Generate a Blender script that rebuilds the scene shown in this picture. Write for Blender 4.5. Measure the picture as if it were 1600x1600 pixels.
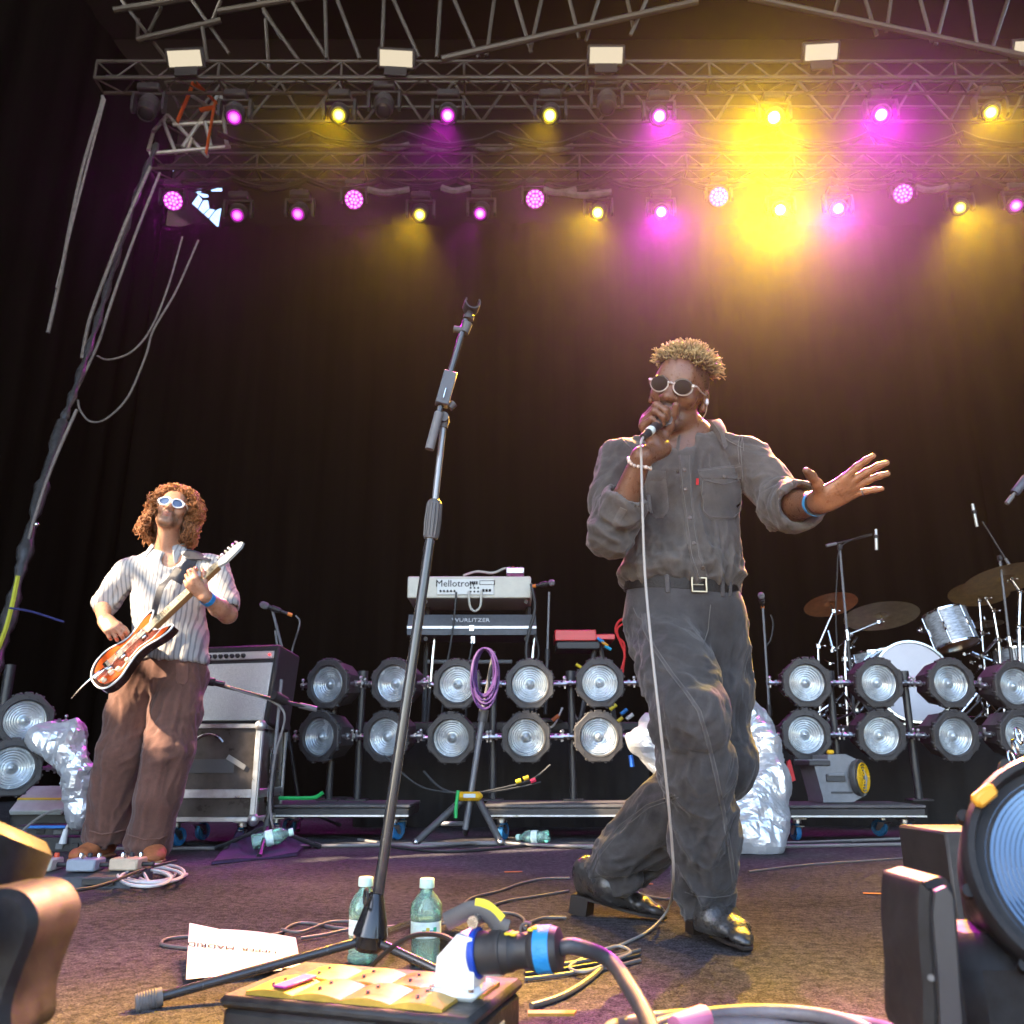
import bpy, bmesh, math, random
import numpy as np
from mathutils import Vector, Matrix, Euler
from mathutils.bvhtree import BVHTree

for o in list(bpy.data.objects):
    bpy.data.objects.remove(o)
SC = bpy.context.scene
COL = SC.collection
R = math.radians
rnd = random.Random(7)

# ------------------------------------------------------------------ camera
CAM_H, PITCH, FPX = 0.45, math.atan(390 / 1333), 1333.0
cam_data = bpy.data.cameras.new('camera')
cam = bpy.data.objects.new('camera', cam_data)
COL.objects.link(cam)
cam.location = (0, 0, CAM_H)
cam.rotation_euler = (math.pi / 2 + PITCH, 0, 0)
cam_data.sensor_width = 24.0
cam_data.lens = 24.0 * FPX / 1600
cam_data.clip_start = 0.02
cam_data.clip_end = 400
cam_data.dof.use_dof = True
cam_data.dof.focus_distance = 2.6
cam_data.dof.aperture_fstop = 4.5
SC.camera = cam

# ------------------------------------------------------------------ daylight
SUN_AZ, SUN_EL = -115.0, 33.0           # azimuth measured from +Y clockwise seen from above
world = bpy.data.worlds.new('World')
SC.world = world
world.use_nodes = True
wn = world.node_tree
bg = wn.nodes['Background']
sky = wn.nodes.new('ShaderNodeTexSky')
sky.sky_type = 'NISHITA'
sky.sun_disc = False
sky.sun_elevation = R(SUN_EL)
sky.sun_rotation = R(SUN_AZ)
wn.links.new(sky.outputs[0], bg.inputs[0])
bg.inputs[1].default_value = 0.15
sun_dir = Vector((math.sin(R(SUN_AZ)) * math.cos(R(SUN_EL)), math.cos(R(SUN_AZ)) * math.cos(R(SUN_EL)), math.sin(R(SUN_EL))))
sl = bpy.data.lights.new('sun', 'SUN')
sl.energy = 3.6
sl.angle = R(0.6)
sl.color = (1.0, 0.80, 0.56)
so = bpy.data.objects.new('sun', sl)
COL.objects.link(so)
so.rotation_euler = (-sun_dir).to_track_quat('-Z', 'Y').to_euler()

SC.view_settings.view_transform = 'Standard'
SC.view_settings.look = 'None'
SC.view_settings.exposure = 2.75
SC.view_settings.gamma = 1.0
SC.view_settings.use_curve_mapping = False
SC.render.engine = 'CYCLES'
cy = SC.cycles
cy.use_denoising = True
cy.denoiser = 'OPENIMAGEDENOISE'
cy.denoising_input_passes = 'RGB_ALBEDO_NORMAL'
cy.use_adaptive_sampling = True
cy.adaptive_threshold = 0.03
cy.max_bounces = 7
cy.diffuse_bounces = 3
cy.glossy_bounces = 4
cy.transmission_bounces = 8
cy.transparent_max_bounces = 12
cy.volume_bounces = 0
cy.sample_clamp_indirect = 6.0
cy.sample_clamp_direct = 0.0
cy.caustics_reflective = False
cy.caustics_refractive = False
cy.use_light_tree = True

# ------------------------------------------------------------------ pixel -> world (a point of the photograph at a real distance)
_C, _S = math.cos(PITCH), math.sin(PITCH)
def ray(px, py):
    dx, dy = (px - 800) / FPX, (800 - py) / FPX
    return Vector((dx, _C - dy * _S, _S + dy * _C))
def P(px, py, Y):
    d = ray(px, py)
    t = Y / d.y
    return Vector((d.x * t, Y, CAM_H + d.z * t))
def PZ(px, py, z=0.0):
    d = ray(px, py)
    t = (z - CAM_H) / d.z
    return Vector((d.x * t, d.y * t, z))

# ------------------------------------------------------------------ materials
MATS = {}
def mat(name, col=(0.5, 0.5, 0.5), rough=0.5, metal=0.0, var=0.0, vscale=20.0, bump=0.0, bscale=60.0, spec=0.5,
        coat=0.0, trans=0.0, ior=1.45, emit=None, estr=0.0, attr=None, rvar=0.0, sss=0.0, sheen=0.0, alpha=1.0, stretch=None):
    if name in MATS:
        return MATS[name]
    m = bpy.data.materials.new(name)
    MATS[name] = m
    m.use_nodes = True
    nt = m.node_tree
    b = nt.nodes['Principled BSDF']
    def S(k, v):
        if k in b.inputs:
            b.inputs[k].default_value = v
    S('Base Color', (*col, 1)); S('Roughness', rough); S('Metallic', metal); S('IOR', ior)
    S('Specular IOR Level', spec); S('Coat Weight', coat); S('Coat Roughness', 0.12); S('Transmission Weight', trans)
    S('Sheen Weight', sheen); S('Alpha', alpha)
    if sss:
        S('Subsurface Weight', sss); S('Subsurface Radius', (0.012, 0.005, 0.003)); S('Subsurface Scale', 0.6)
    if emit:
        S('Emission Color', (*emit, 1)); S('Emission Strength', estr)
    tc = nt.nodes.new('ShaderNodeTexCoord')
    src = tc.outputs['Object']
    if stretch:
        mp = nt.nodes.new('ShaderNodeMapping')
        mp.inputs['Scale'].default_value = stretch
        nt.links.new(src, mp.inputs[0]); src = mp.outputs[0]
    base = None
    if attr:
        a = nt.nodes.new('ShaderNodeAttribute'); a.attribute_name = attr
        base = a.outputs['Color']
        nt.links.new(base, b.inputs['Base Color'])
    if var or rvar:
        n = nt.nodes.new('ShaderNodeTexNoise')
        n.inputs['Scale'].default_value = vscale; n.inputs['Detail'].default_value = 6; n.inputs['Roughness'].default_value = 0.65
        nt.links.new(src, n.inputs['Vector'])
        if var:
            mr = nt.nodes.new('ShaderNodeMapRange')
            mr.inputs[1].default_value = 0.3; mr.inputs[2].default_value = 0.7
            mr.inputs[3].default_value = 1 - var; mr.inputs[4].default_value = 1 + var
            nt.links.new(n.outputs[0], mr.inputs[0])
            mx = nt.nodes.new('ShaderNodeVectorMath'); mx.operation = 'MULTIPLY'
            if base: nt.links.new(base, mx.inputs[0])
            else: mx.inputs[0].default_value = col
            nt.links.new(mr.outputs[0], mx.inputs[1])
            nt.links.new(mx.outputs[0], b.inputs['Base Color'])
        if rvar:
            mr2 = nt.nodes.new('ShaderNodeMapRange')
            mr2.inputs[1].default_value = 0.3; mr2.inputs[2].default_value = 0.7
            mr2.inputs[3].default_value = max(0.02, rough - rvar); mr2.inputs[4].default_value = min(1, rough + rvar)
            nt.links.new(n.outputs[0], mr2.inputs[0]); nt.links.new(mr2.outputs[0], b.inputs['Roughness'])
    if bump:
        n2 = nt.nodes.new('ShaderNodeTexNoise')
        n2.inputs['Scale'].default_value = bscale; n2.inputs['Detail'].default_value = 5
        nt.links.new(src, n2.inputs['Vector'])
        bp = nt.nodes.new('ShaderNodeBump')
        bp.inputs['Strength'].default_value = bump; bp.inputs['Distance'].default_value = 0.01
        nt.links.new(n2.outputs[0], bp.inputs['Height'])
        nt.links.new(bp.outputs[0], b.inputs['Normal'])
    return m

def emis(name, col, strength):
    if name in MATS: return MATS[name]
    m = bpy.data.materials.new(name); MATS[name] = m
    m.use_nodes = True
    nt = m.node_tree
    nt.nodes.remove(nt.nodes['Principled BSDF'])
    e = nt.nodes.new('ShaderNodeEmission')
    e.inputs[0].default_value = (*col, 1); e.inputs[1].default_value = strength
    nt.links.new(e.outputs[0], nt.nodes['Material Output'].inputs[0])
    return m

BLACK_METAL = mat('black_metal', (0.03, 0.03, 0.032), 0.42, 0.0, var=0.25, vscale=30, rvar=0.12, coat=0.1)
BLACK_PLASTIC = mat('black_plastic', (0.028, 0.027, 0.028), 0.5, var=0.2, vscale=40, rvar=0.1)
DARK_GREY = mat('dark_grey_paint', (0.075, 0.073, 0.074), 0.5, var=0.2, vscale=25, rvar=0.12)
MID_GREY = mat('mid_grey_paint', (0.16, 0.16, 0.165), 0.45, var=0.15, vscale=25, rvar=0.1)
RUBBER = mat('rubber', (0.035, 0.034, 0.034), 0.75, var=0.2, vscale=60)
CHROME = mat('chrome', (0.75, 0.75, 0.76), 0.14, 1.0, rvar=0.06, vscale=30)
STEEL = mat('steel', (0.5, 0.5, 0.5), 0.32, 1.0, var=0.15, vscale=25, rvar=0.12)
ALU = mat('aluminium', (0.62, 0.62, 0.62), 0.38, 0.85, var=0.2, vscale=18, rvar=0.15)
TRUSS_MAT = mat('truss_paint', (0.10, 0.085, 0.075), 0.5, 0.2, var=0.3, vscale=8, rvar=0.1)
TRUSS_ALU = mat('truss_aluminium', (0.105, 0.09, 0.078), 0.5, 0.4, var=0.2, vscale=8, rvar=0.1)
WHITE_PLASTIC = mat('white_plastic', (0.72, 0.72, 0.70), 0.4, var=0.05, vscale=12)
CABLE_BLACK = mat('cable_black', (0.03, 0.03, 0.03), 0.55)
CABLE_GREY = mat('cable_grey', (0.20, 0.185, 0.175), 0.5, var=0.1, vscale=50)

# ------------------------------------------------------------------ mesh builder
def frame_z(d, up=Vector((0, 0, 1))):
    """rotation matrix whose local Z is d"""
    z = Vector(d).normalized()
    up = Vector(up)
    if abs(z.dot(up.normalized())) > 0.98: up = Vector((0, 1, 0)) if abs(z.y) < 0.9 else Vector((1, 0, 0))
    x = up.cross(z).normalized()
    y = z.cross(x)
    return Matrix((x, y, z)).transposed()

class MB:
    def __init__(s): s.v = []; s.f = []
    def add(s, vs, fs):
        o = len(s.v)
        s.v += [tuple(v) for v in vs]
        s.f += [tuple(i + o for i in f) for f in fs]
        return s
    def box(s, c, size, bev=0.0, M=None):
        hx, hy, hz = [k / 2 for k in size]
        c = Vector(c)
        b = min(bev, hx * .9, hy * .9, hz * .9)
        vs = []; fs = []
        if b <= 0:
            for z in (-1, 1):
                for y in (-1, 1):
                    for x in (-1, 1): vs.append(Vector((x * hx, y * hy, z * hz)))
            fs = [(0, 2, 3, 1), (4, 5, 7, 6), (0, 1, 5, 4), (2, 6, 7, 3), (0, 4, 6, 2), (1, 3, 7, 5)]
        else:
            ids = {}
            for sx in (-1, 1):
                for sy in (-1, 1):
                    for sz in (-1, 1):
                        for ax in range(3):
                            p = [sx * (hx - b), sy * (hy - b), sz * (hz - b)]
                            p[ax] = (sx * hx, sy * hy, sz * hz)[ax]
                            ids[sx, sy, sz, ax] = len(vs); vs.append(Vector(p))
            g = lambda *k: ids[k]
            for ax in range(3):
                for sg in (-1, 1):
                    q = []
                    for a, c2 in ((-1, -1), (1, -1), (1, 1), (-1, 1)):
                        k = [0, 0, 0]; k[ax] = sg; k[(ax + 1) % 3] = a; k[(ax + 2) % 3] = c2
                        q.append(g(*k, ax))
                    fs.append(tuple(q if sg > 0 else q[::-1]))
            for ax in range(3):
                a1, a2 = (ax + 1) % 3, (ax + 2) % 3
                for s1 in (-1, 1):
                    for s2 in (-1, 1):
                        k0 = [0, 0, 0]; k0[a1] = s1; k0[a2] = s2; k1 = list(k0); k0[ax] = -1; k1[ax] = 1
                        q = (g(*k0, a1), g(*k1, a1), g(*k1, a2), g(*k0, a2))
                        fs.append(q if s1 * s2 < 0 else q[::-1])
            for sx in (-1, 1):
                for sy in (-1, 1):
                    for sz in (-1, 1):
                        q = tuple(g(sx, sy, sz, a) for a in range(3))
                        fs.append(q if sx * sy * sz > 0 else q[::-1])
        if M is not None: vs = [M @ v for v in vs]
        return s.add([v + c for v in vs], fs)
    def cyl(s, p0, p1, r0, r1=None, n=12, caps=True):
        r1 = r0 if r1 is None else r1
        p0, p1 = Vector(p0), Vector(p1)
        F = frame_z(p1 - p0)
        vs = []
        for p, r in ((p0, r0), (p1, r1)):
            for i in range(n):
                a = 2 * math.pi * i / n
                vs.append(p + F @ Vector((r * math.cos(a), r * math.sin(a), 0)))
        fs = [(i, (i + 1) % n, n + (i + 1) % n, n + i) for i in range(n)]
        if caps: fs += [tuple(range(n))[::-1], tuple(range(n, 2 * n))]
        return s.add(vs, fs)
    def tube(s, pts, r, n=8, closed=False, caps=True, flat=None, up=None):
        pts = [Vector(p) for p in pts]
        m = len(pts)
        rs = r if isinstance(r, (list, tuple)) else [r] * m
        vs = []; prev = None
        for i, p in enumerate(pts):
            a = pts[i - 1] if (i > 0 or closed) else p
            b = pts[(i + 1) % m] if (i < m - 1 or closed) else p
            d = (b - a)
            if d.length < 1e-9: d = Vector((0, 0, 1))
            d.normalize()
            if up is not None:
                u = Vector(up); x = u.cross(d); x = x.normalized() if x.length > 1e-6 else frame_z(d).col[0]
            elif prev is None: x = frame_z(d).col[0].copy()
            else:
                x = prev - d * prev.dot(d)
                x = x.normalized() if x.length > 1e-6 else frame_z(d).col[0].copy()
            prev = x; y = d.cross(x)
            for k in range(n):
                t = 2 * math.pi * k / n
                fx, fy = (1, 1) if flat is None else flat
                vs.append(p + x * (rs[i] * fx * math.cos(t)) + y * (rs[i] * fy * math.sin(t)))
        fs = []
        for i in range(m if closed else m - 1):
            j = (i + 1) % m
            fs += [(i * n + k, i * n + (k + 1) % n, j * n + (k + 1) % n, j * n + k) for k in range(n)]
        if caps and not closed: fs += [tuple(range(n))[::-1], tuple(range((m - 1) * n, m * n))]
        return s.add(vs, fs)
    def lathe(s, prof, M=None, n=24, o=(0, 0, 0), capends=True, arc=None):
        """prof: (radius, height) along local Z"""
        M = M if M is not None else Matrix.Identity(3)
        o = Vector(o); vs = []
        for r, z in prof:
            for i in range(n):
                a = 2 * math.pi * i / n
                vs.append(o + M @ Vector((r * math.cos(a), r * math.sin(a), z)))
        fs = []
        for j in range(len(prof) - 1):
            fs += [(j * n + i, j * n + (i + 1) % n, (j + 1) * n + (i + 1) % n, (j + 1) * n + i) for i in range(n)]
        if capends:
            if prof[0][0] > 1e-6: fs.append(tuple(range(n))[::-1])
            if prof[-1][0] > 1e-6: fs.append(tuple(range((len(prof) - 1) * n, len(prof) * n)))
        return s.add(vs, fs)
    def sphere(s, c, r, n=12, m=8, M=None):
        rr = r if isinstance(r, (tuple, list)) else (r, r, r)
        M = M if M is not None else Matrix.Identity(3)
        c = Vector(c); vs = []; fs = []
        for j in range(m + 1):
            t = math.pi * j / m
            for i in range(n):
                a = 2 * math.pi * i / n
                vs.append(c + M @ Vector((rr[0] * math.sin(t) * math.cos(a), rr[1] * math.sin(t) * math.sin(a), -rr[2] * math.cos(t))))
        for j in range(m):
            fs += [(j * n + i, j * n + (i + 1) % n, (j + 1) * n + (i + 1) % n, (j + 1) * n + i) for i in range(n)]
        return s.add(vs, fs)
    def prism(s, poly, depth, M=None, o=(0, 0, 0), bev=0.0):
        """polygon in local XY (ccw), extruded along +Z by depth"""
        M = M if M is not None else Matrix.Identity(3)
        o = Vector(o); n = len(poly)
        vs = [o + M @ Vector((x, y, 0)) for x, y in poly] 
        if bev:
            cx = sum(p[0] for p in poly) / n; cyy = sum(p[1] for p in poly) / n
            vs += [o + M @ Vector((x, y, depth - bev)) for x, y in poly]
            inset = []
            for i in range(n):
                a, p, b = Vector(poly[i - 1]), Vector(poly[i]), Vector(poly[(i + 1) % n])
                e1 = (p - a).normalized(); e2 = (b - p).normalized()
                nn = Vector((-(e1.y + e2.y), e1.x + e2.x))
                nn = nn.normalized() if nn.length > 1e-6 else Vector((0, 0))
                inset.append(p + nn * bev)
            vs += [o + M @ Vector((q.x, q.y, depth)) for q in inset]
            L = 3
        else:
            vs += [o + M @ Vector((x, y, depth)) for x, y in poly]; L = 2
        fs = [tuple(range(n))[::-1], tuple(range((L - 1) * n, L * n))]
        for l in range(L - 1):
            fs += [(l * n + i, l * n + (i + 1) % n, (l + 1) * n + (i + 1) % n, (l + 1) * n + i) for i in range(n)]
        return s.add(vs, fs)
    def torus(s, c, Rr, r, M=None, n=24, m=8, a0=0, a1=2 * math.pi):
        M = M if M is not None else Matrix.Identity(3)
        full = abs(a1 - a0 - 2 * math.pi) < 1e-6
        pts = [Vector(c) + M @ Vector((Rr * math.cos(a0 + (a1 - a0) * i / n), Rr * math.sin(a0 + (a1 - a0) * i / n), 0)) for i in range(n if full else n + 1)]
        return s.tube(pts, r, m, closed=full)
    def mesh(s, name, sharp=38):
        me = bpy.data.meshes.new(name)
        me.from_pydata(s.v, [], s.f)
        me.polygons.foreach_set('use_smooth', [True] * len(me.polygons))
        try: me.set_sharp_from_angle(angle=R(sharp))
        except Exception: pass
        me.update()
        return me
    def build(s, name, m, parent=None, world=False, sharp=38, **tags):
        return link(name, s.mesh(name, sharp), m, parent, world, **tags)

def link(name, me, m=None, parent=None, world=False, label=None, cat=None, group=None, kind=None):
    o = bpy.data.objects.new(name, me)
    COL.objects.link(o)
    if m is not None and me is not None and not me.materials:
        me.materials.append(m)
    if parent is not None:
        o.parent = parent
        if world:
            M = Matrix.Identity(4); q = parent
            chain = []
            while q is not None: chain.append(q); q = q.parent
            for q in reversed(chain): M = M @ q.matrix_parent_inverse @ q.matrix_basis
            o.matrix_parent_inverse = M.inverted()
    return tag(o, label, cat, group, kind)
def tag(o, label=None, cat=None, group=None, kind=None):
    if label: o['label'] = label
    if cat: o['category'] = cat
    if group: o['group'] = group
    if kind: o['kind'] = kind
    return o
def empty(name, loc, rot=None, label=None, cat=None, group=None):
    o = bpy.data.objects.new(name, None)
    COL.objects.link(o)
    o.empty_display_size = 0.1
    o.location = loc
    if rot is not None:
        o.rotation_euler = rot.to_euler() if isinstance(rot, Matrix) else rot
    return tag(o, label, cat, group)
def copy_tree(o, parent=None):
    c = o.copy(); COL.objects.link(c)
    if parent is not None: c.parent = parent
    for ch in list(o.children): copy_tree(ch, c)
    return c
def smooth_path(ctrl, seg=8, closed=False):
    """Catmull-Rom through the control points"""
    c = [Vector(p) for p in ctrl]; n = len(c); out = []
    rng = range(n if closed else n - 1)
    for i in rng:
        p0 = c[i - 1] if (i > 0 or closed) else c[0]
        p1, p2 = c[i], c[(i + 1) % n]
        p3 = c[(i + 2) % n] if (i + 2 < n or closed) else c[-1]
        for k in range(seg):
            t = k / seg
            out.append(0.5 * ((2 * p1) + (p2 - p0) * t + (2 * p0 - 5 * p1 + 4 * p2 - p3) * t * t + (3 * p1 - p0 - 3 * p2 + p3) * t ** 3))
    if not closed: out.append(c[-1])
    return out
def text_mesh(name, body, size, m, parent=None, align='CENTER', extrude=0.0006):
    cu = bpy.data.curves.new(name, 'FONT')
    cu.body = body; cu.size = size; cu.align_x = align; cu.align_y = 'CENTER'; cu.extrude = extrude; cu.resolution_u = 2
    t = bpy.data.objects.new(name + '_tmp', cu); COL.objects.link(t)
    bpy.context.view_layer.update()
    dg = bpy.context.evaluated_depsgraph_get()
    me = bpy.data.meshes.new_from_object(t.evaluated_get(dg))
    bpy.data.objects.remove(t)
    return link(name, me, m, parent)
# ================================================================== the setting
STAGE_BACK = 12.0
def carpet_material():
    m = bpy.data.materials.new('stage_carpet'); m.use_nodes = True
    nt = m.node_tree; b = nt.nodes['Principled BSDF']
    tc = nt.nodes.new('ShaderNodeTexCoord')
    def noise(scale, det=4, rough=0.6, stretch=None):
        n = nt.nodes.new('ShaderNodeTexNoise'); n.inputs['Scale'].default_value = scale
        n.inputs['Detail'].default_value = det; n.inputs['Roughness'].default_value = rough
        if stretch:
            mp = nt.nodes.new('ShaderNodeMapping'); mp.inputs['Scale'].default_value = stretch
            nt.links.new(tc.outputs['Object'], mp.inputs[0]); nt.links.new(mp.outputs[0], n.inputs['Vector'])
        else: nt.links.new(tc.outputs['Object'], n.inputs['Vector'])
        return n.outputs[0]
    fine = noise(170, 3, 0.75); mid = noise(38, 4); big = noise(1.6, 5); ridge = noise(9, 4, 0.6, (1.0, 2.2, 1.0))
    def ramp(src, a, b2, lo, hi):
        r = nt.nodes.new('ShaderNodeMapRange'); r.inputs[1].default_value = a; r.inputs[2].default_value = b2
        r.inputs[3].default_value = lo; r.inputs[4].default_value = hi
        nt.links.new(src, r.inputs[0]); return r.outputs[0]
    def mul(a, b2):
        x = nt.nodes.new('ShaderNodeMath'); x.operation = 'MULTIPLY'
        nt.links.new(a, x.inputs[0]); nt.links.new(b2, x.inputs[1]); return x.outputs[0]
    v = mul(mul(ramp(fine, 0.34, 0.66, 0.3, 1.75), ramp(mid, 0.34, 0.66, 0.6, 1.4)), ramp(big, 0.32, 0.68, 0.68, 1.3))
    speck = ramp(noise(300, 1), 0.745, 0.765, 0.0, 0.18)
    vm = nt.nodes.new('ShaderNodeVectorMath'); vm.operation = 'SCALE'
    vm.inputs[0].default_value = (0.100, 0.090, 0.094)
    nt.links.new(v, vm.inputs['Scale'])
    va = nt.nodes.new('ShaderNodeVectorMath'); va.operation = 'ADD'
    nt.links.new(vm.outputs[0], va.inputs[0]); nt.links.new(speck, va.inputs[1])
    nt.links.new(va.outputs[0], b.inputs['Base Color'])
    b.inputs['Roughness'].default_value = 1.0
    b.inputs['Specular IOR Level'].default_value = 0.03
    b.inputs['Sheen Weight'].default_value = 0.0
    b.inputs['Sheen Roughness'].default_value = 0.5
    h = nt.nodes.new('ShaderNodeMath'); h.operation = 'ADD'
    nt.links.new(fine, h.inputs[0])
    rr = nt.nodes.new('ShaderNodeMath'); rr.operation = 'MULTIPLY'; rr.inputs[1].default_value = 0.8
    nt.links.new(ridge, rr.inputs[0]); nt.links.new(rr.outputs[0], h.inputs[1])
    bp = nt.nodes.new('ShaderNodeBump'); bp.inputs['Strength'].default_value = 1.0; bp.inputs['Distance'].default_value = 0.010
    nt.links.new(h.outputs[0], bp.inputs['Height']); nt.links.new(bp.outputs[0], b.inputs['Normal'])
    return m
CARPET = carpet_material()
DRAPE = mat('black_drape', (0.0056, 0.0038, 0.0027), 0.95, var=0.5, vscale=1.5, stretch=(3, 3, 0.12), spec=0.08)
ROOFM = mat('roof_skin', (0.006, 0.005, 0.005), 0.9, spec=0.1)

# stage deck: a thick sheet from the lip just in front of the camera to the back
mb = MB()
nx, ny = 2, 2
mb.box((0, 5.9, -0.6), (22, 12.8, 1.2))
mb.build('stage_floor', CARPET, kind='structure', label='dark purple grey stage carpet')
# the ground of the field in front of the stage
MB().box((0, -60, -1.45), (240, 240, 0.1)).build('ground', mat('dry_field', (0.28, 0.23, 0.165), 0.9, var=0.3, vscale=3), kind='structure', label='trampled field in front of the stage')

def drape(name, p0, p1, z0, z1, folds, depth, label, seed=0, holes=None, nz=10, per=10):
    """pleated hanging cloth from p0 to p1 (plan points)"""
    r = random.Random(seed)
    p0, p1 = Vector((*p0, 0)), Vector((*p1, 0))
    L = (p1 - p0).length; t = (p1 - p0).normalized(); nrm = Vector((t.y, -t.x, 0))
    n = folds * per
    ph = [r.uniform(-.5, .5) for _ in range(folds + 2)]
    am = [r.uniform(.25, 1.0) for _ in range(folds + 2)]
    vs = []; fs = []
    for j in range(nz + 1):
        z = z0 + (z1 - z0) * j / nz
        for i in range(n + 1):
            u = i / per; k = int(u)
            a = am[k] * (1 - (u - k)) + am[k + 1] * (u - k)
            p = ph[k] * (1 - (u - k)) + ph[k + 1] * (u - k)
            off = depth * a * (math.sin(2 * math.pi * u + p * 2 + 0.15 * j) + .35 * math.sin(5.1 * u + p * 5 + .3 * j))
            q = p0 + t * (L * i / n) + nrm * off
            vs.append((q.x, q.y, z))
    for j in range(nz):
        for i in range(n):
            a = j * (n + 1) + i
            fs.append((a, a + 1, a + n + 2, a + n + 1))
    me = MB().add(vs, fs)
    return me.build(name, DRAPE, label=label, cat='curtain', sharp=180)
# back curtain: hangs from the rear truss; panels overlap so single drops can be told apart
X_L = P(318, 600, STAGE_BACK).x
X_R = P(1600, 600, STAGE_BACK).x + 3.0
names = ['black pleated backdrop drop at the left, behind the guitarist', 'black pleated backdrop drop behind the tall empty microphone stand',
         'black pleated backdrop drop behind the singer', 'black pleated backdrop drop at the right behind the drum kit']
w = (X_R - X_L) / 4
ZT = P(800, 352, STAGE_BACK).z
for i in range(4):
    drape('backdrop_curtain', (X_L + i * w - (0.05 if i else 1.1), STAGE_BACK - 0.06 * (i % 2)), (X_L + (i + 1) * w + .05, STAGE_BACK - 0.06 * (i % 2)), 0.0, ZT, 7, 0.035, names[i], seed=i + 3)
# side wing drape on the left
drape('wing_curtain', (X_L - .95, STAGE_BACK + .2), (-7.0, 3.0), 0.0, 10.8, 16, 0.05, 'black side wing curtain hanging along the left of the stage', seed=11)
drape('wing_curtain', (X_R + .1, STAGE_BACK + .2), (8.5, 3.0), 0.0, 10.8, 12, 0.05, 'black side wing curtain along the right of the stage', seed=12)
# roof skin and the wall behind the back truss
b_ = MB()
b_.box((0, 5.3, 13.2), (22, 16.0, 0.12))
b_.build('stage_roof', ROOFM, kind='structure', label='black roof skin over the stage')
zA, zB = P(320, 362, 12.6).z, P(320, 255, 12.6).z
xg0, xg1 = P(248, 300, 12.6).x, P(352, 300, 12.6).x
bw = MB()
bw.box(((xg1 + 11) / 2, 12.6, 6.5), (11 - xg1, 0.08, 13.3))
bw.box(((xg0 - 11) / 2, 12.6, 6.5), (11 + xg0, 0.08, 13.3))
bw.box(((xg0 + xg1) / 2, 12.6, zA / 2), (xg1 - xg0, 0.08, zA))
bw.box(((xg0 + xg1) / 2, 12.6, (zB + 13.15) / 2), (xg1 - xg0, 0.08, 13.15 - zB))
hole = [(xg0, zA), (xg1, zA), (xg1, zB), (xg0, zB)]
bw.build('back_wall', ROOFM, kind='structure', label='black cloth wall closing the rear of the stage')
# unseen walls added beside the stage to block low sun and side light
def light_blocker(name, X, gap, label):
    """tall black wall, added out of view to block light, beside the stage mouth; gap = (y0, y1, z0, z1) is left open"""
    m = MB()
    y0, y1 = -3.2, 3.0
    if gap:
        g0, g1, h0, h1 = gap
        m.box((X, (y0 + g0) / 2, 6), (.1, g0 - y0, 14.4)).box((X, (g1 + y1) / 2, 6), (.1, y1 - g1, 14.4))
        m.box((X, (g0 + g1) / 2, (h0 - 1.2) / 2), (.1, g1 - g0, h0 + 1.2)).box((X, (g0 + g1) / 2, (h1 + 13.2) / 2), (.1, g1 - g0, 13.2 - h1))
        for k in range(3):  # bars added across the gap to break the sun into patches
            m.cyl((X, g0 - .05, h0 + .15 + k * .42), (X, g1 + .05, h0 + .45 + k * .42), .035)
    else:
        m.box((X, (y0 + y1) / 2, 6), (.1, y1 - y0, 14.4))
    return m.build(name, ROOFM, kind='structure', label=label)
light_blocker('sun_blocker_left', -7.1, (1.40, 2.35, 4.35, 6.3), 'unseen black wall added on the left to block the sun')  # gap shaped so the sun reaches only the guitarist
light_blocker('side_light_blocker_right', 8.6, None, 'unseen black wall added on the right to cut side light')

# ================================================================== trusses
def bar_obj(name, a, b, r, m, parent, n=8, cache={}):
    """one straight tube as its own part; alike tubes share a unit mesh"""
    key = (round(r, 4), n, m.name)
    if key not in cache:
        me = MB().cyl((0, 0, 0), (0, 0, 1), r, n=n).mesh('tube'); me.materials.append(m); cache[key] = me
    o = link(name, cache[key], None, parent)
    a, b = Vector(a), Vector(b)
    o.matrix_local = Matrix.Translation(a) @ frame_z(b - a).to_4x4() @ Matrix.Diagonal((1, 1, (b - a).length, 1))
    return o
def box_truss(x0, x1, Y, ztop, s, m, label, step=None, rch=.025, rb=.012, group=None):
    root = empty('lighting_truss', (x0, Y, ztop), label=label, cat='truss', group=group)
    L = x1 - x0; step = step or s
    corners = [(0, 0), (0, -s), (s, 0), (s, -s)]     # (y, z)
    for y, z in corners:
        bar_obj('chord', (0, y, z), (L, y, z), rch, m, root)
    n = int(L / step)
    for i in range(n):
        a, b = i * L / n, (i + 1) * L / n
        up = i % 2
        bar_obj('brace', (a, 0, -s * up), (b, 0, -s * (1 - up)), rb, m, root, 6)
        bar_obj('brace', (a, s * up, -s), (b, s * (1 - up), -s), rb, m, root, 6)
    for i in range(0, n + 1, 6):
        a = i * L / n
        bar_obj('strut', (a, 0, -s), (a, s, -s), rb * 1.5, m, root, 6)
        bar_obj('strut', (a, 0, 0), (a, 0, -s), rb * 1.5, m, root, 6)
    return root
Y1, Y2 = 9.3, 11.0
T1X, T2X = P(152, 95, Y1).x, P(235, 245, Y2).x
Z1, Z2 = P(800, 96, Y1).z, P(800, 240, Y2).z
TXR = 8.4
box_truss(T1X, TXR, Y1, Z1, .27, TRUSS_MAT, 'front black box truss that carries the upper row of moving heads and cream panels')
box_truss(T2X, TXR, Y2, Z2, .27, TRUSS_MAT, 'rear black box truss that carries the lower row of moving heads and wash lights')
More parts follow.
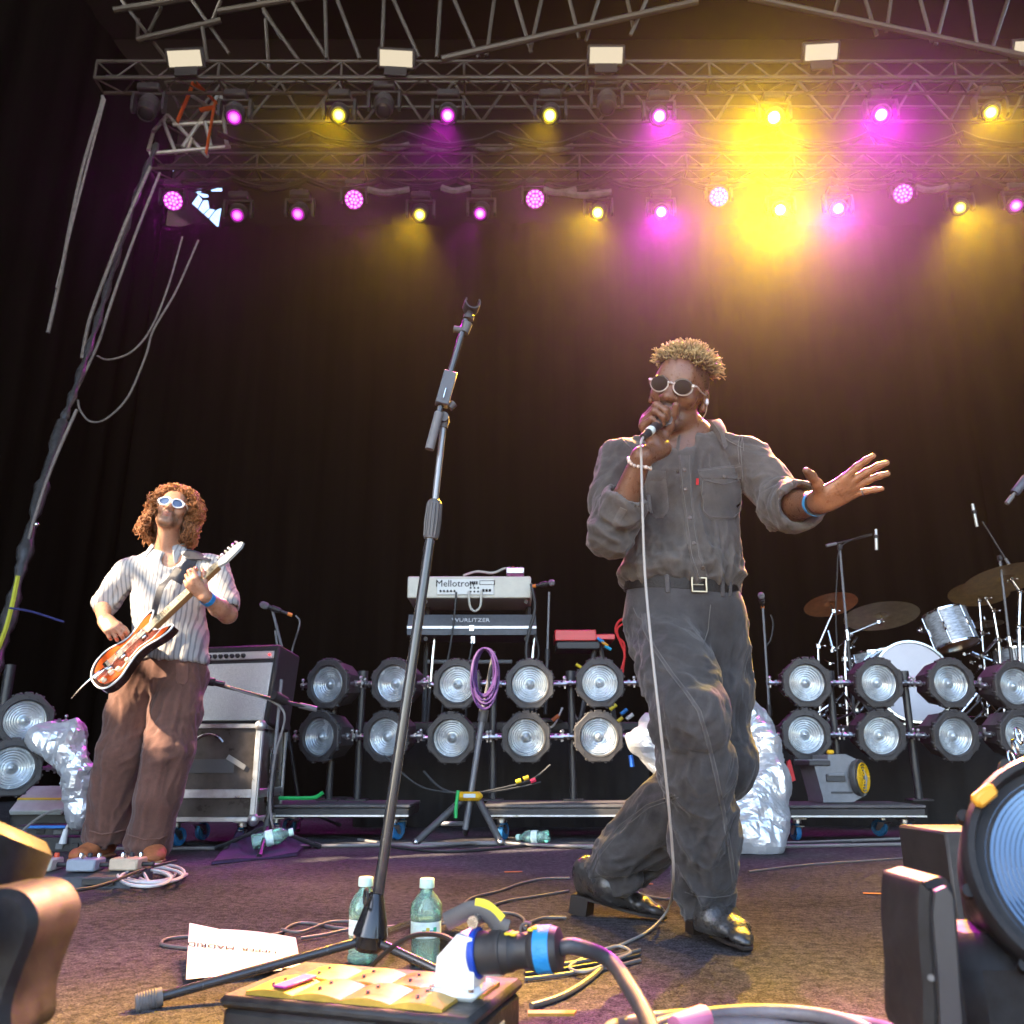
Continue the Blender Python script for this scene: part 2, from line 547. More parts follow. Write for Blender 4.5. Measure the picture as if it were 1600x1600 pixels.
# pale lattice truss seen between the two
lat = empty('lattice_truss', (P(250, 185, 10.2).x, 10.2, P(800, 190, 10.2).z), label='pale aluminium lattice truss glimpsed behind the upper row of moving heads', cat='truss')
zt, zb = P(800, 128, 10.2).z - lat.location.z, 0.0
L = TXR - lat.location.x
for z, y in ((zt, 0), (zb, 0), (zt, .5), (zb, .5)): bar_obj('chord', (0, y, z), (L, y, z), .024, TRUSS_ALU, lat)
n = int(L / .42)
for i in range(n):
    a, b = i * L / n, (i + 1) * L / n
    bar_obj('brace', (a, 0, zb if i % 2 else zt), (b, 0, zt if i % 2 else zb), .02, TRUSS_ALU, lat, 6)
    if i % 3 == 0: bar_obj('brace', (a, 0, zb), (b, .5, zb), .016, TRUSS_ALU, lat, 6)
# roof beams: sloping lattice girders above
def girder(label, chords, braces, Y):
    a0 = P(*chords[0][:2], Y)
    root = empty('roof_girder', a0, label=label, cat='girder')
    for x0, y0, x1, y1 in chords: bar_obj('chord', P(x0, y0, Y) - a0, P(x1, y1, Y) - a0, .045, TRUSS_ALU, root)
    for x0, y0, x1, y1 in braces: bar_obj('brace', P(x0, y0, Y) - a0, P(x1, y1, Y + .15) - a0, .026, TRUSS_ALU, root, 6)
girder('sloping roof girder rising from above the front truss towards the top middle', [(690, 92, 1090, 2), (690, -70, 1090, -160)],
       [(527, 0, 562, 92), (508, 0, 510, 92), (600, 0, 596, 92), (615, 0, 655, 90), (688, 0, 682, 90), (710, 0, 748, 90), (772, 0, 760, 88), (806, 0, 830, 82), (846, 0, 828, 80), (890, 0, 905, 60),
        (935, 0, 915, 64), (980, 0, 990, 44), (1010, 0, 985, 55)], 9.0)
girder('sloping roof girder descending from the top middle to the right', [(1170, -4, 1600, 88), (1160, -150, 1600, -70)],
       [(1310, 0, 1302, 28), (1352, 0, 1370, 56), (1392, 0, 1385, 50), (1438, 0, 1456, 66), (1480, 0, 1462, 70), (1515, 0, 1528, 80), (1575, 0, 1548, 82)], 9.0)
girder('roof girder end at the upper left corner with crossing tubes', [(215, 62, 345, 32), (340, 18, 500, -8), (178, 16, 300, -4)],
       [(190, 0, 262, 95), (215, 62, 216, 30), (232, 50, 252, 12), (300, 0, 358, 84), (316, 40, 324, 100), (345, 0, 330, 36), (412, 18, 468, 96), (404, 0, 440, 60), (455, 0, 512, 92), (415, 30, 420, 110)], 9.6)
# corner scaffold at the upper left with its orange sling
cn = empty('corner_scaffold', P(230, 240, 9.9), label='pale scaffold corner at the upper left beside the lit gap', cat='scaffold')
base = cn.location.copy()
SCAFF = mat('scaffold_tube', (.42, .40, .38), .45, .4, var=.25, vscale=9)
for x0, y0, x1, y1 in [(233, 240, 360, 229), (232, 235, 240, 205), (240, 205, 262, 180), (262, 180, 325, 245), (270, 195, 360, 190), (285, 230, 340, 150), (255, 190, 275, 240), (320, 190, 330, 230), (300, 215, 290, 240), (345, 180, 300, 150), (355, 230, 345, 150)]:
    bar_obj('brace', P(x0, y0, 9.9) - base, P(x1, y1, 10.0) - base, .028, SCAFF, cn, 8)
ORANGE = mat('orange_sling', (0.75, 0.13, 0.02), 0.6)
sg = MB()
for pts in ([(302, 130), (290, 160), (277, 190)], [(308, 130), (336, 160), (328, 205), (322, 240)], [(300, 132), (318, 140), (338, 160)], [(312, 172), (334, 168)]):
    sg.tube([P(x, y, 9.8) for x, y in pts], .045, 6, flat=(1, .25))
sg.build('lifting_sling', ORANGE, label='orange lifting sling wrapped round the upper left scaffold corner', cat='sling')
# panes of the lit gap: pale roof membrane beyond
gp = empty('roof_window', P(322, 320, 12.5), label='small fan shaped pale window with dark bars at the upper left', cat='window')
gl = gp.location.copy()
GLASSW = mat('membrane', (0.9, 0.95, 1.0), 0.25, trans=0.95, ior=1.02)
def quad(pts, Y):
    m = MB(); m.prism([(P(x, y, Y).x, P(x, y, Y).z) for x, y in pts], .02, Matrix(((1, 0, 0), (0, 0, 1), (0, 1, 0))), (0, Y, 0)); return m
PANES = []
for pts in ([(300, 318), (309, 326), (316, 312), (310, 304)], [(310, 327), (318, 334), (327, 325), (325, 313), (318, 313)], [(319, 335), (326, 341), (336, 328), (327, 326)], [(327, 342), (341, 356), (346, 325), (337, 329)],
            [(305, 300), (318, 309), (326, 308), (325, 304)], [(306, 294), (315, 294), (314, 301), (308, 300)], [(330, 294), (347, 294), (347, 299), (330, 299)], [(254, 262), (262, 262), (262, 268), (254, 268)], [(264, 264), (271, 264), (271, 268), (264, 268)]):
    quad(pts, 12.45).build('pane', GLASSW, gp, world=True)
    PANES.append(pts)
bmf = bmesh.new()
def loop(pts2):
    vs_ = [bmf.verts.new(p) for p in pts2]
    return [bmf.edges.new((vs_[i], vs_[(i + 1) % len(vs_)])) for i in range(len(vs_))]
es_ = loop([P(x, y, 12.46) for x, y in ((240, 250), (356, 250), (356, 366), (240, 366))])
for pts in PANES: es_ += loop([P(x, y, 12.46) for x, y in pts])
bmesh.ops.triangle_fill(bmf, use_beauty=True, use_dissolve=False, edges=es_)
mef = bpy.data.meshes.new('blackout_panel'); bmf.to_mesh(mef); bmf.free()
link('blackout_panel', mef, ROOFM, gp, True)

# ================================================================== stage lights on the trusses
MH = {}
def mh_meshes():
    b = MB().box((0, 0, -.06), (.30, .22, .11), .02).box((0, 0, .03), (.06, .06, .08), .01).box((.08, -.112, -.06), (.06, .006, .05))
    MH['base'] = b.mesh('base')
    y = MB().box((0, 0, -.135), (.42, .09, .035), .012)
    for s in (-1, 1):
        y.prism([(-.045, 0), (.045, 0), (.06, -.10), (.045, -.27), (0, -.30), (-.045, -.27), (-.06, -.10)][::-1], .035, Matrix(((0, 0, 1), (1, 0, 0), (0, 1, 0))), (s * .205 - .0175, 0, -.12))
    MH['yoke'] = y.mesh('yoke')
    h = MB().lathe([(0, -.20), (.085, -.20), (.125, -.15), (.135, -.04), (.13, .05), (.118, .13), (.112, .19), (.10, .195), (.096, .175)], n=20, capends=False)
    for k in range(4): h.torus((0, 0, -.10 + .05 * k), .132, .006, n=20, m=4)
    MH['head'] = h.mesh('head')
    MH['lens'] = MB().lathe([(.097, .172), (.09, .18), (.06, .189), (.03, .193), (0.0001, .195)], n=20, capends=False).mesh('lens')
    # wash light: flat round face with nineteen small lenses
    w = MB().lathe([(0, -.12), (.10, -.12), (.15, -.06), (.165, .03), (.165, .075), (.158, .08), (.156, .066), (0.0001, .066)], n=24, capends=False)
    MH['wash_head'] = w.mesh('head')
    led = MB()
    pos = [(0, 0)] + [(.058 * math.cos(a), .058 * math.sin(a)) for a in [math.pi / 3 * k for k in range(6)]] + [(.118 * math.cos(a), .118 * math.sin(a)) for a in [math.pi / 6 * k + .26 for k in range(12)]]
    for x, y2 in pos: led.lathe([(.024, .068), (.022, .075), (.012, .081), (.0001, .083)], n=10, o=(x, y2, 0), capends=False)
    MH['leds'] = led.mesh('led_lens')
    MH['wash_face'] = MB().lathe([(.150, .0672), (.0001, .0674)], n=24, capends=False).mesh('face_plate')
mh_meshes()
HEADM = mat('lamp_housing', (0.045, 0.040, 0.042), 0.45, var=0.2, vscale=20, rvar=0.1)
LAMP_GAIN = 0.30
YEL, MAG = (1.0, 0.60, 0.0), (1.0, 0.01, 0.9)
def lens_glow(name, col, s):
    """lamp lens: hot filament image in the middle, dimmer coloured glass towards the rim"""
    if name in MATS: return MATS[name]
    m = emis(name, col, s); nt = m.node_tree
    e = [n for n in nt.nodes if n.type == 'EMISSION'][0]
    tc = nt.nodes.new('ShaderNodeTexCoord'); sx = nt.nodes.new('ShaderNodeVectorMath'); sx.operation = 'MULTIPLY'; sx.inputs[1].default_value = (1, 1, 0)
    ln = nt.nodes.new('ShaderNodeVectorMath'); ln.operation = 'LENGTH'
    mr = nt.nodes.new('ShaderNodeMapRange'); mr.interpolation_type = 'SMOOTHERSTEP'
    mr.inputs[1].default_value = .012; mr.inputs[2].default_value = .085; mr.inputs[3].default_value = s * 1.5; mr.inputs[4].default_value = min(.05, s * .05)
    nt.links.new(tc.outputs['Object'], sx.inputs[0]); nt.links.new(sx.outputs[0], ln.inputs[0]); nt.links.new(ln.outputs['Value'], mr.inputs[0]); nt.links.new(mr.outputs[0], e.inputs[1])
    return m
def inst(name, me, m, parent, obj_mat=True):
    o = bpy.data.objects.new(name, me); COL.objects.link(o); o.parent = parent
    if not me.materials: me.materials.append(m)
    if me.materials[0] is not m:
        o.material_slots[0].link = 'OBJECT'; o.material_slots[0].material = m
    return o
def moving_head(px, py, Y, kind, label, aim=None, power=0, cone=12, estr=12, colr=None, group=None, blend=.6, scale=1.0, size=.08):
    """px, py: where the head's centre shows; hangs from the truss above it"""
    c = P(px, py, Y)
    root = empty('wash_light' if kind == 'wash' else 'moving_head_light', c + Vector((0, 0, .33 * scale)), label=label, cat='stage light', group=group)
    root.scale = (scale,) * 3
    inst('base', MH['base'], HEADM, root)
    inst('yoke', MH['yoke'], HEADM, root)
    d = (Vector(aim) - c).normalized() if aim is not None else Vector((0, -.6, -.8))
    hd = inst('head', MH['wash_head' if kind == 'wash' else 'head'], HEADM, root)
    Mh = Matrix.Translation((0, 0, -.33)) @ frame_z(d).to_4x4()
    hd.matrix_local = Mh
    if kind == 'wash':
        inst('face_plate', MH['wash_face'], emis('wash_glow', MAG, .10), hd)
        ld = inst('led_lens', MH['leds'], emis('wash_led', (1.0, .22, 1.0), .5), hd); ld['kind'] = 'stuff'
    elif kind == 'dark':
        inst('lens', MH['lens'], mat('dark_lens', (.03, .03, .04), .1, coat=.5), hd)
    else:
        colr = YEL if kind == 'yellow' else MAG
        e = (1.0, .80, .05) if kind == 'yellow' else (1.0, .05, .95)
        inst('lens', MH['lens'], lens_glow(f'lens_{kind}_{estr}', e, estr * .2), hd)
    if power:
        l = bpy.data.lights.new('lamp', 'SPOT')
        l.energy = power * LAMP_GAIN * (.85 if kind == 'magenta' else 1.0); l.color = colr or MAG; l.spot_size = R(cone); l.spot_blend = blend; l.shadow_soft_size = size
        lo = bpy.data.objects.new('lamp', l); COL.objects.link(lo)
        lo.location = c + d * (.23 * scale)
        lo.rotation_euler = d.to_track_quat('-Z', 'Y').to_euler()
    return root
CAMP = Vector((0, 0, CAM_H))
def aim_px(px, py, Yl, ex, ey, Ye):  # aim along the beam seen from (px,py) towards (ex,ey)
    return P(ex, ey, Ye)
YU, YL = Y1 + .13, Y2 + .13
row = [
 # px, py, kind, label, aim, power, cone, estr
 (232, 168, 'dark', 'unlit moving head tilted to the left at the left end of the upper row', P(120, 420, 8), 0, 0, 0),
 (367, 178, 'magenta', 'magenta moving head nearest the left end of the upper row', PZ(60, 1400, 0), 600, 14, 6),
 (530, 178, 'yellow', 'small yellow moving head of the upper row, left of the tall microphone stand', P(60, 1500, 1.2), 1500, 12, 14),
 (600, 165, 'dark', 'unlit moving head of the upper row between a small yellow and a magenta light', P(560, 520, 7), 0, 0, 0),
 (700, 178, 'magenta', 'magenta moving head of the upper row above the tall microphone stand', P(420, 1500, 1.5), 1700, 11, 14),
 (860, 178, 'yellow', 'yellow moving head in the middle of the upper row', P(380, 1500, 1.5), 1600, 11, 30),
 (948, 160, 'dark', 'unlit moving head of the upper row above the singer', P(960, 520, 7), 0, 0, 0),
 (1030, 180, 'magenta', 'magenta moving head of the upper row above the singer', CAMP + Vector((.30, .9, -.2)), 4500, 9, 60),
 (1210, 182, 'yellow', 'brightest yellow moving head of the upper row, pointing at the viewer', CAMP + Vector((-.05, .9, -.25)), 19000, 10, 400),
 (1377, 178, 'magenta', 'bright magenta moving head of the upper row, right of the brightest yellow one', CAMP + Vector((.35, .9, -.1)), 6500, 9, 120),
 (1548, 174, 'yellow', 'yellow moving head near the right end of the upper row', P(1700, 1500, 1.2), 3000, 12, 30),
]
for px, py, k, lb, aim, pw, cn_, es in row:
    moving_head(px, py, YU, k, lb, aim, pw, cn_, es, YEL if k == 'yellow' else MAG, 'upper row of stage lights')
row = [
 (270, 313, 'wash', 'round magenta wash light at the far left end of the lower row', P(560, 700, 4), 200, 60, 0),
 (372, 333, 'magenta', 'magenta moving head just right of the fan shaped window', P(250, 620, 6), 56, 22, 6),
 (468, 331, 'magenta', 'magenta moving head left of the second wash light in the lower row', P(320, 520, 7), 77, 22, 6),
 (553, 311, 'wash', 'second round magenta wash light from the left in the lower row', P(640, 900, 3), 200, 60, 0),
 (657, 333, 'yellow', 'yellow moving head of the lower row with a beam down to the left', PZ(150, 1500, 0), 2400, 17, 14),
 (752, 330, 'magenta', 'magenta moving head of the lower row with a beam down to the left', PZ(180, 1410, 0), 1300, 15, 10),
 (836, 310, 'wash', 'third round magenta wash light from the left in the lower row', P(900, 900, 3), 200, 60, 0),
 (935, 330, 'yellow', 'yellow moving head of the lower row left of the large magenta glow', PZ(330, 1580, 0), 3000, 16, 30),
 (1033, 330, 'magenta', 'bright magenta moving head of the lower row above the singer', CAMP + Vector((.30, 1.0, -.2)), 6500, 9, 90),
 (1123, 307, 'wash', 'round magenta wash light between the bright magenta and brightest yellow lights', P(1120, 900, 2), 200, 60, 0),
 (1220, 327, 'yellow', 'brightest yellow moving head of the lower row above the singer', CAMP + Vector((-.30, .85, -.15)), 19000, 12, 400),
 (1310, 325, 'magenta', 'bright magenta moving head of the lower row right of the brightest yellow one', CAMP + Vector((.40, .9, -.1)), 6000, 9, 90),
 (1411, 302, 'wash', 'round magenta wash light nearest the right edge in the lower row', P(1380, 900, 2), 200, 60, 0),
 (1499, 322, 'yellow', 'yellow moving head of the lower row with a beam down to the right', PZ(2100, 1500, 0), 6000, 18, 14),
 (1588, 320, 'magenta', 'magenta moving head cut by the right edge in the lower row', P(1500, 900, 2), 175, 22, 10),
]
for px, py, k, lb, aim, pw, cn_, es in row:
    moving_head(px, py, YL, k, lb, aim, pw, cn_, es, YEL if k == 'yellow' else MAG, 'lower row of stage lights', scale=1.0 if k != 'wash' else .92)
# cream floodlight panels standing on the front truss
CREAM = emis('cream_panel', (1.0, 0.86, 0.62), 0.125)
fl = [(290, 90, -3, 'cream floodlight panel at the left end of the front truss'), (618, 90, 4, 'cream floodlight panel above the tall microphone stand'), (947, 85, 0, 'cream floodlight panel above the singer'),
      (1284, 80, -4, 'cream floodlight panel right of the brightest yellow light'), (1610, 75, -4, 'cream floodlight panel cut by the right edge')]
for px, py, rz, lb in fl:
    c = P(px, py, Y1 - .16)
    e = empty('floodlight_panel', c - Vector((0, 0, .16)), Matrix.Rotation(R(rz), 3, 'Y'), label=lb, cat='floodlight', group='cream floodlights on the front truss')
    f = Matrix.Rotation(R(38), 3, 'X')
    MB().box((0, .02, .16), (.50, .07, .26), .015, f).box((0, .06, .02), (.3, .03, .2), .005).build('housing', HEADM, e)
    MB().box(f @ Vector((0, -.037, 0)) + Vector((0, .02, .16)), (.43, .012, .19), .003, f).build('diffuser', CREAM, e)
# cable bundles along the trusses
def catenary_bundle(label, x0, x1, y, Y, sag, nseg, r=.02, seed=0, name='cable_bundle', m=CABLE_BLACK):
    rr = random.Random(seed); mb = MB()
    for s in range(4):
        pts = []
        for i in range(nseg * 6 + 1):
            u = i / (nseg * 6); f = (i % 6) / 6
            px = x0 + (x1 - x0) * u
            pts.append(P(px, y + sag * 4 * f * (1 - f) * (1 + .3 * rr.random()) + s * 2.2, Y + .03 * s))
        mb.tube(pts, r * rr.uniform(.5, 1), 5)
    return mb.build(name, m, label=label, cat='cable')
catenary_bundle('dark cable bundle looping under the front truss', 340, 1650, 205, Y1 + .4, 16, 9, seed=1)
catenary_bundle('dark cable bundle looping under the rear truss', 245, 1650, 277, Y2 + .05, 12, 12, seed=2)
GREYCLOTH = mat('grey_sleeve', (.16, .15, .15), .7, var=.4, vscale=9)
for i, (a, b, y) in enumerate([(575, 640, 296), (690, 735, 293), (850, 900, 296), (875, 955, 300), (1430, 1480, 292), (590, 640, 226), (660, 720, 228), (745, 800, 228), (840, 895, 228)]):
    MB().tube(smooth_path([P(a, y, Y2 - .1), P((2 * a + b) / 3, y + 5, Y2 - .1), P((a + 2 * b) / 3, y + 4, Y2 - .1), P(b, y, Y2 - .1)], 5), .05, 7).build('cable_sleeve', GREYCLOTH,
        label=['pale cable sleeve under the rear truss beside the first yellow lamp', 'pale cable sleeve over the lower magenta beam lamp', 'pale cable sleeve right of the third wash light', 'long pale cable sleeve left of the lower yellow lamp', 'pale cable sleeve near the right end of the rear truss',
               'leftmost pale cable sleeve between the two trusses', 'second pale cable sleeve between the two trusses', 'third pale cable sleeve between the two trusses', 'rightmost pale cable sleeve between the two trusses'][i], cat='cable sleeve')

# ================================================================== ropes and slung cables on the left
ROPE = mat('rope_grey', (.20, .17, .15), .8, var=.3, vscale=30)
TAPEB = mat('black_wrap', (.05, .047, .046), .35, var=.4, vscale=25, bump=.6, bscale=30)
def px_tube(name, pts, Y, r, m, label, cat='cable', n=6, seg=6, Ys=None):
    c = [P(x, y, (Ys[i] if Ys else Y)) for i, (x, y) in enumerate(pts)]
    return MB().tube(smooth_path(c, seg), r, n).build(name, m, label=label, cat=cat)
px_tube('rope', [(160, 150), (158, 165), (130, 260), (110, 350), (95, 430), (75, 520)], 7.5, .018, ROPE, 'pale rope hanging at an angle on the far left curtain', 'rope')
px_tube('rope', [(164, 155), (148, 215), (118, 330), (88, 450)], 7.4, .012, ROPE, 'thin second rope beside the pale rope on the far left', 'rope')
MB().tube(smooth_path([P(245, 225, 8.5), P(215, 300, 8.2), P(180, 410, 7.8), P(150, 510, 7.4), P(120, 600, 7.0), P(98, 660, 6.8)], 8), [.03 + .012 * math.sin(i * 1.7) for i in range(41)], 8).build('cable_drop', TAPEB, label='thick taped cable drop running down from the left end of the rear truss', cat='cable')
px_tube('cable', [(235, 260), (200, 340), (165, 430), (140, 500), (128, 560)], 7.7, .018, ROPE, 'grey cable running down beside the thick taped drop', 'cable')
px_tube('cable', [(250, 270), (218, 350), (185, 440), (165, 500), (150, 545), (105, 640)], 7.5, .014, ROPE, 'thinner grey cable crossing the thick taped drop', 'cable')
px_tube('cable', [(285, 370), (262, 450), (235, 515), (205, 550), (170, 562), (152, 556)], 7.6, .010, ROPE, 'short slack cable loop hung between truss and taped drop', 'cable')
px_tube('cable', [(310, 375), (275, 455), (240, 515), (228, 555), (200, 620), (165, 655), (140, 658), (125, 640), (122, 625)], 7.5, .010, ROPE, 'long slack cable loop hung below the shorter one', 'cable')
low = MB().tube(smooth_path([P(98, 660, 6.8), P(72, 740, 6.5), P(50, 820, 6.2), P(30, 900, 6.0), P(8, 990, 5.8), P(-15, 1060, 5.6)], 8), [.042 + .012 * math.sin(i * .7) + .007 * math.sin(i * 1.9 + 1) + .004 * math.sin(i * 3.3) for i in range(41)], 14)
low.build('cable_drop', TAPEB, label='crumpled black plastic wrapped cable run on the lower left edge', cat='cable')
px_tube('cable', [(120, 640), (85, 720), (60, 790), (35, 880), (5, 1000), (-20, 1080)], 6.1, .012, ROPE, 'grey cable beside the plastic wrapped run at the left edge')
px_tube('rope', [(28, 900), (20, 940), (8, 985), (-10, 1030)], 5.7, .016, mat('yellow_rope', (.5, .5, .04), .7), 'yellow green rope at the left edge', 'rope')
px_tube('rope', [(15, 950), (50, 956), (100, 972)], 5.6, .008, mat('blue_cord', (.03, .03, .12), .6), 'thin dark blue cord crossing the left curtain', 'rope')
MB().sphere(P(57, 820, 6.1), .022, 10, 8).build('clamp_knob', CHROME, label='small shiny clamp knob on the left cable run', cat='clamp')
# ================================================================== solid modelling for bodies and cloth: blended rounded forms -> one skin
def np3(v): return np.array(v, dtype=np.float64)
def vnoise(p, seed=0):
    """smooth value noise, p (N,3) -> (N,) in -1..1"""
    i = np.floor(p).astype(np.int64); f = p - i
    f = f * f * (3 - 2 * f)
    def h(x, y, z):
        n = (x * 374761393 + y * 668265263 + z * 1274126177 + seed * 974711) & 0xffffffff
        n = ((n ^ (n >> 13)) * 1274126177) & 0xffffffff
        return ((n ^ (n >> 16)) & 0xffff) / 32767.5 - 1
    r = 0
    for a in (0, 1):
        wx = f[:, 0] if a else 1 - f[:, 0]
        for b in (0, 1):
            wy = f[:, 1] if b else 1 - f[:, 1]
            for c in (0, 1):
                wz = f[:, 2] if c else 1 - f[:, 2]
                r = r + wx * wy * wz * h(i[:, 0] + a, i[:, 1] + b, i[:, 2] + c)
    return r
class SDF:
    def __init__(s): s.p = []
    def rc(s, a, b, r1, r2=None, k=.02, op='u'):
        """tapered capsule"""
        s.p.append(('rc', np3(a), np3(b), r1, r1 if r2 is None else r2, k, op)); return s
    def chain(s, pts, rs, k=.02, op='u'):
        for i in range(len(pts) - 1): s.rc(pts[i], pts[i + 1], rs[i], rs[i + 1], k, op)
        return s
    def el(s, c, r, M=None, k=.02, op='u'):
        M = np.eye(3) if M is None else np.array(M.transposed() if isinstance(M, Matrix) else M, dtype=float)
        s.p.append(('el', np3(c), np3(r), M, 0, k, op)); return s
    def lo(s, a, b, ra, rb, u, k=.02, op='u'):
        """elliptic tapered limb: ra, rb = (half width along u, half depth)"""
        s.p.append(('lo', np3(a), np3(b), ra, rb, k, op, np3(u))); return s
    def loft(s, secs, u, k=.02, op='u'):
        for i in range(len(secs) - 1): s.lo(secs[i][0], secs[i + 1][0], secs[i][1], secs[i + 1][1], u, k, op)
        return s
    def bx(s, c, h, M, r=.005, k=.01, op='u'):
        M = np.array(M.transposed() if isinstance(M, Matrix) else M, dtype=float)
        s.p.append(('bx', np3(c), np3(h), M, r, k, op)); return s
    @staticmethod
    def one(q, p):
        t = q[0]
        if t == 'rc':
            _, a, b, r1, r2, k, op = q
            ab = b - a; L = max(ab @ ab, 1e-12)
            h = np.clip((p - a) @ ab / L, 0, 1)
            return np.linalg.norm(p - a - h[:, None] * ab, axis=1) - (r1 + (r2 - r1) * h)
        if t == 'el':
            _, c, r, M, _z, k, op = q
            l = (p - c) @ M.T
            k0 = np.linalg.norm(l / r, axis=1); k1 = np.linalg.norm(l / (r * r), axis=1)
            return k0 * (k0 - 1) / np.maximum(k1, 1e-9)
        if t == 'lo':
            _, a, b, ra, rb, k, op, u = q
            ab = b - a; L2 = max(ab @ ab, 1e-12); L = math.sqrt(L2); z = ab / L
            u = u - z * (u @ z); u = u / np.linalg.norm(u); v = np.cross(z, u)
            ap = p - a
            raw = ap @ z; h = np.clip(raw / L, 0, 1)
            rx = ra[0] + (rb[0] - ra[0]) * h; ry = ra[1] + (rb[1] - ra[1]) * h
            rz = np.minimum(rx, ry)
            x = ap @ u; y = ap @ v; w = raw - h * L
            k0 = np.sqrt((x / rx) ** 2 + (y / ry) ** 2 + (w / rz) ** 2)
            k1 = np.sqrt((x / rx ** 2) ** 2 + (y / ry ** 2) ** 2 + (w / rz ** 2) ** 2)
            return np.where(k0 < .05, -rz, k0 * (k0 - 1) / np.maximum(k1, 1e-9))
        if t == 'bx':
            _, c, hh, M, r, k, op = q
            l = np.abs((p - c) @ M.T) - (hh - r)
            return np.linalg.norm(np.maximum(l, 0), axis=1) + np.minimum(l.max(axis=1), 0) - r
    @staticmethod
    def comb(d, e, k, op):
        if op == 'u':
            if k <= 0: return np.minimum(d, e)
            h = np.maximum(k - np.abs(d - e), 0) / k
            return np.minimum(d, e) - h * h * k * .25
        e = -e
        if k <= 0: return np.maximum(d, e)
        h = np.maximum(k - np.abs(d - e), 0) / k
        return np.maximum(d, e) + h * h * k * .25
    def ev(s, p):
        d = np.full(len(p), 1e3)
        for q in s.p: d = s.comb(d, s.one(q, p), q[5], q[6])
        return d
    def bounds(s):
        lo = np.full(3, 1e9); hi = -lo
        for q in s.p:
            if q[6] != 'u': continue
            if q[0] in ('rc', 'lo'):
                r = max(q[3], q[4]) if q[0] == 'rc' else max(*q[3], *q[4])
                lo = np.minimum(lo, np.minimum(q[1], q[2]) - r); hi = np.maximum(hi, np.maximum(q[1], q[2]) + r)
            else:
                r = np.linalg.norm(q[2]) if q[0] == 'bx' else q[2].max()
                lo = np.minimum(lo, q[1] - r); hi = np.maximum(hi, q[1] + r)
        return lo - .02, hi + .02
    def mesh_np(s, h=.005, newton=2):
        lo, hi = s.bounds(); B = 12
        nb = np.ceil((hi - lo) / (h * B)).astype(int); n = nb * B + 1
        D = np.ones(tuple(n), dtype=np.float32)
        ii = np.stack(np.meshgrid(*[np.arange(k) for k in nb], indexing='ij'), -1).reshape(-1, 3)
        cen = lo + (ii + .5) * h * B
        rad = h * B * .5 * math.sqrt(3)
        dc = s.ev(cen)
        neg = dc < 0
        g = np.stack(np.meshgrid(*[np.arange(B + 1)] * 3, indexing='ij'), -1).reshape(-1, 3)
        for t in ii[neg]:
            a = t * B; D[a[0]:a[0] + B + 1, a[1]:a[1] + B + 1, a[2]:a[2] + B + 1] = -1
        act = ii[np.abs(dc) < rad * 1.6 + .025]
        ac = lo + (act + .5) * h * B
        # evaluate primitive by primitive, only on blocks it can reach
        vals = np.full((len(act), len(g)), 1e3, dtype=np.float64)
        pts = lo + (act[:, None, :] * B + g[None]) * h
        for q in s.p:
            near = s.one(q, ac) < rad * 1.7 + q[5] + .03
            if not near.any(): continue
            e = s.one(q, pts[near].reshape(-1, 3)).reshape(-1, len(g))
            vals[near] = s.comb(vals[near], e, q[5], q[6])
        for t, v in zip(act, vals):
            a = t * B
            D[a[0]:a[0] + B + 1, a[1]:a[1] + B + 1, a[2]:a[2] + B + 1] = np.clip(v, -1, 1).reshape(B + 1, B + 1, B + 1)
        # surface nets
        sg = D < 0
        c = np.zeros(tuple(n - 1), dtype=np.int8)
        for dx in (0, 1):
            for dy in (0, 1):
                for dz in (0, 1): c += sg[dx:n[0] - 1 + dx, dy:n[1] - 1 + dy, dz:n[2] - 1 + dz]
        cells = np.argwhere((c > 0) & (c < 8))
        idx = np.full(tuple(n - 1), -1, dtype=np.int32)
        idx[cells[:, 0], cells[:, 1], cells[:, 2]] = np.arange(len(cells))
        acc = np.zeros((len(cells), 3)); cnt = np.zeros(len(cells))
        cor = [(x, y, z) for x in (0, 1) for y in (0, 1) for z in (0, 1)]
        for i, a in enumerate(cor):
            for b in cor[i + 1:]:
                if sum(abs(a[k] - b[k]) for k in range(3)) != 1: continue
                va = D[cells[:, 0] + a[0], cells[:, 1] + a[1], cells[:, 2] + a[2]].astype(float)
                vb = D[cells[:, 0] + b[0], cells[:, 1] + b[1], cells[:, 2] + b[2]].astype(float)
                m = (va < 0) != (vb < 0)
                t = np.where(m, va / np.where(m, va - vb, 1), 0)
                acc += np.where(m[:, None], np3(a) + t[:, None] * (np3(b) - np3(a)), 0); cnt += m
        V = lo + (cells + acc / cnt[:, None]) * h
        F = []
        for ax in range(3):
            a1, a2 = (ax + 1) % 3, (ax + 2) % 3
            sl0 = [slice(0, None)] * 3; sl1 = [slice(0, None)] * 3
            sl0[ax] = slice(0, -1); sl1[ax] = slice(1, None)
            diff = sg[tuple(sl0)] != sg[tuple(sl1)]
            e = np.argwhere(diff)
            e = e[(e[:, a1] > 0) & (e[:, a2] > 0) & (e[:, a1] < n[a1] - 1) & (e[:, a2] < n[a2] - 1)]
            q = []
            for d1, d2 in ((1, 1), (0, 1), (0, 0), (1, 0)):
                t = e.copy(); t[:, a1] -= d1; t[:, a2] -= d2
                q.append(idx[t[:, 0], t[:, 1], t[:, 2]])
            q = np.stack(q, 1)
            inside = sg[e[:, 0], e[:, 1], e[:, 2]]
            q[~inside] = q[~inside][:, ::-1]
            F.append(q)
        F = np.concatenate(F); F = F[(F >= 0).all(1)]
        for _ in range(newton):
            d0, G = s.grad(V)
            V = V - np.clip(d0, -h, h)[:, None] * G * .8
        return V, F
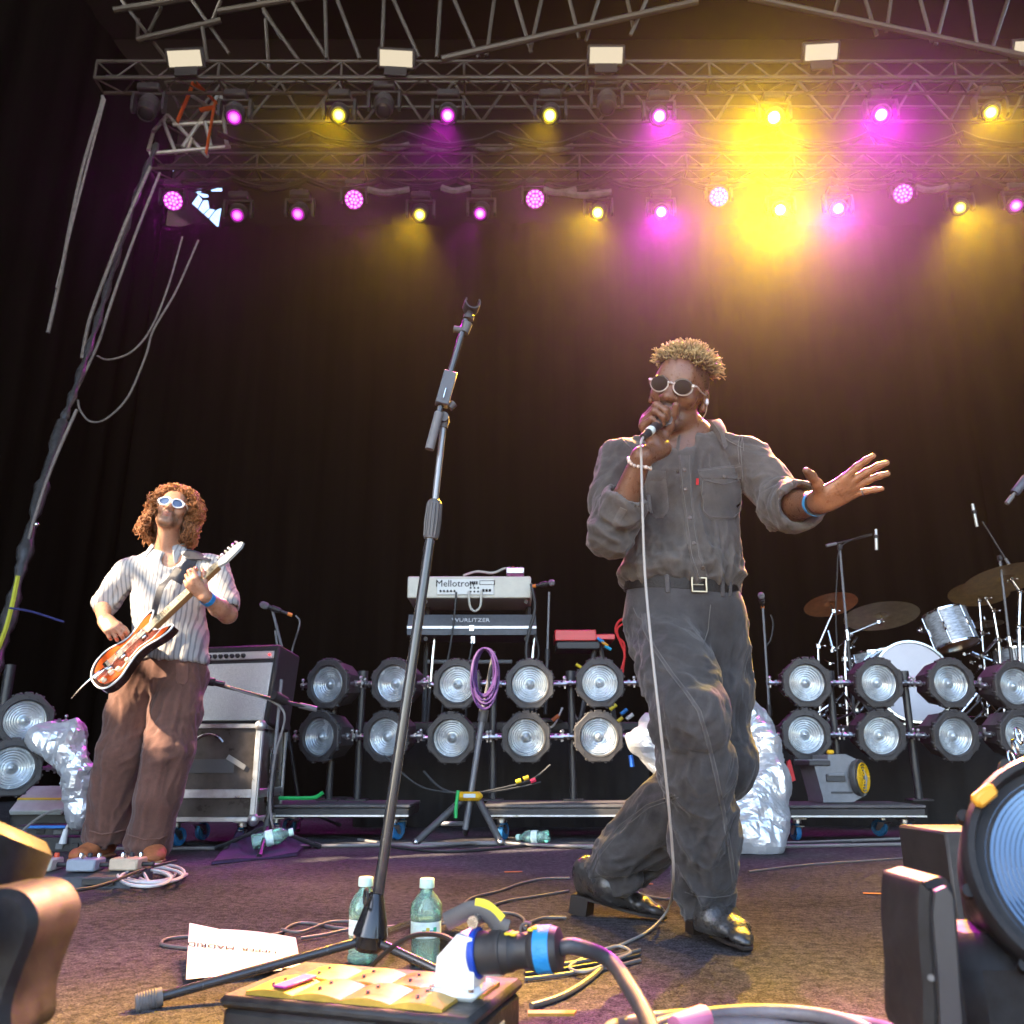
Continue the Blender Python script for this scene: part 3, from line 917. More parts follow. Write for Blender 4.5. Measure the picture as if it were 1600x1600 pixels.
    def grad(s, V, e=.0015):
        d0 = s.ev(V)
        G = np.stack([s.ev(V + np3(np.eye(3)[k]) * e) - d0 for k in range(3)], 1)
        G /= np.maximum(np.linalg.norm(G, axis=1, keepdims=True), 1e-9)
        return d0, G
def np_mesh(name, V, F, cols=None):
    me = bpy.data.meshes.new(name)
    me.vertices.add(len(V)); me.vertices.foreach_set('co', np.ascontiguousarray(V, dtype=np.float32).ravel())
    me.loops.add(F.size); me.loops.foreach_set('vertex_index', np.ascontiguousarray(F, dtype=np.int32).ravel())
    me.polygons.add(len(F)); me.polygons.foreach_set('loop_start', np.arange(len(F), dtype=np.int32) * F.shape[1])
    me.polygons.foreach_set('loop_total', np.full(len(F), F.shape[1], dtype=np.int32))
    me.update(calc_edges=True); me.validate()
    me.polygons.foreach_set('use_smooth', [True] * len(me.polygons))
    if cols is not None:
        at = me.color_attributes.new('tint', 'FLOAT_COLOR', 'POINT')
        at.data.foreach_set('color', np.concatenate([cols, np.ones((len(V), 1))], 1).astype(np.float32).ravel())
    me.update()
    return me
def weld_smooth(V, F, it=2, lam=.5):
    """a few Laplacian steps"""
    for _ in range(it):
        acc = np.zeros_like(V); cnt = np.zeros(len(V))
        for a, b in ((0, 1), (1, 2), (2, 3), (3, 0)):
            np.add.at(acc, F[:, a], V[F[:, b]]); np.add.at(cnt, F[:, a], 1)
            np.add.at(acc, F[:, b], V[F[:, a]]); np.add.at(cnt, F[:, b], 1)
        V = V + lam * (acc / np.maximum(cnt, 1)[:, None] - V)
    return V
def vnormals(V, F):
    n = np.cross(V[F[:, 2]] - V[F[:, 0]], V[F[:, 3]] - V[F[:, 1]])
    N = np.zeros_like(V)
    for k in range(4): np.add.at(N, F[:, k], n)
    return N / np.maximum(np.linalg.norm(N, axis=1, keepdims=True), 1e-12)
def folds(p, ax, L, amp, seed, freq=1.0):
    """cloth creases: warped ridged noise, long along the direction ax"""
    z = np3(ax) / np.linalg.norm(ax)
    t = np.abs(z @ np3((0, 0, 1)))
    ref = np3((0, 1, 0)) if t > .8 else np3((0, 0, 1))
    x = np.cross(ref, z); x /= np.linalg.norm(x); y = np.cross(z, x)
    q = np.stack([p @ x, p @ y, p @ z], 1)
    w = np.stack([vnoise(q * 7 + 3.1, seed), vnoise(q * 7 + 9.7, seed + 1), vnoise(q * 7 - 5, seed + 2)], 1)
    q = q + w * .035
    a = vnoise(np.stack([q[:, 0] * 17, q[:, 1] * 17, q[:, 2] * 17 / L], 1) * freq, seed + 3)
    b = vnoise(np.stack([q[:, 0] * 34, q[:, 1] * 34, q[:, 2] * 34 / L], 1) * freq, seed + 4)
    c = vnoise(np.stack([q[:, 0] * 66, q[:, 1] * 66, q[:, 2] * 66 / L], 1) * freq, seed + 5)
    return 1.5 * amp * ((1 - 2 * np.abs(a) ** .8) * .62 + (1 - 2 * np.abs(b) ** .8) * .30 + (1 - 2 * np.abs(c)) * .13)

def hand(s, W, d, n, left, curls, spread=(10, 3, -4, -12), thumb=(35, 20, 10, 15), sc=1.0, k=.006, prox=None):
    """W wrist, d towards the knuckles, n out of the palm; curls: per finger (3 angles towards the palm)"""
    d = Vector(d).normalized(); n = Vector(n); n = (n - d * n.dot(d)).normalized()
    sd = n.cross(d) if left else d.cross(n)           # towards the thumb
    W = Vector(W)
    base = [(.030, .092), (.010, .097), (-.011, .092), (-.030, .083)]
    ln = [(.043, .027, .021), (.048, .031, .022), (.044, .029, .021), (.034, .021, .018)]
    rad = [.0092, .0095, .009, .0078]
    tips = []
    for f in range(4):
        b0 = W + (d * base[f][1] + sd * base[f][0]) * sc
        s.rc(W + (d * .008 + sd * base[f][0] * .62) * sc, b0, .0145 * sc, .0115 * sc, k=.018)
        dirb = (d * math.cos(R(spread[f])) + sd * math.sin(R(spread[f]))).normalized()
        ang = 0; p = b0; pts = [p]; rr = [.0112 * sc]
        for j in range(3):
            ang += curls[f][j]
            v = dirb * math.cos(R(ang)) + n * math.sin(R(ang))
            p = p + v * ln[f][j] * sc
            pts.append(p); rr.append(rad[f] * sc * (1.0, .92, .80)[j])
        s.chain(pts, rr, k=k)
        tips.append(pts)
    s.rc(W + (d * .035 + sd * .012) * sc, W + (d * .075 + sd * .004) * sc, .017 * sc, .014 * sc, k=.02)
    s.rc(W + (d * .03 - sd * .018 + n * .005) * sc, W + (d * .06 - sd * .022 + n * .004) * sc, .015 * sc, .012 * sc, k=.02)
    # thumb: out angle, forward (towards palm) angle, then two bends
    oa, na, b1, b2 = thumb
    t0 = W + (d * .018 + sd * .020 + n * .004) * sc
    v = (d * math.cos(R(oa)) + sd * math.sin(R(oa))) * math.cos(R(na)) + n * math.sin(R(na))
    t1 = t0 + v * .046 * sc
    v2 = (d * math.cos(R(oa - b1)) + sd * math.sin(R(oa - b1))) * math.cos(R(na)) + n * math.sin(R(na))
    t2 = t1 + v2 * .036 * sc
    v3 = (d * math.cos(R(oa - b1 - b2)) + sd * math.sin(R(oa - b1 - b2))) * math.cos(R(na)) + n * math.sin(R(na))
    t3 = t2 + v3 * .026 * sc
    s.chain([t0, t1, t2, t3], [.0175 * sc, .0128 * sc, .0108 * sc, .0092 * sc], k=.012)
    return tips, (t0, t1, t2, t3)

def head_sdf(s, c, M, sc=1.0, nose=1.0, lips=1.0, mouth_open=0.0):
    """adult head; M columns = (his left, forward, up); c = middle of the skull between the ears"""
    W = lambda x, y, z: Vector(c) + M @ (Vector((x, y, z)) * sc)
    Ms = M
    E = lambda x, y, z, rx, ry, rz, k=.02, op='u', tilt=0: s.el(W(x, y, z), (rx * sc, ry * sc, rz * sc), (Ms @ Matrix.Rotation(R(tilt), 3, 'X')), k, op)
    E(0, -.012, .038, .076, .096, .082, .02)            # cranium
    E(0, .035, .012, .066, .064, .085, .03)             # face mass
    s.rc(W(-.044, .02, -.062), W(-.018, .074, -.094), .023 * sc, .020 * sc, .03)   # jaw
    s.rc(W(.044, .02, -.062), W(.018, .074, -.094), .023 * sc, .020 * sc, .03)
    s.rc(W(-.018, .074, -.094), W(.018, .074, -.094), .020 * sc, .020 * sc, .02)
    E(0, .078, -.102, .017, .014, .014, .02)            # chin
    s.rc(W(-.036, .082, .028), W(.036, .082, .028), .013 * sc, .013 * sc, .022)   # brow
    E(0, .080, .055, .045, .018, .035, .03)             # forehead
    for x in (-1, 1):
        E(x * .043, .066, -.018, .022, .019, .020, .025)    # cheekbone
        E(x * .034, .096, .008, .019, .015, .013, .012, 's')   # eye socket
        E(x * .033, .080, .008, .0135, .0125, .011, .004)      # lids over the eyes
        # ear
        E(x * .079, -.006, -.006, .009, .019, .031, .008, 'u', -10)
        E(x * .089, .002, -.003, .007, .011, .019, .005, 's', -10)
        E(x * .078, .004, -.030, .008, .008, .010, .006)
        E(x * .013 * nose, .102, -.030, .0115 * nose, .013, .010, .008)       # nostril wings
        E(x * .0075 * nose, .1085, -.0405, .0045, .006, .004, .003, 's')
        s.rc(W(x * .026, .094, -.035), W(x * .040, .078, -.072), .004 * sc, .005 * sc, .012, 's')   # fold beside the mouth
    s.rc(W(0, .092, .022), W(0, .116, -.026), .009 * sc, .0125 * sc, .014)   # nose bridge
    E(0, .116, -.028, .0135 * nose, .012, .0115, .01)
    E(0, .088, -.055, .030, .014, .020, .02)               # muzzle
    mo = mouth_open
    s.rc(W(-.020, .0965, -.058), W(0, .1055, -.0555), .0055 * lips * sc, .0072 * lips * sc, .006)
    s.rc(W(.020, .0965, -.058), W(0, .1055, -.0555), .0055 * lips * sc, .0072 * lips * sc, .006)
    s.rc(W(-.018, .0955, -.068 - mo), W(0, .1025, -.0705 - mo), .0055 * lips * sc, .0078 * lips * sc, .006)
    s.rc(W(.018, .0955, -.068 - mo), W(0, .1025, -.0705 - mo), .0055 * lips * sc, .0078 * lips * sc, .006)
    if mo: E(0, .105, -.063 - mo / 2, .017, .02, .004 + mo * .7, .004, 's')
    else: s.rc(W(-.022, .105, -.0632), W(.022, .105, -.0632), .0018 * sc, .0018 * sc, .003, 's')
    return W
# ================================================================== the singer
def bvh_of(V, F): return BVHTree.FromPolygons([tuple(v) for v in V], [tuple(f) for f in F])
CAMV = Vector((0, 0, CAM_H))
def on(bvh, px, py, off=0.0, fallback=None):
    """the point of a surface that shows at (px, py), lifted by off along its normal"""
    d = ray(px, py).normalized()
    loc, nrm, _i, _d = bvh.ray_cast(CAMV, d)
    if loc is None:
        # nearest surface point to the ray at the mean distance
        q = CAMV + d * (fallback or 2.6)
        loc, nrm, _i, _d = bvh.find_nearest(q)
    if nrm.dot(d) > 0: nrm = -nrm
    return loc + nrm * off
def lerp2(a, b, t): return (a[0] + (b[0] - a[0]) * t, a[1] + (b[1] - a[1]) * t)
def patch(bvh, left, right, nu=6, nv=10, h=.003, fb=None):
    """a sewn-on piece: the area between two pixel polylines laid on the surface, h thick"""
    def at(pl, t):
        x = t * (len(pl) - 1); i = min(int(x), len(pl) - 2)
        return lerp2(pl[i], pl[i + 1], x - i)
    m = MB(); top = []
    for j in range(nv + 1):
        a, b = at(left, j / nv), at(right, j / nv)
        for i in range(nu + 1):
            q = lerp2(a, b, i / nu)
            edge = i in (0, nu) or j in (0, nv)
            top.append(on(bvh, *q, h * (.55 if edge else 1.0), fb))
    low = []
    for j in range(nv + 1):
        a, b = at(left, j / nv), at(right, j / nv)
        for i in range(nu + 1):
            low.append(on(bvh, *lerp2(a, b, i / nu), -.002, fb))
    N = nu + 1
    fs = []
    for j in range(nv):
        for i in range(nu):
            k = j * N + i
            fs.append((k, k + N, k + N + 1, k + 1))
    o = len(top)
    ring = [i for i in range(nu)] + [j * N + nu for j in range(nv)] + [nv * N + nu - i for i in range(nu)] + [(nv - j) * N for j in range(nv)]
    for i in range(len(ring)):
        a, b = ring[i], ring[(i + 1) % len(ring)]
        fs.append((a, b, b + o, a + o))
    return m.add(top + low, fs)
def stitch(bvh, pts, r=.0011, off=.0022, seg=6, m=None, fb=None):
    m = m or MB()
    dense = []
    for i in range(len(pts) - 1):
        n = max(2, int(math.hypot(pts[i + 1][0] - pts[i][0], pts[i + 1][1] - pts[i][1]) / 5))
        for k in range(n): dense.append(lerp2(pts[i], pts[i + 1], k / n))
    dense.append(pts[-1])
    return m.tube([on(bvh, *q, off, fb) for q in dense], r, 5)

def denim(name, col, scale=900, fade=.35):
    m = bpy.data.materials.new(name); m.use_nodes = True
    nt = m.node_tree; b = nt.nodes['Principled BSDF']
    tc = nt.nodes.new('ShaderNodeTexCoord')
    big = nt.nodes.new('ShaderNodeTexNoise'); big.inputs['Scale'].default_value = 9; big.inputs['Detail'].default_value = 6; big.inputs['Roughness'].default_value = .7
    fine = nt.nodes.new('ShaderNodeTexNoise'); fine.inputs['Scale'].default_value = scale; fine.inputs['Detail'].default_value = 2
    mp = nt.nodes.new('ShaderNodeMapping'); mp.inputs['Rotation'].default_value = (0, .6, .3); mp.inputs['Scale'].default_value = (1, 1, .35)
    nt.links.new(tc.outputs['Object'], big.inputs['Vector'])
    nt.links.new(tc.outputs['Object'], mp.inputs[0]); nt.links.new(mp.outputs[0], fine.inputs['Vector'])
    geo = nt.nodes.new('ShaderNodeNewGeometry')
    def mr(src, a, c, lo, hi):
        r = nt.nodes.new('ShaderNodeMapRange'); r.inputs[1].default_value = a; r.inputs[2].default_value = c; r.inputs[3].default_value = lo; r.inputs[4].default_value = hi
        nt.links.new(src, r.inputs[0]); return r.outputs[0]
    def mul(a, c):
        x = nt.nodes.new('ShaderNodeMath'); x.operation = 'MULTIPLY'; nt.links.new(a, x.inputs[0]); nt.links.new(c, x.inputs[1]); return x.outputs[0]
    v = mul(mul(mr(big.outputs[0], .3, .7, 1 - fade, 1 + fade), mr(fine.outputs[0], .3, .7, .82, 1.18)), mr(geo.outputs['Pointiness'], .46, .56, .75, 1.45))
    vm = nt.nodes.new('ShaderNodeVectorMath'); vm.operation = 'SCALE'; vm.inputs[0].default_value = col
    nt.links.new(v, vm.inputs['Scale']); nt.links.new(vm.outputs[0], b.inputs['Base Color'])
    b.inputs['Roughness'].default_value = .85; b.inputs['Specular IOR Level'].default_value = .25; b.inputs['Sheen Weight'].default_value = .2
    bp = nt.nodes.new('ShaderNodeBump'); bp.inputs['Strength'].default_value = .5; bp.inputs['Distance'].default_value = .0015
    nt.links.new(fine.outputs[0], bp.inputs['Height']); nt.links.new(bp.outputs[0], b.inputs['Normal'])
    return m
SHIRT = denim('washed_charcoal_denim', (.064, .056, .050))
JEANS = denim('black_denim', (.040, .037, .037), fade=.45)
THREAD = mat('thread', (.13, .12, .11), .8)
SKIN = mat('skin', (.15, .07, .04), .33, attr='tint', var=.10, vscale=70, bump=.22, bscale=260, sss=.05, rvar=.12, spec=.5)

def face_basis(yaw, pitch, roll):
    """columns (his left, forward, up); yaw > 0 turns the face to the viewer's left"""
    f = Vector((-math.sin(R(yaw)) * math.cos(R(pitch)), -math.cos(R(yaw)) * math.cos(R(pitch)), math.sin(R(pitch))))
    l = Vector((0, 0, 1)).cross(f).normalized() * 1.0
    u = f.cross(l) * 1.0
    if u.z < 0: u = -u
    if l.x < 0: l = -l
    q = Matrix.Rotation(R(roll), 3, f)
    l = q @ l; u = q @ u
    return Matrix((l, f, u)).transposed()

SB = PZ(1100, 1450, 0.0)
singer = empty('person', SB, label='singer in charcoal denim shirt and black jeans, holding a microphone to his mouth', cat='person')
# ---- body
hM = face_basis(24, -11, -19)
hC = P(1061, 617, 2.43)
body = SDF()
hW = head_sdf(body, hC, hM, 1.05, nose=1.22, lips=1.15, mouth_open=.006)
nb = P(1084, 690, 2.50)
body.rc(hW(0, -.02, -.06), nb, .056, .062, .03)
body.rc(hW(0, .02, -.085), nb + Vector((-.02, -.035, -.01)), .042, .045, .03)
shR, shL = P(966, 722, 2.46), P(1164, 716, 2.48)
pel = P(1066, 950, 2.51)
body.loft([(nb, (.075, .065)), (P(1070, 720, 2.5), (.155, .085)), (P(1068, 780, 2.5), (.148, .105)), (P(1065, 880, 2.5), (.14, .10)), (pel, (.15, .10))], (1, 0, 0), .03)
elR, wrR = P(957, 832, 2.36), P(1003, 714, 2.225)
elL, wrL = P(1226, 792, 2.36), P(1277, 786, 2.13)
body.rc(shR, elR, .05, .04, .03); body.rc(elR, elR.lerp(wrR, .35), .042, .042, .02); body.rc(elR.lerp(wrR, .35), wrR, .042, .0275, .02)
body.rc(shL, elL, .05, .04, .03); body.rc(elL, elL.lerp(wrL, .35), .042, .043, .02); body.rc(elL.lerp(wrL, .35), wrL, .043, .029, .02)
# mic direction and the fist that closes on it
mic_tail, mic_head = P(1013, 676, 2.165), P(1048, 645, 2.285)
mdir = (mic_head - mic_tail).normalized()
dR = Vector((-.18, 0, 1)); dR = (dR - mdir * dR.dot(mdir)).normalized()
nR = mdir.cross(dR)       # palm side
nR = -nR if nR.x < 0 else nR
grip = mic_tail.lerp(mic_head, .50)
WR = grip - dR * .072 - nR * .036
body.rc(wrR, WR, .027, .024, .015)
body.rc(wrR, WR + nR * .012, .024, .02, .015)
hand(body, WR, dR, nR, False, [(62, 78, 50), (66, 80, 52), (70, 82, 55), (74, 84, 55)], spread=(4, 1, -2, -5), thumb=(40, 42, 18, 25), sc=1.03)
dL = (P(1376, 733, 2.03) - P(1277, 786, 2.13)).normalized()
nL = Vector((.30, -.80, -.58))
tipsL, thL = hand(body, wrL, dL, nL, True, [(-8, 10, 6), (-4, 8, 8), (0, 10, 8), (6, 6, 4)], spread=(11, 1, -2, -15), thumb=(72, 8, -14, -6), sc=.99)
# legs inside the trousers
hipR, kneeR, ankR = P(1032, 985, 2.5), P(1083, 1118, 2.24), P(1106, 1400, 2.46)
hipL, kneeL, ankL = P(1112, 985, 2.55), P(1128, 1192, 2.52), P(950, 1366, 2.79)
body.rc(hipR, kneeR, .075, .05, .03); body.rc(kneeR, ankR, .05, .035, .02)
body.rc(hipL, kneeL, .075, .05, .03); body.rc(kneeL, ankL, .05, .035, .02)
V, F = body.mesh_np(.0042)
# colours of the skin itself
hi = np.array(hM.inverted() if False else hM.transposed())
L = (V - np3(hC)) @ hi.T
base = np.tile(np3((.150, .068, .038)), (len(V), 1))
def blend(cols, w, c): return cols * (1 - w[:, None]) + np3(c) * w[:, None]
def sm(x, a, b): t = np.clip((x - a) / (b - a), 0, 1); return t * t * (3 - 2 * t)
nz = vnoise(L * 90, 4) * .5 + .5
isH = sm(np.linalg.norm(L, axis=1), .17, .15)
fade_w = isH * sm(L[:, 2] + .55 * np.abs(L[:, 0]) - .45 * np.maximum(L[:, 1], 0), .045, .085) * (.45 + .5 * nz)
base = blend(base, np.clip(fade_w, 0, .85), (.030, .022, .018))
beard = isH * sm(L[:, 1], .045, .075) * sm(-L[:, 2], .040, .050) * (.35 + .4 * nz) * (1 - sm(np.abs(L[:, 0]), .035, .06) * .6)
base = blend(base, np.clip(beard, 0, .75), (.050, .042, .038))
mous = isH * sm(L[:, 1], .085, .093) * sm(-L[:, 2], .040, .045) * (1 - sm(-L[:, 2], .052, .055)) * (1 - sm(np.abs(L[:, 0]), .026, .034))
base = blend(base, mous * .85, (.028, .022, .020))
lip = isH * sm(L[:, 1], .092, .098) * sm(-L[:, 2], .0535, .056) * (1 - sm(-L[:, 2], .078, .082)) * (1 - sm(np.abs(L[:, 0]), .02, .024))
base = blend(base, lip * .6, (.16, .055, .045))
# palm of the open hand is lighter
dv = np3(dL); rel = V - np3(wrL)
N_ = vnormals(V, F)
pal = sm(-np.linalg.norm(rel - np.outer(rel @ dv, dv), axis=1), -.11, -.09) * sm(rel @ dv, -.01, .02) * sm(N_ @ np3((nL).normalized()), -.1, .5)
base = blend(base, pal * .8, (.36, .155, .075))
near = np.linalg.norm(rel, axis=1) < .26
crease = sm(.0022 - np.abs((rel @ dv) - .062 - .12 * np.abs(rel @ np3(Vector(nL).normalized().cross(dL)))), 0, .0015) * pal * near
base = blend(base, crease * .5, (.12, .045, .022))
bd = link('body', np_mesh('body', V, F, base), SKIN, singer, True)
bod_bvh = bvh_of(V, F)
# ---- shirt
st = SDF()
uS = (shL - shR).normalized()
st.loft([(P(1080, 690, 2.5), (.085, .072)), (P(1069, 726, 2.5), (.168, .100)), (P(1069, 772, 2.5), (.160, .120)), (P(1067, 840, 2.5), (.158, .118)), (P(1064, 893, 2.5), (.168, .127)), (P(1064, 912, 2.505), (.158, .120))], uS, .03)
st.chain([shR + Vector((.03, 0, .004)), nb + Vector((-.03, .01, -.016)), nb + Vector((.03, .01, -.016)), shL + Vector((-.03, 0, .004))], [.058, .058, .058, .058], .03)
st.chain([shR, shR.lerp(elR, .55) + Vector((-.012, 0, 0)), elR + Vector((-.006, 0, -.006))], [.064, .058, .056], .03)
cuR = elR.lerp(wrR, .33)
st.rc(elR + Vector((-.004, 0, -.004)), cuR, .058, .054, .025)
axR = (wrR - elR).normalized()
st.rc(cuR - axR * .012, cuR + axR * .022, .0635, .0615, .006)
st.chain([shL, shL.lerp(elL, .55) + Vector((.006, .0, .004)), elL], [.066, .060, .058], .03)
cuL = elL.lerp(wrL, .42)
axL = (wrL - elL).normalized()
st.rc(elL, cuL, .066, .062, .03)
st.rc(cuL - axL * .014, cuL + axL * .02, .070, .068, .006)
# cuffs are hollow, the neck is open
st.rc(cuR + axR * .018, cuR + axR * .14, .052, .056, .004, 's'); st.rc(cuR + axR * .085, cuR + axR * .18, .07, .07, 0, 's')
st.rc(cuL + axL * .012, cuL + axL * .14, .058, .062, .004, 's'); st.rc(cuL + axL * .09, cuL + axL * .18, .085, .085, 0, 's')
st.rc(hW(0, -.01, -.07), nb + Vector((0, -.005, .012)), .066, .070, .006, 's')
vtop, vbot = P(1070, 672, 2.35), P(1063, 732, 2.34)
st.chain([vtop, vbot, vbot + Vector((0, .1, 0))], [.050, .006, .005], .006, 's'); st.rc(vtop, vtop + Vector((0, .1, .0)), .05, .05, .004, 's')
st.bx(P(1062, 917, 2.5) - Vector((0, 0, .25)), (.5, .5, .25), Matrix.Rotation(R(4), 3, 'Y'), .002, .012, 's')
V, F = st.mesh_np(.0052)
N_ = vnormals(V, F)
arm = lambda a, b, r: sm(-SDF.one(('rc', np3(a), np3(b), r, r, 0, 'u'), V), -.03, .01)
wR, wR2, wL, wL2 = arm(shR, elR, .07), arm(elR, cuR, .07), arm(shL, elL, .07), arm(elL, cuL, .075)
wT = np.clip(1 - wR - wR2 - wL - wL2, 0, 1)
disp = wT * folds(V, (.25, 0, 1), 3.0, .0060, 1) + wT * sm(-V[:, 2], -P(0, 820, 2.5).z, -P(0, 905, 2.5).z) * folds(V, (.1, 0, 1), 1.2, .006, 8)
disp += wR * folds(V, np3(Vector((.5, .2, .6))), 2.4, .005, 2) + wR2 * folds(V, np3(axR.cross(Vector((0, 1, 0)))), 2.2, .0055, 3)
disp += wL * folds(V, np3(Vector((.75, -.2, -.35))), 3.0, .0055, 4) + wL2 * folds(V, np3(axL.cross(Vector((0, 0, 1)))), 2.2, .0065, 5)
V = V + N_ * (1.7 * disp)[:, None]
V = weld_smooth(V, F, 1, .15)
shirt = link('shirt', np_mesh('shirt', V, F), SHIRT, singer, True)
sb = bvh_of(V, F)
def col_line(bvh, name, plist, parent, m=THREAD, r=.0011, off=.002, fb=None):
    for p in plist: stitch(bvh, p, r, off, fb=fb).build(name, m, parent, True)
pl_l = [(1060, 712), (1063, 760), (1069, 800), (1073, 840), (1078, 870), (1090, 906)]
pl_r = [(1079, 712), (1081, 760), (1085, 800), (1090, 840), (1096, 870), (1110, 908)]
patch(sb, pl_l, pl_r, 4, 26, .0035).build('placket', SHIRT, shirt, True)
col_line(sb, 'seam', [[(x + 3, y) for x, y in pl_l], [(x - 3, y) for x, y in pl_r]], shirt, off=.0045)
BUTTON = mat('button', (.16, .13, .11), .3, .6)
for x, y in ((1069, 735), (1071, 765), (1077, 810), (1083, 850), (1097, 886)):
    p = on(sb, x, y, .0045); q = on(sb, x, y, .0095)
    MB().lathe([(.0058, 0), (.0062, .0012), (.0048, .0022), (.0035, .0014), (.0001, .0014)], frame_z(q - p), 14, p, capends=False).build('button', BUTTON, shirt, True)
# chest pockets with flaps
pk = patch(sb, [(1093, 742), (1095, 770), (1097, 800), (1108, 812)], [(1157, 740), (1158, 770), (1158, 800), (1146, 812)], 8, 10, .0025)
pko = pk.build('pocket', SHIRT, shirt, True)
fp = patch(sb, [(1090, 734), (1092, 742), (1098, 749)], [(1160, 725), (1161, 740), (1160, 748)], 10, 5, .0058).build('pocket_flap', SHIRT, shirt, True)
col_line(sb, 'seam', [[(1096, 752), (1097, 798), (1108, 809), (1145, 809), (1155, 798), (1156, 750)], [(1092, 738), (1159, 729)], [(1098, 751), (1128, 757), (1158, 750)]], shirt, off=.0056)
p, q = on(sb, 1129, 746, .006), on(sb, 1129, 746, .012)
MB().lathe([(.0058, 0), (.0062, .0012), (.0048, .0022), (.0035, .0014), (.0001, .0014)], frame_z(q - p), 14, p, capends=False).build('button', BUTTON, shirt, True)
patch(sb, [(1088, 748), (1088, 758)], [(1092, 748), (1092, 758)], 1, 2, .005).build('tag', mat('red_tag', (.5, .015, .02), .6), shirt, True)
patch(sb, [(1008, 742), (1010, 770), (1014, 800), (1024, 810)], [(1040, 742), (1043, 770), (1045, 798), (1036, 809)], 6, 8, .0025).build('pocket', SHIRT, shirt, True)
patch(sb, [(1006, 735), (1006, 745), (1008, 750)], [(1040, 736), (1041, 744), (1034, 752)], 6, 4, .0058).build('pocket_flap', SHIRT, shirt, True)
# shoulder seams, yoke, sleeve tab
col_line(sb, 'seam', [[(1161, 676), (1157, 700), (1160, 730), (1162, 765)], [(1157, 676), (1153, 700), (1156, 730)], [(1010, 690), (1012, 712), (1006, 735)], [(968, 683), (986, 700), (996, 722)],
                      [(1118, 672), (1140, 690), (1160, 700)]], shirt, r=.0013, off=.0016)
patch(sb, [(969, 792), (955, 818)], [(980, 797), (964, 824)], 3, 6, .004).build('sleeve_tab', SHIRT, shirt, True)
# collar: stand and fold, open at the throat
def collar(c, rx, ry, M, a0, a1, h_in, h_out, tip, n=36):
    m = MB(); rows = []
    for i in range(n + 1):
        t = i / n; a = a0 + (a1 - a0) * t
        e = abs(2 * t - 1)
        drop = tip * max(0, (e - .55) / .45) ** 1.6
        rad = Vector((math.cos(a), math.sin(a), 0))
        b = Vector((rx * rad.x, ry * rad.y, -.030 * e * e))
        out = Vector((rad.x, rad.y, 0))
        rows.append([c + M @ v for v in (b + out * .001, b + out * .004 + Vector((0, 0, h_in * .6)), b + out * .007 + Vector((0, 0, h_in)), b + out * .013 + Vector((0, 0, h_in * .92)),
                                        b + out * (.020 + drop * .35) + Vector((0, 0, h_in * .4 - drop * .3)), b + out * (.026 + drop * .6) + Vector((0, 0, -h_out - drop * .75)),
                                        b + out * (.022 + drop * .6) + Vector((0, 0, -h_out - drop * .75)), b + out * .012 + Vector((0, 0, h_in * .3)))])
    k = len(rows[0])
    vs = [p for r_ in rows for p in r_]
    fs = []
    for i in range(n):
        for j in range(k):
            a, b = i * k + j, i * k + (j + 1) % k
            fs.append((a, b, b + k, a + k))
    fs += [tuple(range(k))[::-1], tuple(range(n * k, n * k + k))]
    return m.add(vs, fs)
cm = Matrix.Rotation(R(12), 3, 'X')
collar(nb + Vector((.0, .0, .052)), .074, .072, cm, R(-60), R(240), .034, .014, .065).build('collar', SHIRT, shirt, True, sharp=60)
# ---- trousers
tr = SDF()
uP = Vector((1, .12, -.03))
tr.loft([(P(1063, 916, 2.505), (.158, .118)), (P(1069, 950, 2.51), (.170, .126)), (P(1072, 1000, 2.51), (.162, .116))], uP, .03)
tr.chain([hipR + Vector((.012, 0, .02)), hipR.lerp(kneeR, .55) + Vector((.0, -.01, 0)), kneeR + Vector((0, .01, 0)), kneeR.lerp(ankR, .28) + Vector((0, .0, 0)), kneeR.lerp(ankR, .62), ankR + Vector((0, -.005, .0))], [.104, .094, .081, .080, .078, .071], .035)
tr.chain([hipL + Vector((-.005, 0, .02)), hipL.lerp(kneeL, .5), kneeL, kneeL.lerp(ankL, .45) + Vector((0, 0, .008)), kneeL.lerp(ankL, .82), ankL + Vector((0, 0, .0))], [.102, .094, .086, .093, .086, .066], .035)
aR = (ankR - kneeR.lerp(ankR, .62)).normalized(); aL = (ankL - kneeL.lerp(ankL, .82)).normalized()
tr.rc(ankR + aR * .03, ankR + aR * .2, .062, .07, .003, 's'); tr.bx(ankR + aR * .135, (.2, .2, .1), frame_z(aR), .001, .002, 's')
tr.rc(ankL + aL * .03, ankL + aL * .2, .058, .07, .003, 's'); tr.bx(ankL + aL * .135, (.14, .14, .1), frame_z(aL), .001, .002, 's')
tr.bx(P(1063, 910, 2.5) + Vector((0, 0, .25)), (.5, .5, .25), Matrix.Rotation(R(5), 3, 'Y'), .002, .006, 's')
V, F = tr.mesh_np(.0055)
N_ = vnormals(V, F)
seg = lambda a, b, r: sm(-SDF.one(('rc', np3(a), np3(b), r, r, 0, 'u'), V), -.04, .0)
w1, w2, w3, w4 = seg(hipR, kneeR, .09), seg(kneeR, ankR, .085), seg(hipL, kneeL, .09), seg(kneeL, ankL, .09)
tot = np.maximum(w1 + w2 + w3 + w4, 1)
d = (w1 * folds(V, np3((.7, -.4, -.25)), 2.6, .008, 11) + w2 * folds(V, np3(Vector((.25, 0, 1))), 3.2, .0105, 12) + w3 * folds(V, np3((.3, 0, 1)), 3, .008, 13) + w4 * folds(V, np3((ankL - kneeL).normalized()) + np3((0, 0, .3)), 3.5, .0095, 14)) / tot
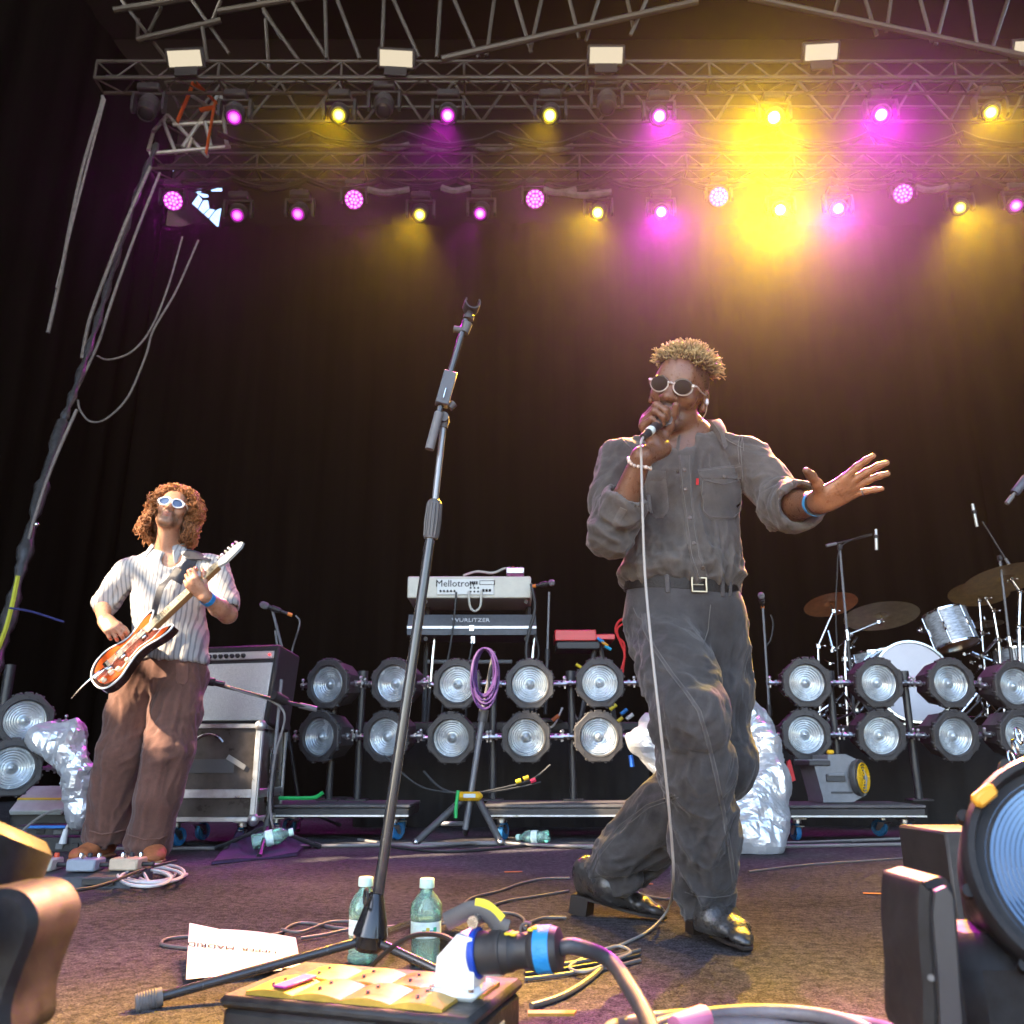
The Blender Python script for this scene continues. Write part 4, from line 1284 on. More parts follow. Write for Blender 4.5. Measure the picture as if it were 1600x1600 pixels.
d += sm(-np.linalg.norm(V - np3(kneeR + Vector((-.06, .03, -.03))), axis=1), -.10, -.02) * folds(V, np3((1, 0, .25)), 3, .010, 15)
d += sm(-np.linalg.norm(V - np3(ankR + Vector((0, 0, .06))), axis=1), -.11, -.03) * folds(V, np3((1, 0, .1)), 3, .008, 16)
d += sm(-np.linalg.norm(V - np3(ankL + Vector((0.03, 0, .02))), axis=1), -.13, -.03) * folds(V, np3(aL.cross(Vector((0, 1, 0)))), 3, .010, 17)
V = V + N_ * (1.45 * d)[:, None]
V = weld_smooth(V, F, 1, .15)
trs = link('trousers', np_mesh('trousers', V, F), JEANS, singer, True)
tb = bvh_of(V, F)
seam_l = [(1003, 960), (1006, 985), (1018, 1010), (1045, 1050), (1072, 1085), (1090, 1112), (1104, 1160), (1116, 1210), (1128, 1270), (1138, 1330), (1146, 1390)]
col_line(tb, 'seam', [seam_l, [(x + 5, y - 1) for x, y in seam_l]], trs, mat('jean_thread', (.10, .095, .09), .8), r=.0014, off=.0012)
patch(tb, [(x - 1, y) for x, y in seam_l], [(x + 6, y - 1) for x, y in seam_l], 2, 60, .0022).build('seam_welt', JEANS, trs, True)
sl = [(1055, 1242), (1010, 1258), (968, 1290), (935, 1330), (922, 1358)]
col_line(tb, 'seam', [sl, [(x + 5, y + 4) for x, y in sl], [(1110, 945), (1106, 985), (1098, 1010)], [(990, 950), (997, 965), (1015, 972)]], trs, mat('jean_thread'), r=.0014, off=.0012)
col_line(tb, 'hem_stitch', [[(1070, 1394), (1090, 1400), (1115, 1402), (1140, 1399), (1150, 1394)]], trs, mat('jean_thread'), r=.0013, off=.0014)
# waistband, fly, belt, buckle
LEATHER = mat('belt_leather', (.014, .012, .011), .5, var=.2, vscale=50, bump=.3, bscale=160, spec=.3)
def band(c, rx, ry, M, h, th, a0=0, a1=2 * math.pi, n=48):
    m = MB(); full = abs(a1 - a0) > 6.28
    k = n if full else n + 1
    vs = []
    for i in range(k):
        a = a0 + (a1 - a0) * i / n
        for dr, dz in ((0, -h / 2), (th, -h / 2 + th * .4), (th, h / 2 - th * .4), (0, h / 2)):
            vs.append(c + M @ Vector(((rx + dr) * math.cos(a), (ry + dr) * math.sin(a), dz)))
    fs = []
    for i in range(n):
        j = (i + 1) % k
        for q in range(4):
            fs.append((i * 4 + q, j * 4 + q, j * 4 + (q + 1) % 4, i * 4 + (q + 1) % 4))
    return m.add(vs, fs)
bM = Matrix.Rotation(R(5), 3, 'Y') @ Matrix.Rotation(R(3), 3, 'X')
bc = P(1064, 921, 2.507)
belt = band(bc, .166, .127, bM, .036, .004).build('belt', LEATHER, singer, True)
bk = bvh_of([v.co[:] for v in belt.data.vertices], [tuple(p.vertices) for p in belt.data.polygons])
bp_ = on(bk, 1091, 914, .004); bq = on(bk, 1091, 914, .01)
bF = frame_z(bq - bp_)
BR = mat('buckle', (.42, .36, .28), .3, 1.0)
bu = MB()
for dx, dz, w_, h_ in ((-.021, 0, .005, .042), (.021, 0, .005, .042), (0, .0195, .046, .005), (0, -.0195, .046, .005), (-.004, 0, .034, .003)):
    bu.box(bp_ + bF @ Vector((dx, dz, .003)), (w_, h_, .005), .001, bF)
bu.build('buckle', BR, belt, True)
for px in (1043, 1128, 1140):
    p = on(bk, px, 918 if px > 1100 else 912, .003); q = on(bk, px, 918 if px > 1100 else 912, .01)
    MB().box(p, (.013, .052, .005), .0015, frame_z(q - p)).build('belt_loop', JEANS, trs, True)
# ---- boots
BOOT = mat('boot_leather', (.040, .037, .035), .30, var=.25, vscale=30, bump=.25, bscale=120, coat=.35, rvar=.1)
SOLE = mat('boot_sole', (.020, .014, .011), .6)
def boot(heel, toe, ankle, heel_h=.042, lift=0.0):
    """heel, toe: points on the ground under the sole"""
    heel, toe, ankle = Vector(heel), Vector(toe), Vector(ankle)
    f = (toe - heel).normalized(); side = f.cross(Vector((0, 0, 1))).normalized(); up = side.cross(f)
    b = SDF(); Lg = (toe - heel).length
    at = lambda t, z, x=0: heel + f * (Lg * t) + up * z + side * x
    b.loft([(at(.08, .075), (.036, .040)), (at(.30, .070), (.040, .044))], side, .02)
    b.loft([(at(.30, .062), (.040, .040)), (at(.55, .038), (.046, .030)), (at(.76, .028), (.044, .020)), (at(.92, .020), (.026, .013)), (at(.99, .016), (.012, .008))], side, .02)
    b.loft([(at(.10, .035), (.033, .03)), (at(.34, .036), (.031, .03)), (at(.60, .026), (.042, .02))], side, .02)
    b.chain([at(.14, .08), ankle, ankle + (ankle - at(.17, .08)) * .5], [.044, .046, .052], .03)
    b.bx(at(.5, -.05), (.5, .5, .058), Matrix((side, f, up)).transposed(), .001, .004, 's')
    V, F = b.mesh_np(.004)
    N_ = vnormals(V, F)
    crs = sm(-np.linalg.norm(V - np3(at(.50, .06)), axis=1), -.055, -.015)
    V = V + N_ * (crs * folds(V, np3(side), 3.5, .0014, 31, 1.4))[:, None]
    s = SDF()
    s.loft([(at(.06, .008), (.036, .006)), (at(.32, .006), (.030, .005)), (at(.62, .004), (.046, .005)), (at(.82, .006), (.042, .005)), (at(.97, .012), (.018, .005))], side, .01)
    s2 = SDF()
    return (V, F), (at, f, side, up)
def make_boot(heel, toe, ankle, label):
    (V, F), (at, f, side, up) = boot(heel, toe, ankle)
    o = link('boot', np_mesh('boot', V, F), BOOT, singer, True); o['label'] = label
    Mx = Matrix((side, f, up)).transposed()
    poly = [(-.030, -.0), (.030, 0.0), (.034, .06), (.030, .10), (.046, .16), (.046, .20), (.034, .25), (.012, .290), (-.012, .290), (-.034, .25), (-.046, .20), (-.046, .16), (-.030, .10), (-.034, .06)]
    Lg = (Vector(toe) - Vector(heel)).length / .285
    MB().prism([(x * 1.02, y * Lg) for x, y in poly], .008, Mx, at(0, .002), .002).build('sole', SOLE, o, True)
    MB().prism([(-.030, -.002), (.030, -.002), (.032, .055), (-.032, .055)], .05, Mx, at(0, -.046), .0).build('heel', SOLE, o, True)
    return o
toeR = PZ(1168, 1488, .002); heelR = PZ(1084, 1452, .002)
dr = (toeR - heelR).normalized(); heelR = toeR - dr * .29; heelR.z = .045; toeR.z = .006
make_boot(heelR, toeR, ankR + Vector((0, 0, -.03)), 'black leather ankle boot planted flat')
toeL = PZ(1040, 1438, .004); heelL = P(898, 1400, 2.86)
make_boot(heelL, heelL + (toeL - heelL).normalized() * .285, ankL + Vector((-.012, 0, -.02)), 'black leather ankle boot with raised heel')
# ---- hair: short twists with bleached ends
HAIR = mat('hair', (.05, .04, .03), .55, attr='tint', var=.2, vscale=300)
def twists(n, W, seedp, spread, length, rad, cbase, ctip, region, droop=.3, curl=.008, turns=1.0, segs=7):
    rr = random.Random(seedp)
    Vs, Fs, Cs = [], [], []
    got = 0
    while got < n:
        a = rr.uniform(0, 2 * math.pi); z = rr.uniform(-.3, 1)
        r0 = math.sqrt(max(0, 1 - z * z))
        l = Vector((.078 * r0 * math.cos(a), -.012 + .098 * r0 * math.sin(a), .038 + .084 * z))
        if not region(l): continue
        nrm = Vector((l.x / .078 ** 2, (l.y + .012) / .098 ** 2, (l.z - .038) / .084 ** 2)).normalized()
        got += 1
        dirv = (nrm + Vector((rr.uniform(-1, 1), rr.uniform(-1, 1), rr.uniform(-.6, 1))) * spread).normalized()
        ln = length * rr.uniform(.55, 1.25)
        ax1 = dirv.cross(Vector((0.3, .5, .8))).normalized(); ax2 = dirv.cross(ax1)
        ph = rr.uniform(0, 6.28); tw = turns * rr.uniform(.6, 1.5)
        pts = []
        for k in range(segs + 1):
            t = k / segs
            c = curl * t ** .6
            pts.append(l * .985 + dirv * (ln * t) + Vector((0, 0, -1)) * (droop * ln * t * t) + ax1 * (c * math.cos(ph + 6.28 * tw * t)) + ax2 * (c * math.sin(ph + 6.28 * tw * t)))
        mb = MB().tube([W(*p) for p in pts], [rad * (1 - .35 * (k / segs) ** 2) for k in range(segs + 1)], 5)
        o = len(Vs)
        Vs += mb.v; Fs += [tuple(i + o for i in f) for f in mb.f]
        j = rr.uniform(.75, 1.25)
        for k in range(segs + 1):
            t = (k / segs) ** 1.9
            c = [min(1, (cbase[q] * (1 - t) + ctip[q] * t) * j) for q in range(3)]
            Cs += [c] * 5
    me = bpy.data.meshes.new('hair'); me.from_pydata(Vs, [], Fs)
    me.polygons.foreach_set('use_smooth', [True] * len(me.polygons))
    at = me.color_attributes.new('tint', 'FLOAT_COLOR', 'POINT')
    at.data.foreach_set('color', np.concatenate([np.array(Cs), np.ones((len(Cs), 1))], 1).astype(np.float32).ravel())
    return me
link('hair', twists(1700, hW, 5, .8, .048, .0021, (.034, .026, .019), (.40, .30, .13), lambda l: l.z > .078 and l.y < .074 and abs(l.x) < .074, .10, .0045, 1.2), HAIR, singer, True)
# ---- sunglasses
GFR = mat('clear_grey_frame', (.42, .36, .33), .2, coat=.4)
GDK = mat('dark_frame', (.06, .04, .035), .25)
LENS = mat('sunglass_lens', (.012, .008, .007), .25, spec=.06)
sg_ = MB(); top_ = MB(); lens_mb = []
for x in (-1, 1):
    ring = [hW(x * .034 + .0265 * math.cos(a) , .1115 - .12 * (x * .034 + .0265 * math.cos(a)) ** 2 / .1 - .006 * abs(math.cos(a) + x) / 2, .006 + .0225 * math.sin(a)) for a in [2 * math.pi * i / 28 for i in range(28)]]
    sg_.tube(ring, .0027, 6, closed=True)
    top_.tube(ring[2:13], .0031, 6)
    sg_.tube([hW(x * .061, .107, .013), hW(x * .070, .098, .016), hW(x * .076, .06, .010), hW(x * .081, .0, .008), hW(x * .082, -.02, -.006)], .0028, 6)
    sg_.box(hW(x * .062, .106, .014), (.010, .006, .010), .002, hM)
    lens_mb.append(MB().lathe([(.0255, -.001), (.0255, .001), (.012, .0018), (.0001, .002)], hM @ Matrix(((1, 0, 0), (0, 0, 1), (0, 1, 0))) @ Matrix.Diagonal((1, .86, 1)), 26, hW(x * .034, .1105, .006), capends=False))
sg_.tube([hW(-.009, .1135, .010), hW(0, .1165, .013), hW(.009, .1135, .010)], .0027, 6)
gl_ = sg_.build('sunglasses', GFR, singer, True)
top_.build('brow_bar', GDK, gl_, True)
for q in lens_mb: q.build('lens', LENS, gl_, True)
# ---- in-ear monitor, wristbands, bracelet, ring
MB().sphere(hW(.086, .006, -.008), (.007, .008, .012), 10, 8).build('earpiece', mat('earpiece', (.7, .7, .72), .25, .3), singer, True)
MB().tube(smooth_path([hW(.088, .0, -.018), hW(.086, -.012, -.04), hW(.07, -.03, -.075), nb + Vector((.055, .0, .05))], 6), .0018, 5).build('earpiece_wire', mat('wire_clear', (.5, .45, .35), .4), singer, True)
axw = (wrL - elL).normalized()
def wrist_ring(c, ax, r, h, th, m, name):
    F_ = frame_z(ax)
    return MB().lathe([(r, -h / 2), (r + th, -h / 2), (r + th, h / 2), (r, h / 2), (r, -h / 2)], F_, 28, c, capends=False).build(name, m, singer, True)
wrist_ring(wrL - axw * .010, axw, .0335, .014, .0012, mat('blue_band', (.04, .30, .62), .45), 'wristband')
wrist_ring(wrL + axw * .004, axw, .0325, .005, .0015, mat('dark_band', (.02, .02, .02), .5), 'wristband')
axr = (wrR - elR).normalized(); Fr = frame_z(axr)
bead = MB()
for i in range(20):
    a = 2 * math.pi * i / 20
    bead.sphere(wrR - axr * .02 + Fr @ Vector((.0335 * math.cos(a), .0335 * math.sin(a), .003 * math.sin(a * 3))), .0052 if i % 5 else .0062, 8, 6)
bead.build('bracelet', mat('beads', (.62, .50, .42), .3, var=.6, vscale=120), singer, True)
pk_ = tipsL[3]
MB().torus(Vector(pk_[0]).lerp(pk_[1], .75), .0098, .0018, frame_z(Vector(pk_[1]) - Vector(pk_[0])), 16, 6).build('ring', CHROME, singer, True)
# ================================================================== hand microphone and its cable
mk = empty('microphone', mic_tail, label='black microphone with white taped end held by the singer', cat='microphone')
Fm = frame_z(mdir)
Lm = (mic_head - mic_tail).length
MB().lathe([(.0001, .0), (.0105, 0), (.0115, .012), (.0120, .03), (.0165, .105), (.0175, .115), (.0175, .12)], Fm, 20).build('handle', BLACK_METAL, mk)
MB().lathe([(.0170, .118), (.0235, .122), (.0255, .135), (.0250, .150), (.0190, .166), (.0100, .172), (.0001, .173)], Fm, 20).build('grille', mat('mic_grille', (.35, .35, .36), .35, .9, bump=.8, bscale=900), mk)
MB().lathe([(.0126, -.002), (.0130, .0), (.0132, .022), (.0126, .024)], Fm, 18, capends=False).build('tape', mat('white_tape', (.62, .66, .60), .55), mk)
MB().lathe([(.0095, -.040), (.0105, -.035), (.0105, .001)], Fm, 16).build('plug', BLACK_PLASTIC, mk)
ct = mic_tail - mdir * .038
pts = [ct, ct - mdir * .02 + Vector((0, 0, -.012)), P(1002, 720, 2.145), P(1004, 800, 2.14), P(1008, 900, 2.14), P(1018, 1010, 2.10), P(1030, 1120, 2.08), P(1042, 1230, 2.12), P(1050, 1320, 2.2), P(1052, 1375, 2.28),
       PZ(1044, 1420, .05), PZ(1015, 1453, .006), PZ(975, 1474, .006), PZ(935, 1488, .006), PZ(905, 1500, .006), PZ(890, 1512, .007), PZ(915, 1518, .012), PZ(960, 1500, .012), PZ(985, 1488, .010), PZ(965, 1478, .014), PZ(925, 1490, .015)]
MB().tube(smooth_path(pts, 8), .0036, 8).build('microphone_cable', mat('cable_pale', (.34, .31, .28), .45), label='pale microphone cable hanging in front of the singer down to the floor', cat='cable')
# ================================================================== backline: lamp rows on dollies, keyboards, amplifier, drums
OCT = {}
def oct_ring(r, a0=math.pi / 8): return [(r * math.cos(a0 + k * math.pi / 4), r * math.sin(a0 + k * math.pi / 4)) for k in range(8)]
XZ = Matrix(((1, 0, 0), (0, 0, -1), (0, 1, 0)))     # local z -> -y (towards the audience)
def oct_meshes():
    r = .157
    m = MB()
    prof = [(r * .62, -.20), (r * .80, -.18), (r * .93, -.02), (r, 0.0), (r, .028), (r * .965, .034), (r * .80, .034), (r * .785, .026), (r * .76, .004)]
    n = 8; vs = []
    for q, z in prof:
        for k in range(8):
            a = math.pi / 8 + k * math.pi / 4
            vs.append(XZ @ Vector((q / math.cos(math.pi / 8) * math.cos(a), q / math.cos(math.pi / 8) * math.sin(a), z)) if q > r * .9 else XZ @ Vector((q / math.cos(math.pi / 8) * math.cos(a), q / math.cos(math.pi / 8) * math.sin(a), z)))
    fs = [tuple(range(8))[::-1]]
    for j in range(len(prof) - 1): fs += [(j * 8 + i, j * 8 + (i + 1) % 8, (j + 1) * 8 + (i + 1) % 8, (j + 1) * 8 + i) for i in range(8)]
    m.add(vs, fs)
    OCT['housing'] = m.mesh('housing', 25)
    # round bezel filling the octagon
    OCT['bezel'] = MB().lathe([(r * .84, .030), (r * .84, .0355), (r * .80, .0365), (r * .76, .030), (r * .745, .012)], XZ, 36, capends=False).mesh('bezel')
    c = MB()
    for k in range(8):
        a = k * math.pi / 4
        for da in (-.26, .26):
            F_ = XZ @ Matrix.Rotation(a + da, 3, 'Z')
            c.box(XZ @ Vector(((r * 1.005) * math.cos(a + da) / math.cos(da), (r * 1.005) * math.sin(a + da) / math.cos(da), .012)), (.016, .014, .034), .003, F_ @ Matrix(((1, 0, 0), (0, 1, 0), (0, 0, 1))))
        F_ = XZ @ Matrix.Rotation(a, 3, 'Z')
        c.box(XZ @ Vector((r * .90 * math.cos(a), r * .90 * math.sin(a), .0355)), (.012, .004, .004), .001, F_)
    c.box(XZ @ Vector((0, r * 1.02, .016)), (.05, .02, .03), .004, XZ)
    OCT['clips'] = c.mesh('clip')
    R0 = r * .755
    prof = []
    N = 60
    for i in range(N + 1):
        t = 1 - i / N; q = R0 * t
        z = .014 - .030 * (1 - t * t)
        z += .0022 * math.sin(t * 52) * (.3 + .7 * t)
        if t < .26: z += .030 * (1 - (t / .26) ** 2)
        if .80 < t < .97: z += .006 * math.sin((t - .80) / .17 * math.pi)
        prof.append((max(q, .0001), z))
    OCT['lens'] = MB().lathe(prof, XZ, 48, capends=False).mesh('lens', 180)
    OCT['bolt'] = MB().cyl((0, 0, 0), (.07, 0, 0), .011, n=8).cyl((.03, 0, 0), (.045, 0, 0), .022, n=6).cyl((.062, 0, 0), (.085, 0, 0), .016, n=8).cyl((.075, 0, -.03), (.075, 0, .03), .007, n=6).sphere((.075, 0, .034), .012, 8, 6).mesh('side_bolt')
    OCT['bracket'] = MB().box((0, .10, 0), (.34, .04, .03), .005).mesh('bracket')
oct_meshes()
LENSM = bpy.data.materials.new('lamp_lens'); LENSM.use_nodes = True
_b = LENSM.node_tree.nodes['Principled BSDF']
_b.inputs['Base Color'].default_value = (.52, .57, .60, 1); _b.inputs['Roughness'].default_value = .16; _b.inputs['Metallic'].default_value = .4
_b.inputs['Coat Weight'].default_value = .8; _b.inputs['Coat Roughness'].default_value = .05
_n = LENSM.node_tree.nodes.new('ShaderNodeTexNoise'); _n.inputs['Scale'].default_value = 14; _n.inputs['Detail'].default_value = 6
_t = LENSM.node_tree.nodes.new('ShaderNodeTexCoord'); LENSM.node_tree.links.new(_t.outputs['Object'], _n.inputs['Vector'])
_m = LENSM.node_tree.nodes.new('ShaderNodeMapRange'); _m.inputs[1].default_value = .35; _m.inputs[2].default_value = .75; _m.inputs[3].default_value = .08; _m.inputs[4].default_value = .38
LENSM.node_tree.links.new(_n.outputs[0], _m.inputs[0]); LENSM.node_tree.links.new(_m.outputs[0], _b.inputs['Roughness'])
_oi = LENSM.node_tree.nodes.new('ShaderNodeObjectInfo'); _ad = LENSM.node_tree.nodes.new('ShaderNodeVectorMath'); _ad.operation = 'SCALE'; _ad.inputs[0].default_value = (9, 5, 7)
_a2 = LENSM.node_tree.nodes.new('ShaderNodeVectorMath'); _nl = LENSM.node_tree.links
_nl.new(_oi.outputs['Random'], _ad.inputs['Scale']); _nl.new(_t.outputs['Object'], _a2.inputs[0]); _nl.new(_ad.outputs[0], _a2.inputs[1]); _nl.new(_a2.outputs[0], _n.inputs['Vector'])
_sm = LENSM.node_tree.nodes.new('ShaderNodeMapRange'); _sm.inputs[3].default_value = .62; _sm.inputs[4].default_value = 1.08; _nl.new(_n.outputs[0], _sm.inputs[0]); _sm.inputs[1].default_value = .3; _sm.inputs[2].default_value = .65
_sr = LENSM.node_tree.nodes.new('ShaderNodeMath'); _sr.operation = 'MULTIPLY_ADD'; _sr.inputs[1].default_value = .3; _sr.inputs[2].default_value = .75; _nl.new(_oi.outputs['Random'], _sr.inputs[0])
_s2 = LENSM.node_tree.nodes.new('ShaderNodeMath'); _s2.operation = 'MULTIPLY'; _nl.new(_sm.outputs[0], _s2.inputs[0]); _nl.new(_sr.outputs[0], _s2.inputs[1])
_cv = LENSM.node_tree.nodes.new('ShaderNodeVectorMath'); _cv.operation = 'SCALE'; _cv.inputs[0].default_value = (.54, .60, .63); _nl.new(_s2.outputs[0], _cv.inputs['Scale']); _nl.new(_cv.outputs[0], _b.inputs['Base Color'])
OCTM = mat('lamp_grey', (.050, .047, .047), .5, var=.18, vscale=16, rvar=.1)
def oct_lamp(loc, yaw, pitch, label, scale=1.0, group='octagonal lamps in two rows'):
    e = empty('octagonal_lamp', loc, Matrix.Rotation(R(yaw), 3, 'Z') @ Matrix.Rotation(R(pitch), 3, 'X'), label=label, cat='lamp', group=group)
    e.scale = (scale,) * 3
    h = inst('housing', OCT['housing'], OCTM, e)
    inst('bezel', OCT['bezel'], OCTM, h); c = inst('clip', OCT['clips'], OCTM, h); c['kind'] = 'stuff'
    inst('lens', OCT['lens'], LENSM, e)
    for s in (1, -1):
        b = inst('side_bolt', OCT['bolt'], STEEL, e)
        b.location = (s * .157, 0.02, 0)
        if s < 0: b.rotation_euler = (0, 0, math.pi)
    return e
LY = 5.75
colpos = [(515, 1069, 502, 1151, 24, 'first column from the left, beside the amplifier'), (617, 1068, 605, 1151, 19, 'second column, behind the tall microphone stand'), (715, 1069, 706, 1153, 9, 'third column, beside the purple cable coil'),
          (828, 1069, 822, 1152, 3, 'fourth column, below the keyboards'), (937, 1067, 935, 1151, 0, 'fifth column, left of the singer'), (1040, 1067, 1040, 1151, 0, 'sixth column, behind the singer'),
          (1259, 1067, 1258, 1148, 0, 'first column right of the singer'), (1371, 1067, 1375, 1149, -3, 'second column right of the singer'), (1483, 1068, 1490, 1150, -5, 'third column right of the singer'), (1584, 1072, 1592, 1148, -9, 'column cut by the right edge')]
for i, (x0, y0, x1, y1, yw, lb) in enumerate(colpos):
    if i == 5: continue
    oct_lamp(P(x0, y0, LY), -yw, 2 + (i * 37 % 5), 'octagonal grey lamp, upper row, ' + lb)
    oct_lamp(P(x1, y1, LY), -yw + (i * 53 % 5) - 2, 2 + (i * 29 % 6), 'octagonal grey lamp, lower row, ' + lb)
# dollies with the lamp frames
DOLLY = mat('dolly_wood', (.050, .046, .044), .6, var=.35, vscale=12, rvar=.15)
DOLLYT = mat('dolly_top', (.11, .10, .098), .65, var=.35, vscale=8)
BLUE = mat('blue_rubber', (.02, .16, .36), .5, var=.15, vscale=40)
def caster(parent, x, y, yaw, h=.13):
    F_ = Matrix.Rotation(R(yaw), 3, 'Z')
    o = Vector((x, y, 0)); T = lambda v: o + F_ @ Vector(v)
    Fx = F_ @ Matrix(((0, 0, 1), (1, 0, 0), (0, 1, 0)))
    fork = MB().box(T((0, 0, h - .004)), (.09, .08, .008), .002, F_).cyl(T((0, 0, h - .03)), T((0, 0, h - .008)), .026, n=14)
    for s in (-1, 1):
        fork.prism([(-.028, .085), (.022, .085), (.040, .045), (.034, .032), (.018, .035)][::-1], .004, F_ @ Matrix(((0, 0, 1), (1, 0, 0), (0, 1, 0))), T((s * .022 - .002, 0, 0)))
    fork.box(T((0, -.02, h - .045)), (.05, .05, .006), .002, F_)
    fk = fork.build('caster', STEEL, parent)
    c = T((0, .028, .05))
    MB().lathe([(.034, -.015), (.047, -.015), (.050, -.009), (.050, .009), (.047, .015), (.034, .015)], Fx, 26, c).build('tyre', BLUE, fk)
    MB().lathe([(.0001, -.0165), (.012, -.0165), (.014, -.012), (.033, -.013), (.035, -.0155), (.035, .0155), (.033, .013), (.014, .012), (.012, .0165), (.0001, .0165)], Fx, 22, c, capends=False).build('wheel_hub', ALU, fk)
def dolly(x0, x1, Y, depth, label, posts, rails, top=.205, cyaws=(20, -35, 60, 10)):
    c = (P(x0, 1260, Y).x + P(x1, 1260, Y).x) / 2; w = P(x1, 1260, Y).x - P(x0, 1260, Y).x
    e = empty('dolly', (c, Y, 0), label=label, cat='dolly', group='low wheeled dollies under the lamp rows')
    h = .13
    MB().box((0, depth / 2, (h + top - .02) / 2 + .001), (w - .01, depth - .01, top - .02 - h - .002), .006).build('frame', DOLLY, e)
    MB().box((0, depth / 2, top - .009), (w, depth, .018), .004).build('deck', DOLLYT, e)
    MB().box((0, -.003, h + .012), (w * .995, .006, .012), .002).build('trim', ALU, e)
    for i, (sx, sy) in enumerate(((-1, .09), (1, .09), (-1, depth - .1), (1, depth - .1))): caster(e, sx * (w / 2 - .10), sy, cyaws[i], h - .002)
    for px in posts:
        x = P(px, 1200, LY + .12).x - c
        q = MB().cyl((x, LY + .12 - Y, top), (x, LY + .12 - Y, 1.02), .024, n=12).cyl((x, LY + .12 - Y, .96), (x, LY + .12 - Y, 1.04), .036, n=12).box((x, LY + .12 - Y, top + .006), (.14, .12, .012), .003)
        q.build('post', BLACK_METAL, e)
    for px0, px1, py in rails:
        MB().tube([P(px0, py, LY + .10) - Vector((c, Y, 0)), P(px1, py, LY + .10) - Vector((c, Y, 0))], .022, 8).build('cross_rail', BLACK_METAL, e)
    return e
dolly(400, 640, 5.35, .62, 'low dolly behind the amplifier case at the left', [516, 560], [(488, 640, 1069), (475, 630, 1151)])
dolly(757, 1085, 5.35, .62, 'low dolly in the middle with blue castors, left of the singer', [895, 770, 1060], [(690, 1075, 1068), (680, 1075, 1151)], cyaws=(-25, 30, 15, -40))
dolly(1224, 1447, 5.30, .50, 'low dolly at the right carrying the grey blower', [1310, 1430], [(1215, 1640, 1068), (1215, 1640, 1149)], cyaws=(10, -60, 75, 40))
# ---- drum and keyboard risers (dark platforms behind the lamps)
RISER = mat('riser_cloth', (.012, .0105, .010), .8, var=.4, vscale=4, bump=.4, bscale=12)
def riser(x0, x1, Y0, Y1_, z, label):
    a, b = P(x0, 1120, Y0).x, P(x1, 1120, Y0).x
    e = empty('riser', ((a + b) / 2, Y0, 0), label=label, cat='riser')
    n = 60; m = MB(); vs = []; r_ = random.Random(int(x0))
    for j in range(7):
        for i in range(n + 1):
            x = (b - a) * (i / n - .5)
            vs.append((x, .02 * math.sin(i * 1.3 + r_.random()) * (1 - j / 6 * .6) - .02, (z - .06) * j / 6))
    m.add(vs, [(j * (n + 1) + i, j * (n + 1) + i + 1, (j + 1) * (n + 1) + i + 1, (j + 1) * (n + 1) + i) for j in range(6) for i in range(n)])
    m.build('skirt', RISER, e, sharp=180)
    MB().box((0, (Y1_ - Y0) / 2, z - .03), (b - a + .03, Y1_ - Y0, .06), .006).build('deck', mat('riser_deck', (.035, .03, .028), .55, var=.3, vscale=6), e)
    return e
RZ = P(800, 1128, 6.5).z
riser(560, 1010, 6.5, 8.2, RZ, 'dark skirted riser under the keyboards')
riser(1215, 1900, 6.6, 8.8, RZ - .02, 'dark skirted riser under the drum kit')

# ---- keyboards
KY = 6.75
MPX = P(800, 940, KY)
def wbox(px0, py0, px1, py1, Y): return P(px0, py0, Y), P(px1, py1, Y)
CREAMK = mat('cream_case', (.56, .53, .44), .45, var=.08, vscale=10, rvar=.08)
a, b = wbox(637, 900, 830, 934, KY)
W_, H_ = b.x - a.x, a.z - b.z
mt = empty('keyboard', ((a.x + b.x) / 2, KY, b.z), label='cream tape replay keyboard on the upper tier of the keyboard stand', cat='keyboard')
MB().box((0, .30, H_ / 2), (W_, .58, H_), .008).build('case', CREAMK, mt)
MB().box((W_ / 2 - .01, .34, H_ * .35), (.035, .46, H_ * .62), .006).build('end_block', mat('cream_case'), mt)
MB().box((-.03 * W_, .004, H_ * .50), (W_ * .46, .012, H_ * .72), .003).build('rear_panel', mat('panel_pale', (.66, .66, .62), .4), mt)
INK = mat('ink', (.012, .012, .012), .9, spec=.05)
t = text_mesh('lettering', 'Mellotron', .078, INK, mt)
t.matrix_local = Matrix.Translation((-.115 * W_, -.004, H_ * .64)) @ Matrix.Rotation(R(90), 4, 'X')
t2 = text_mesh('lettering', 'M4000D', .03, INK, mt); bpy.data.objects.remove(t2)
k_ = MB()
for i in range(5): k_.cyl((-.23 * W_ + i * .028, -.016, H_ * .30), (-.23 * W_ + i * .028, 0, H_ * .30), .008, n=10)
for i in range(3): k_.box((.115 * W_ + i * .026, -.005, H_ * .33), (.019, .006, .021), .001)
for i in range(4): k_.box((.01 * W_ + i * .017, -.005, H_ * .68), (.012, .006, .026), .001)
for i in range(6): k_.cyl((.012 * W_ + (i % 3) * .03, -.004, H_ * (.28 + .17 * (i // 3))), (.012 * W_ + (i % 3) * .03, 0, H_ * (.28 + .17 * (i // 3))), .008, n=10)
ko = k_.build('sockets', INK, mt); ko.name = 'socket'; ko['kind'] = 'stuff'
fr_ = MB()
for z in (.78, .60): fr_.box((.145 * W_, -.005, H_ * z), (W_ * .12, .003, .004))
for x in (.085, .205): fr_.box((x * W_, -.005, H_ * .69), (.004, .003, H_ * .18))
fr_.build('panel_print', INK, mt)['kind'] = 'stuff'
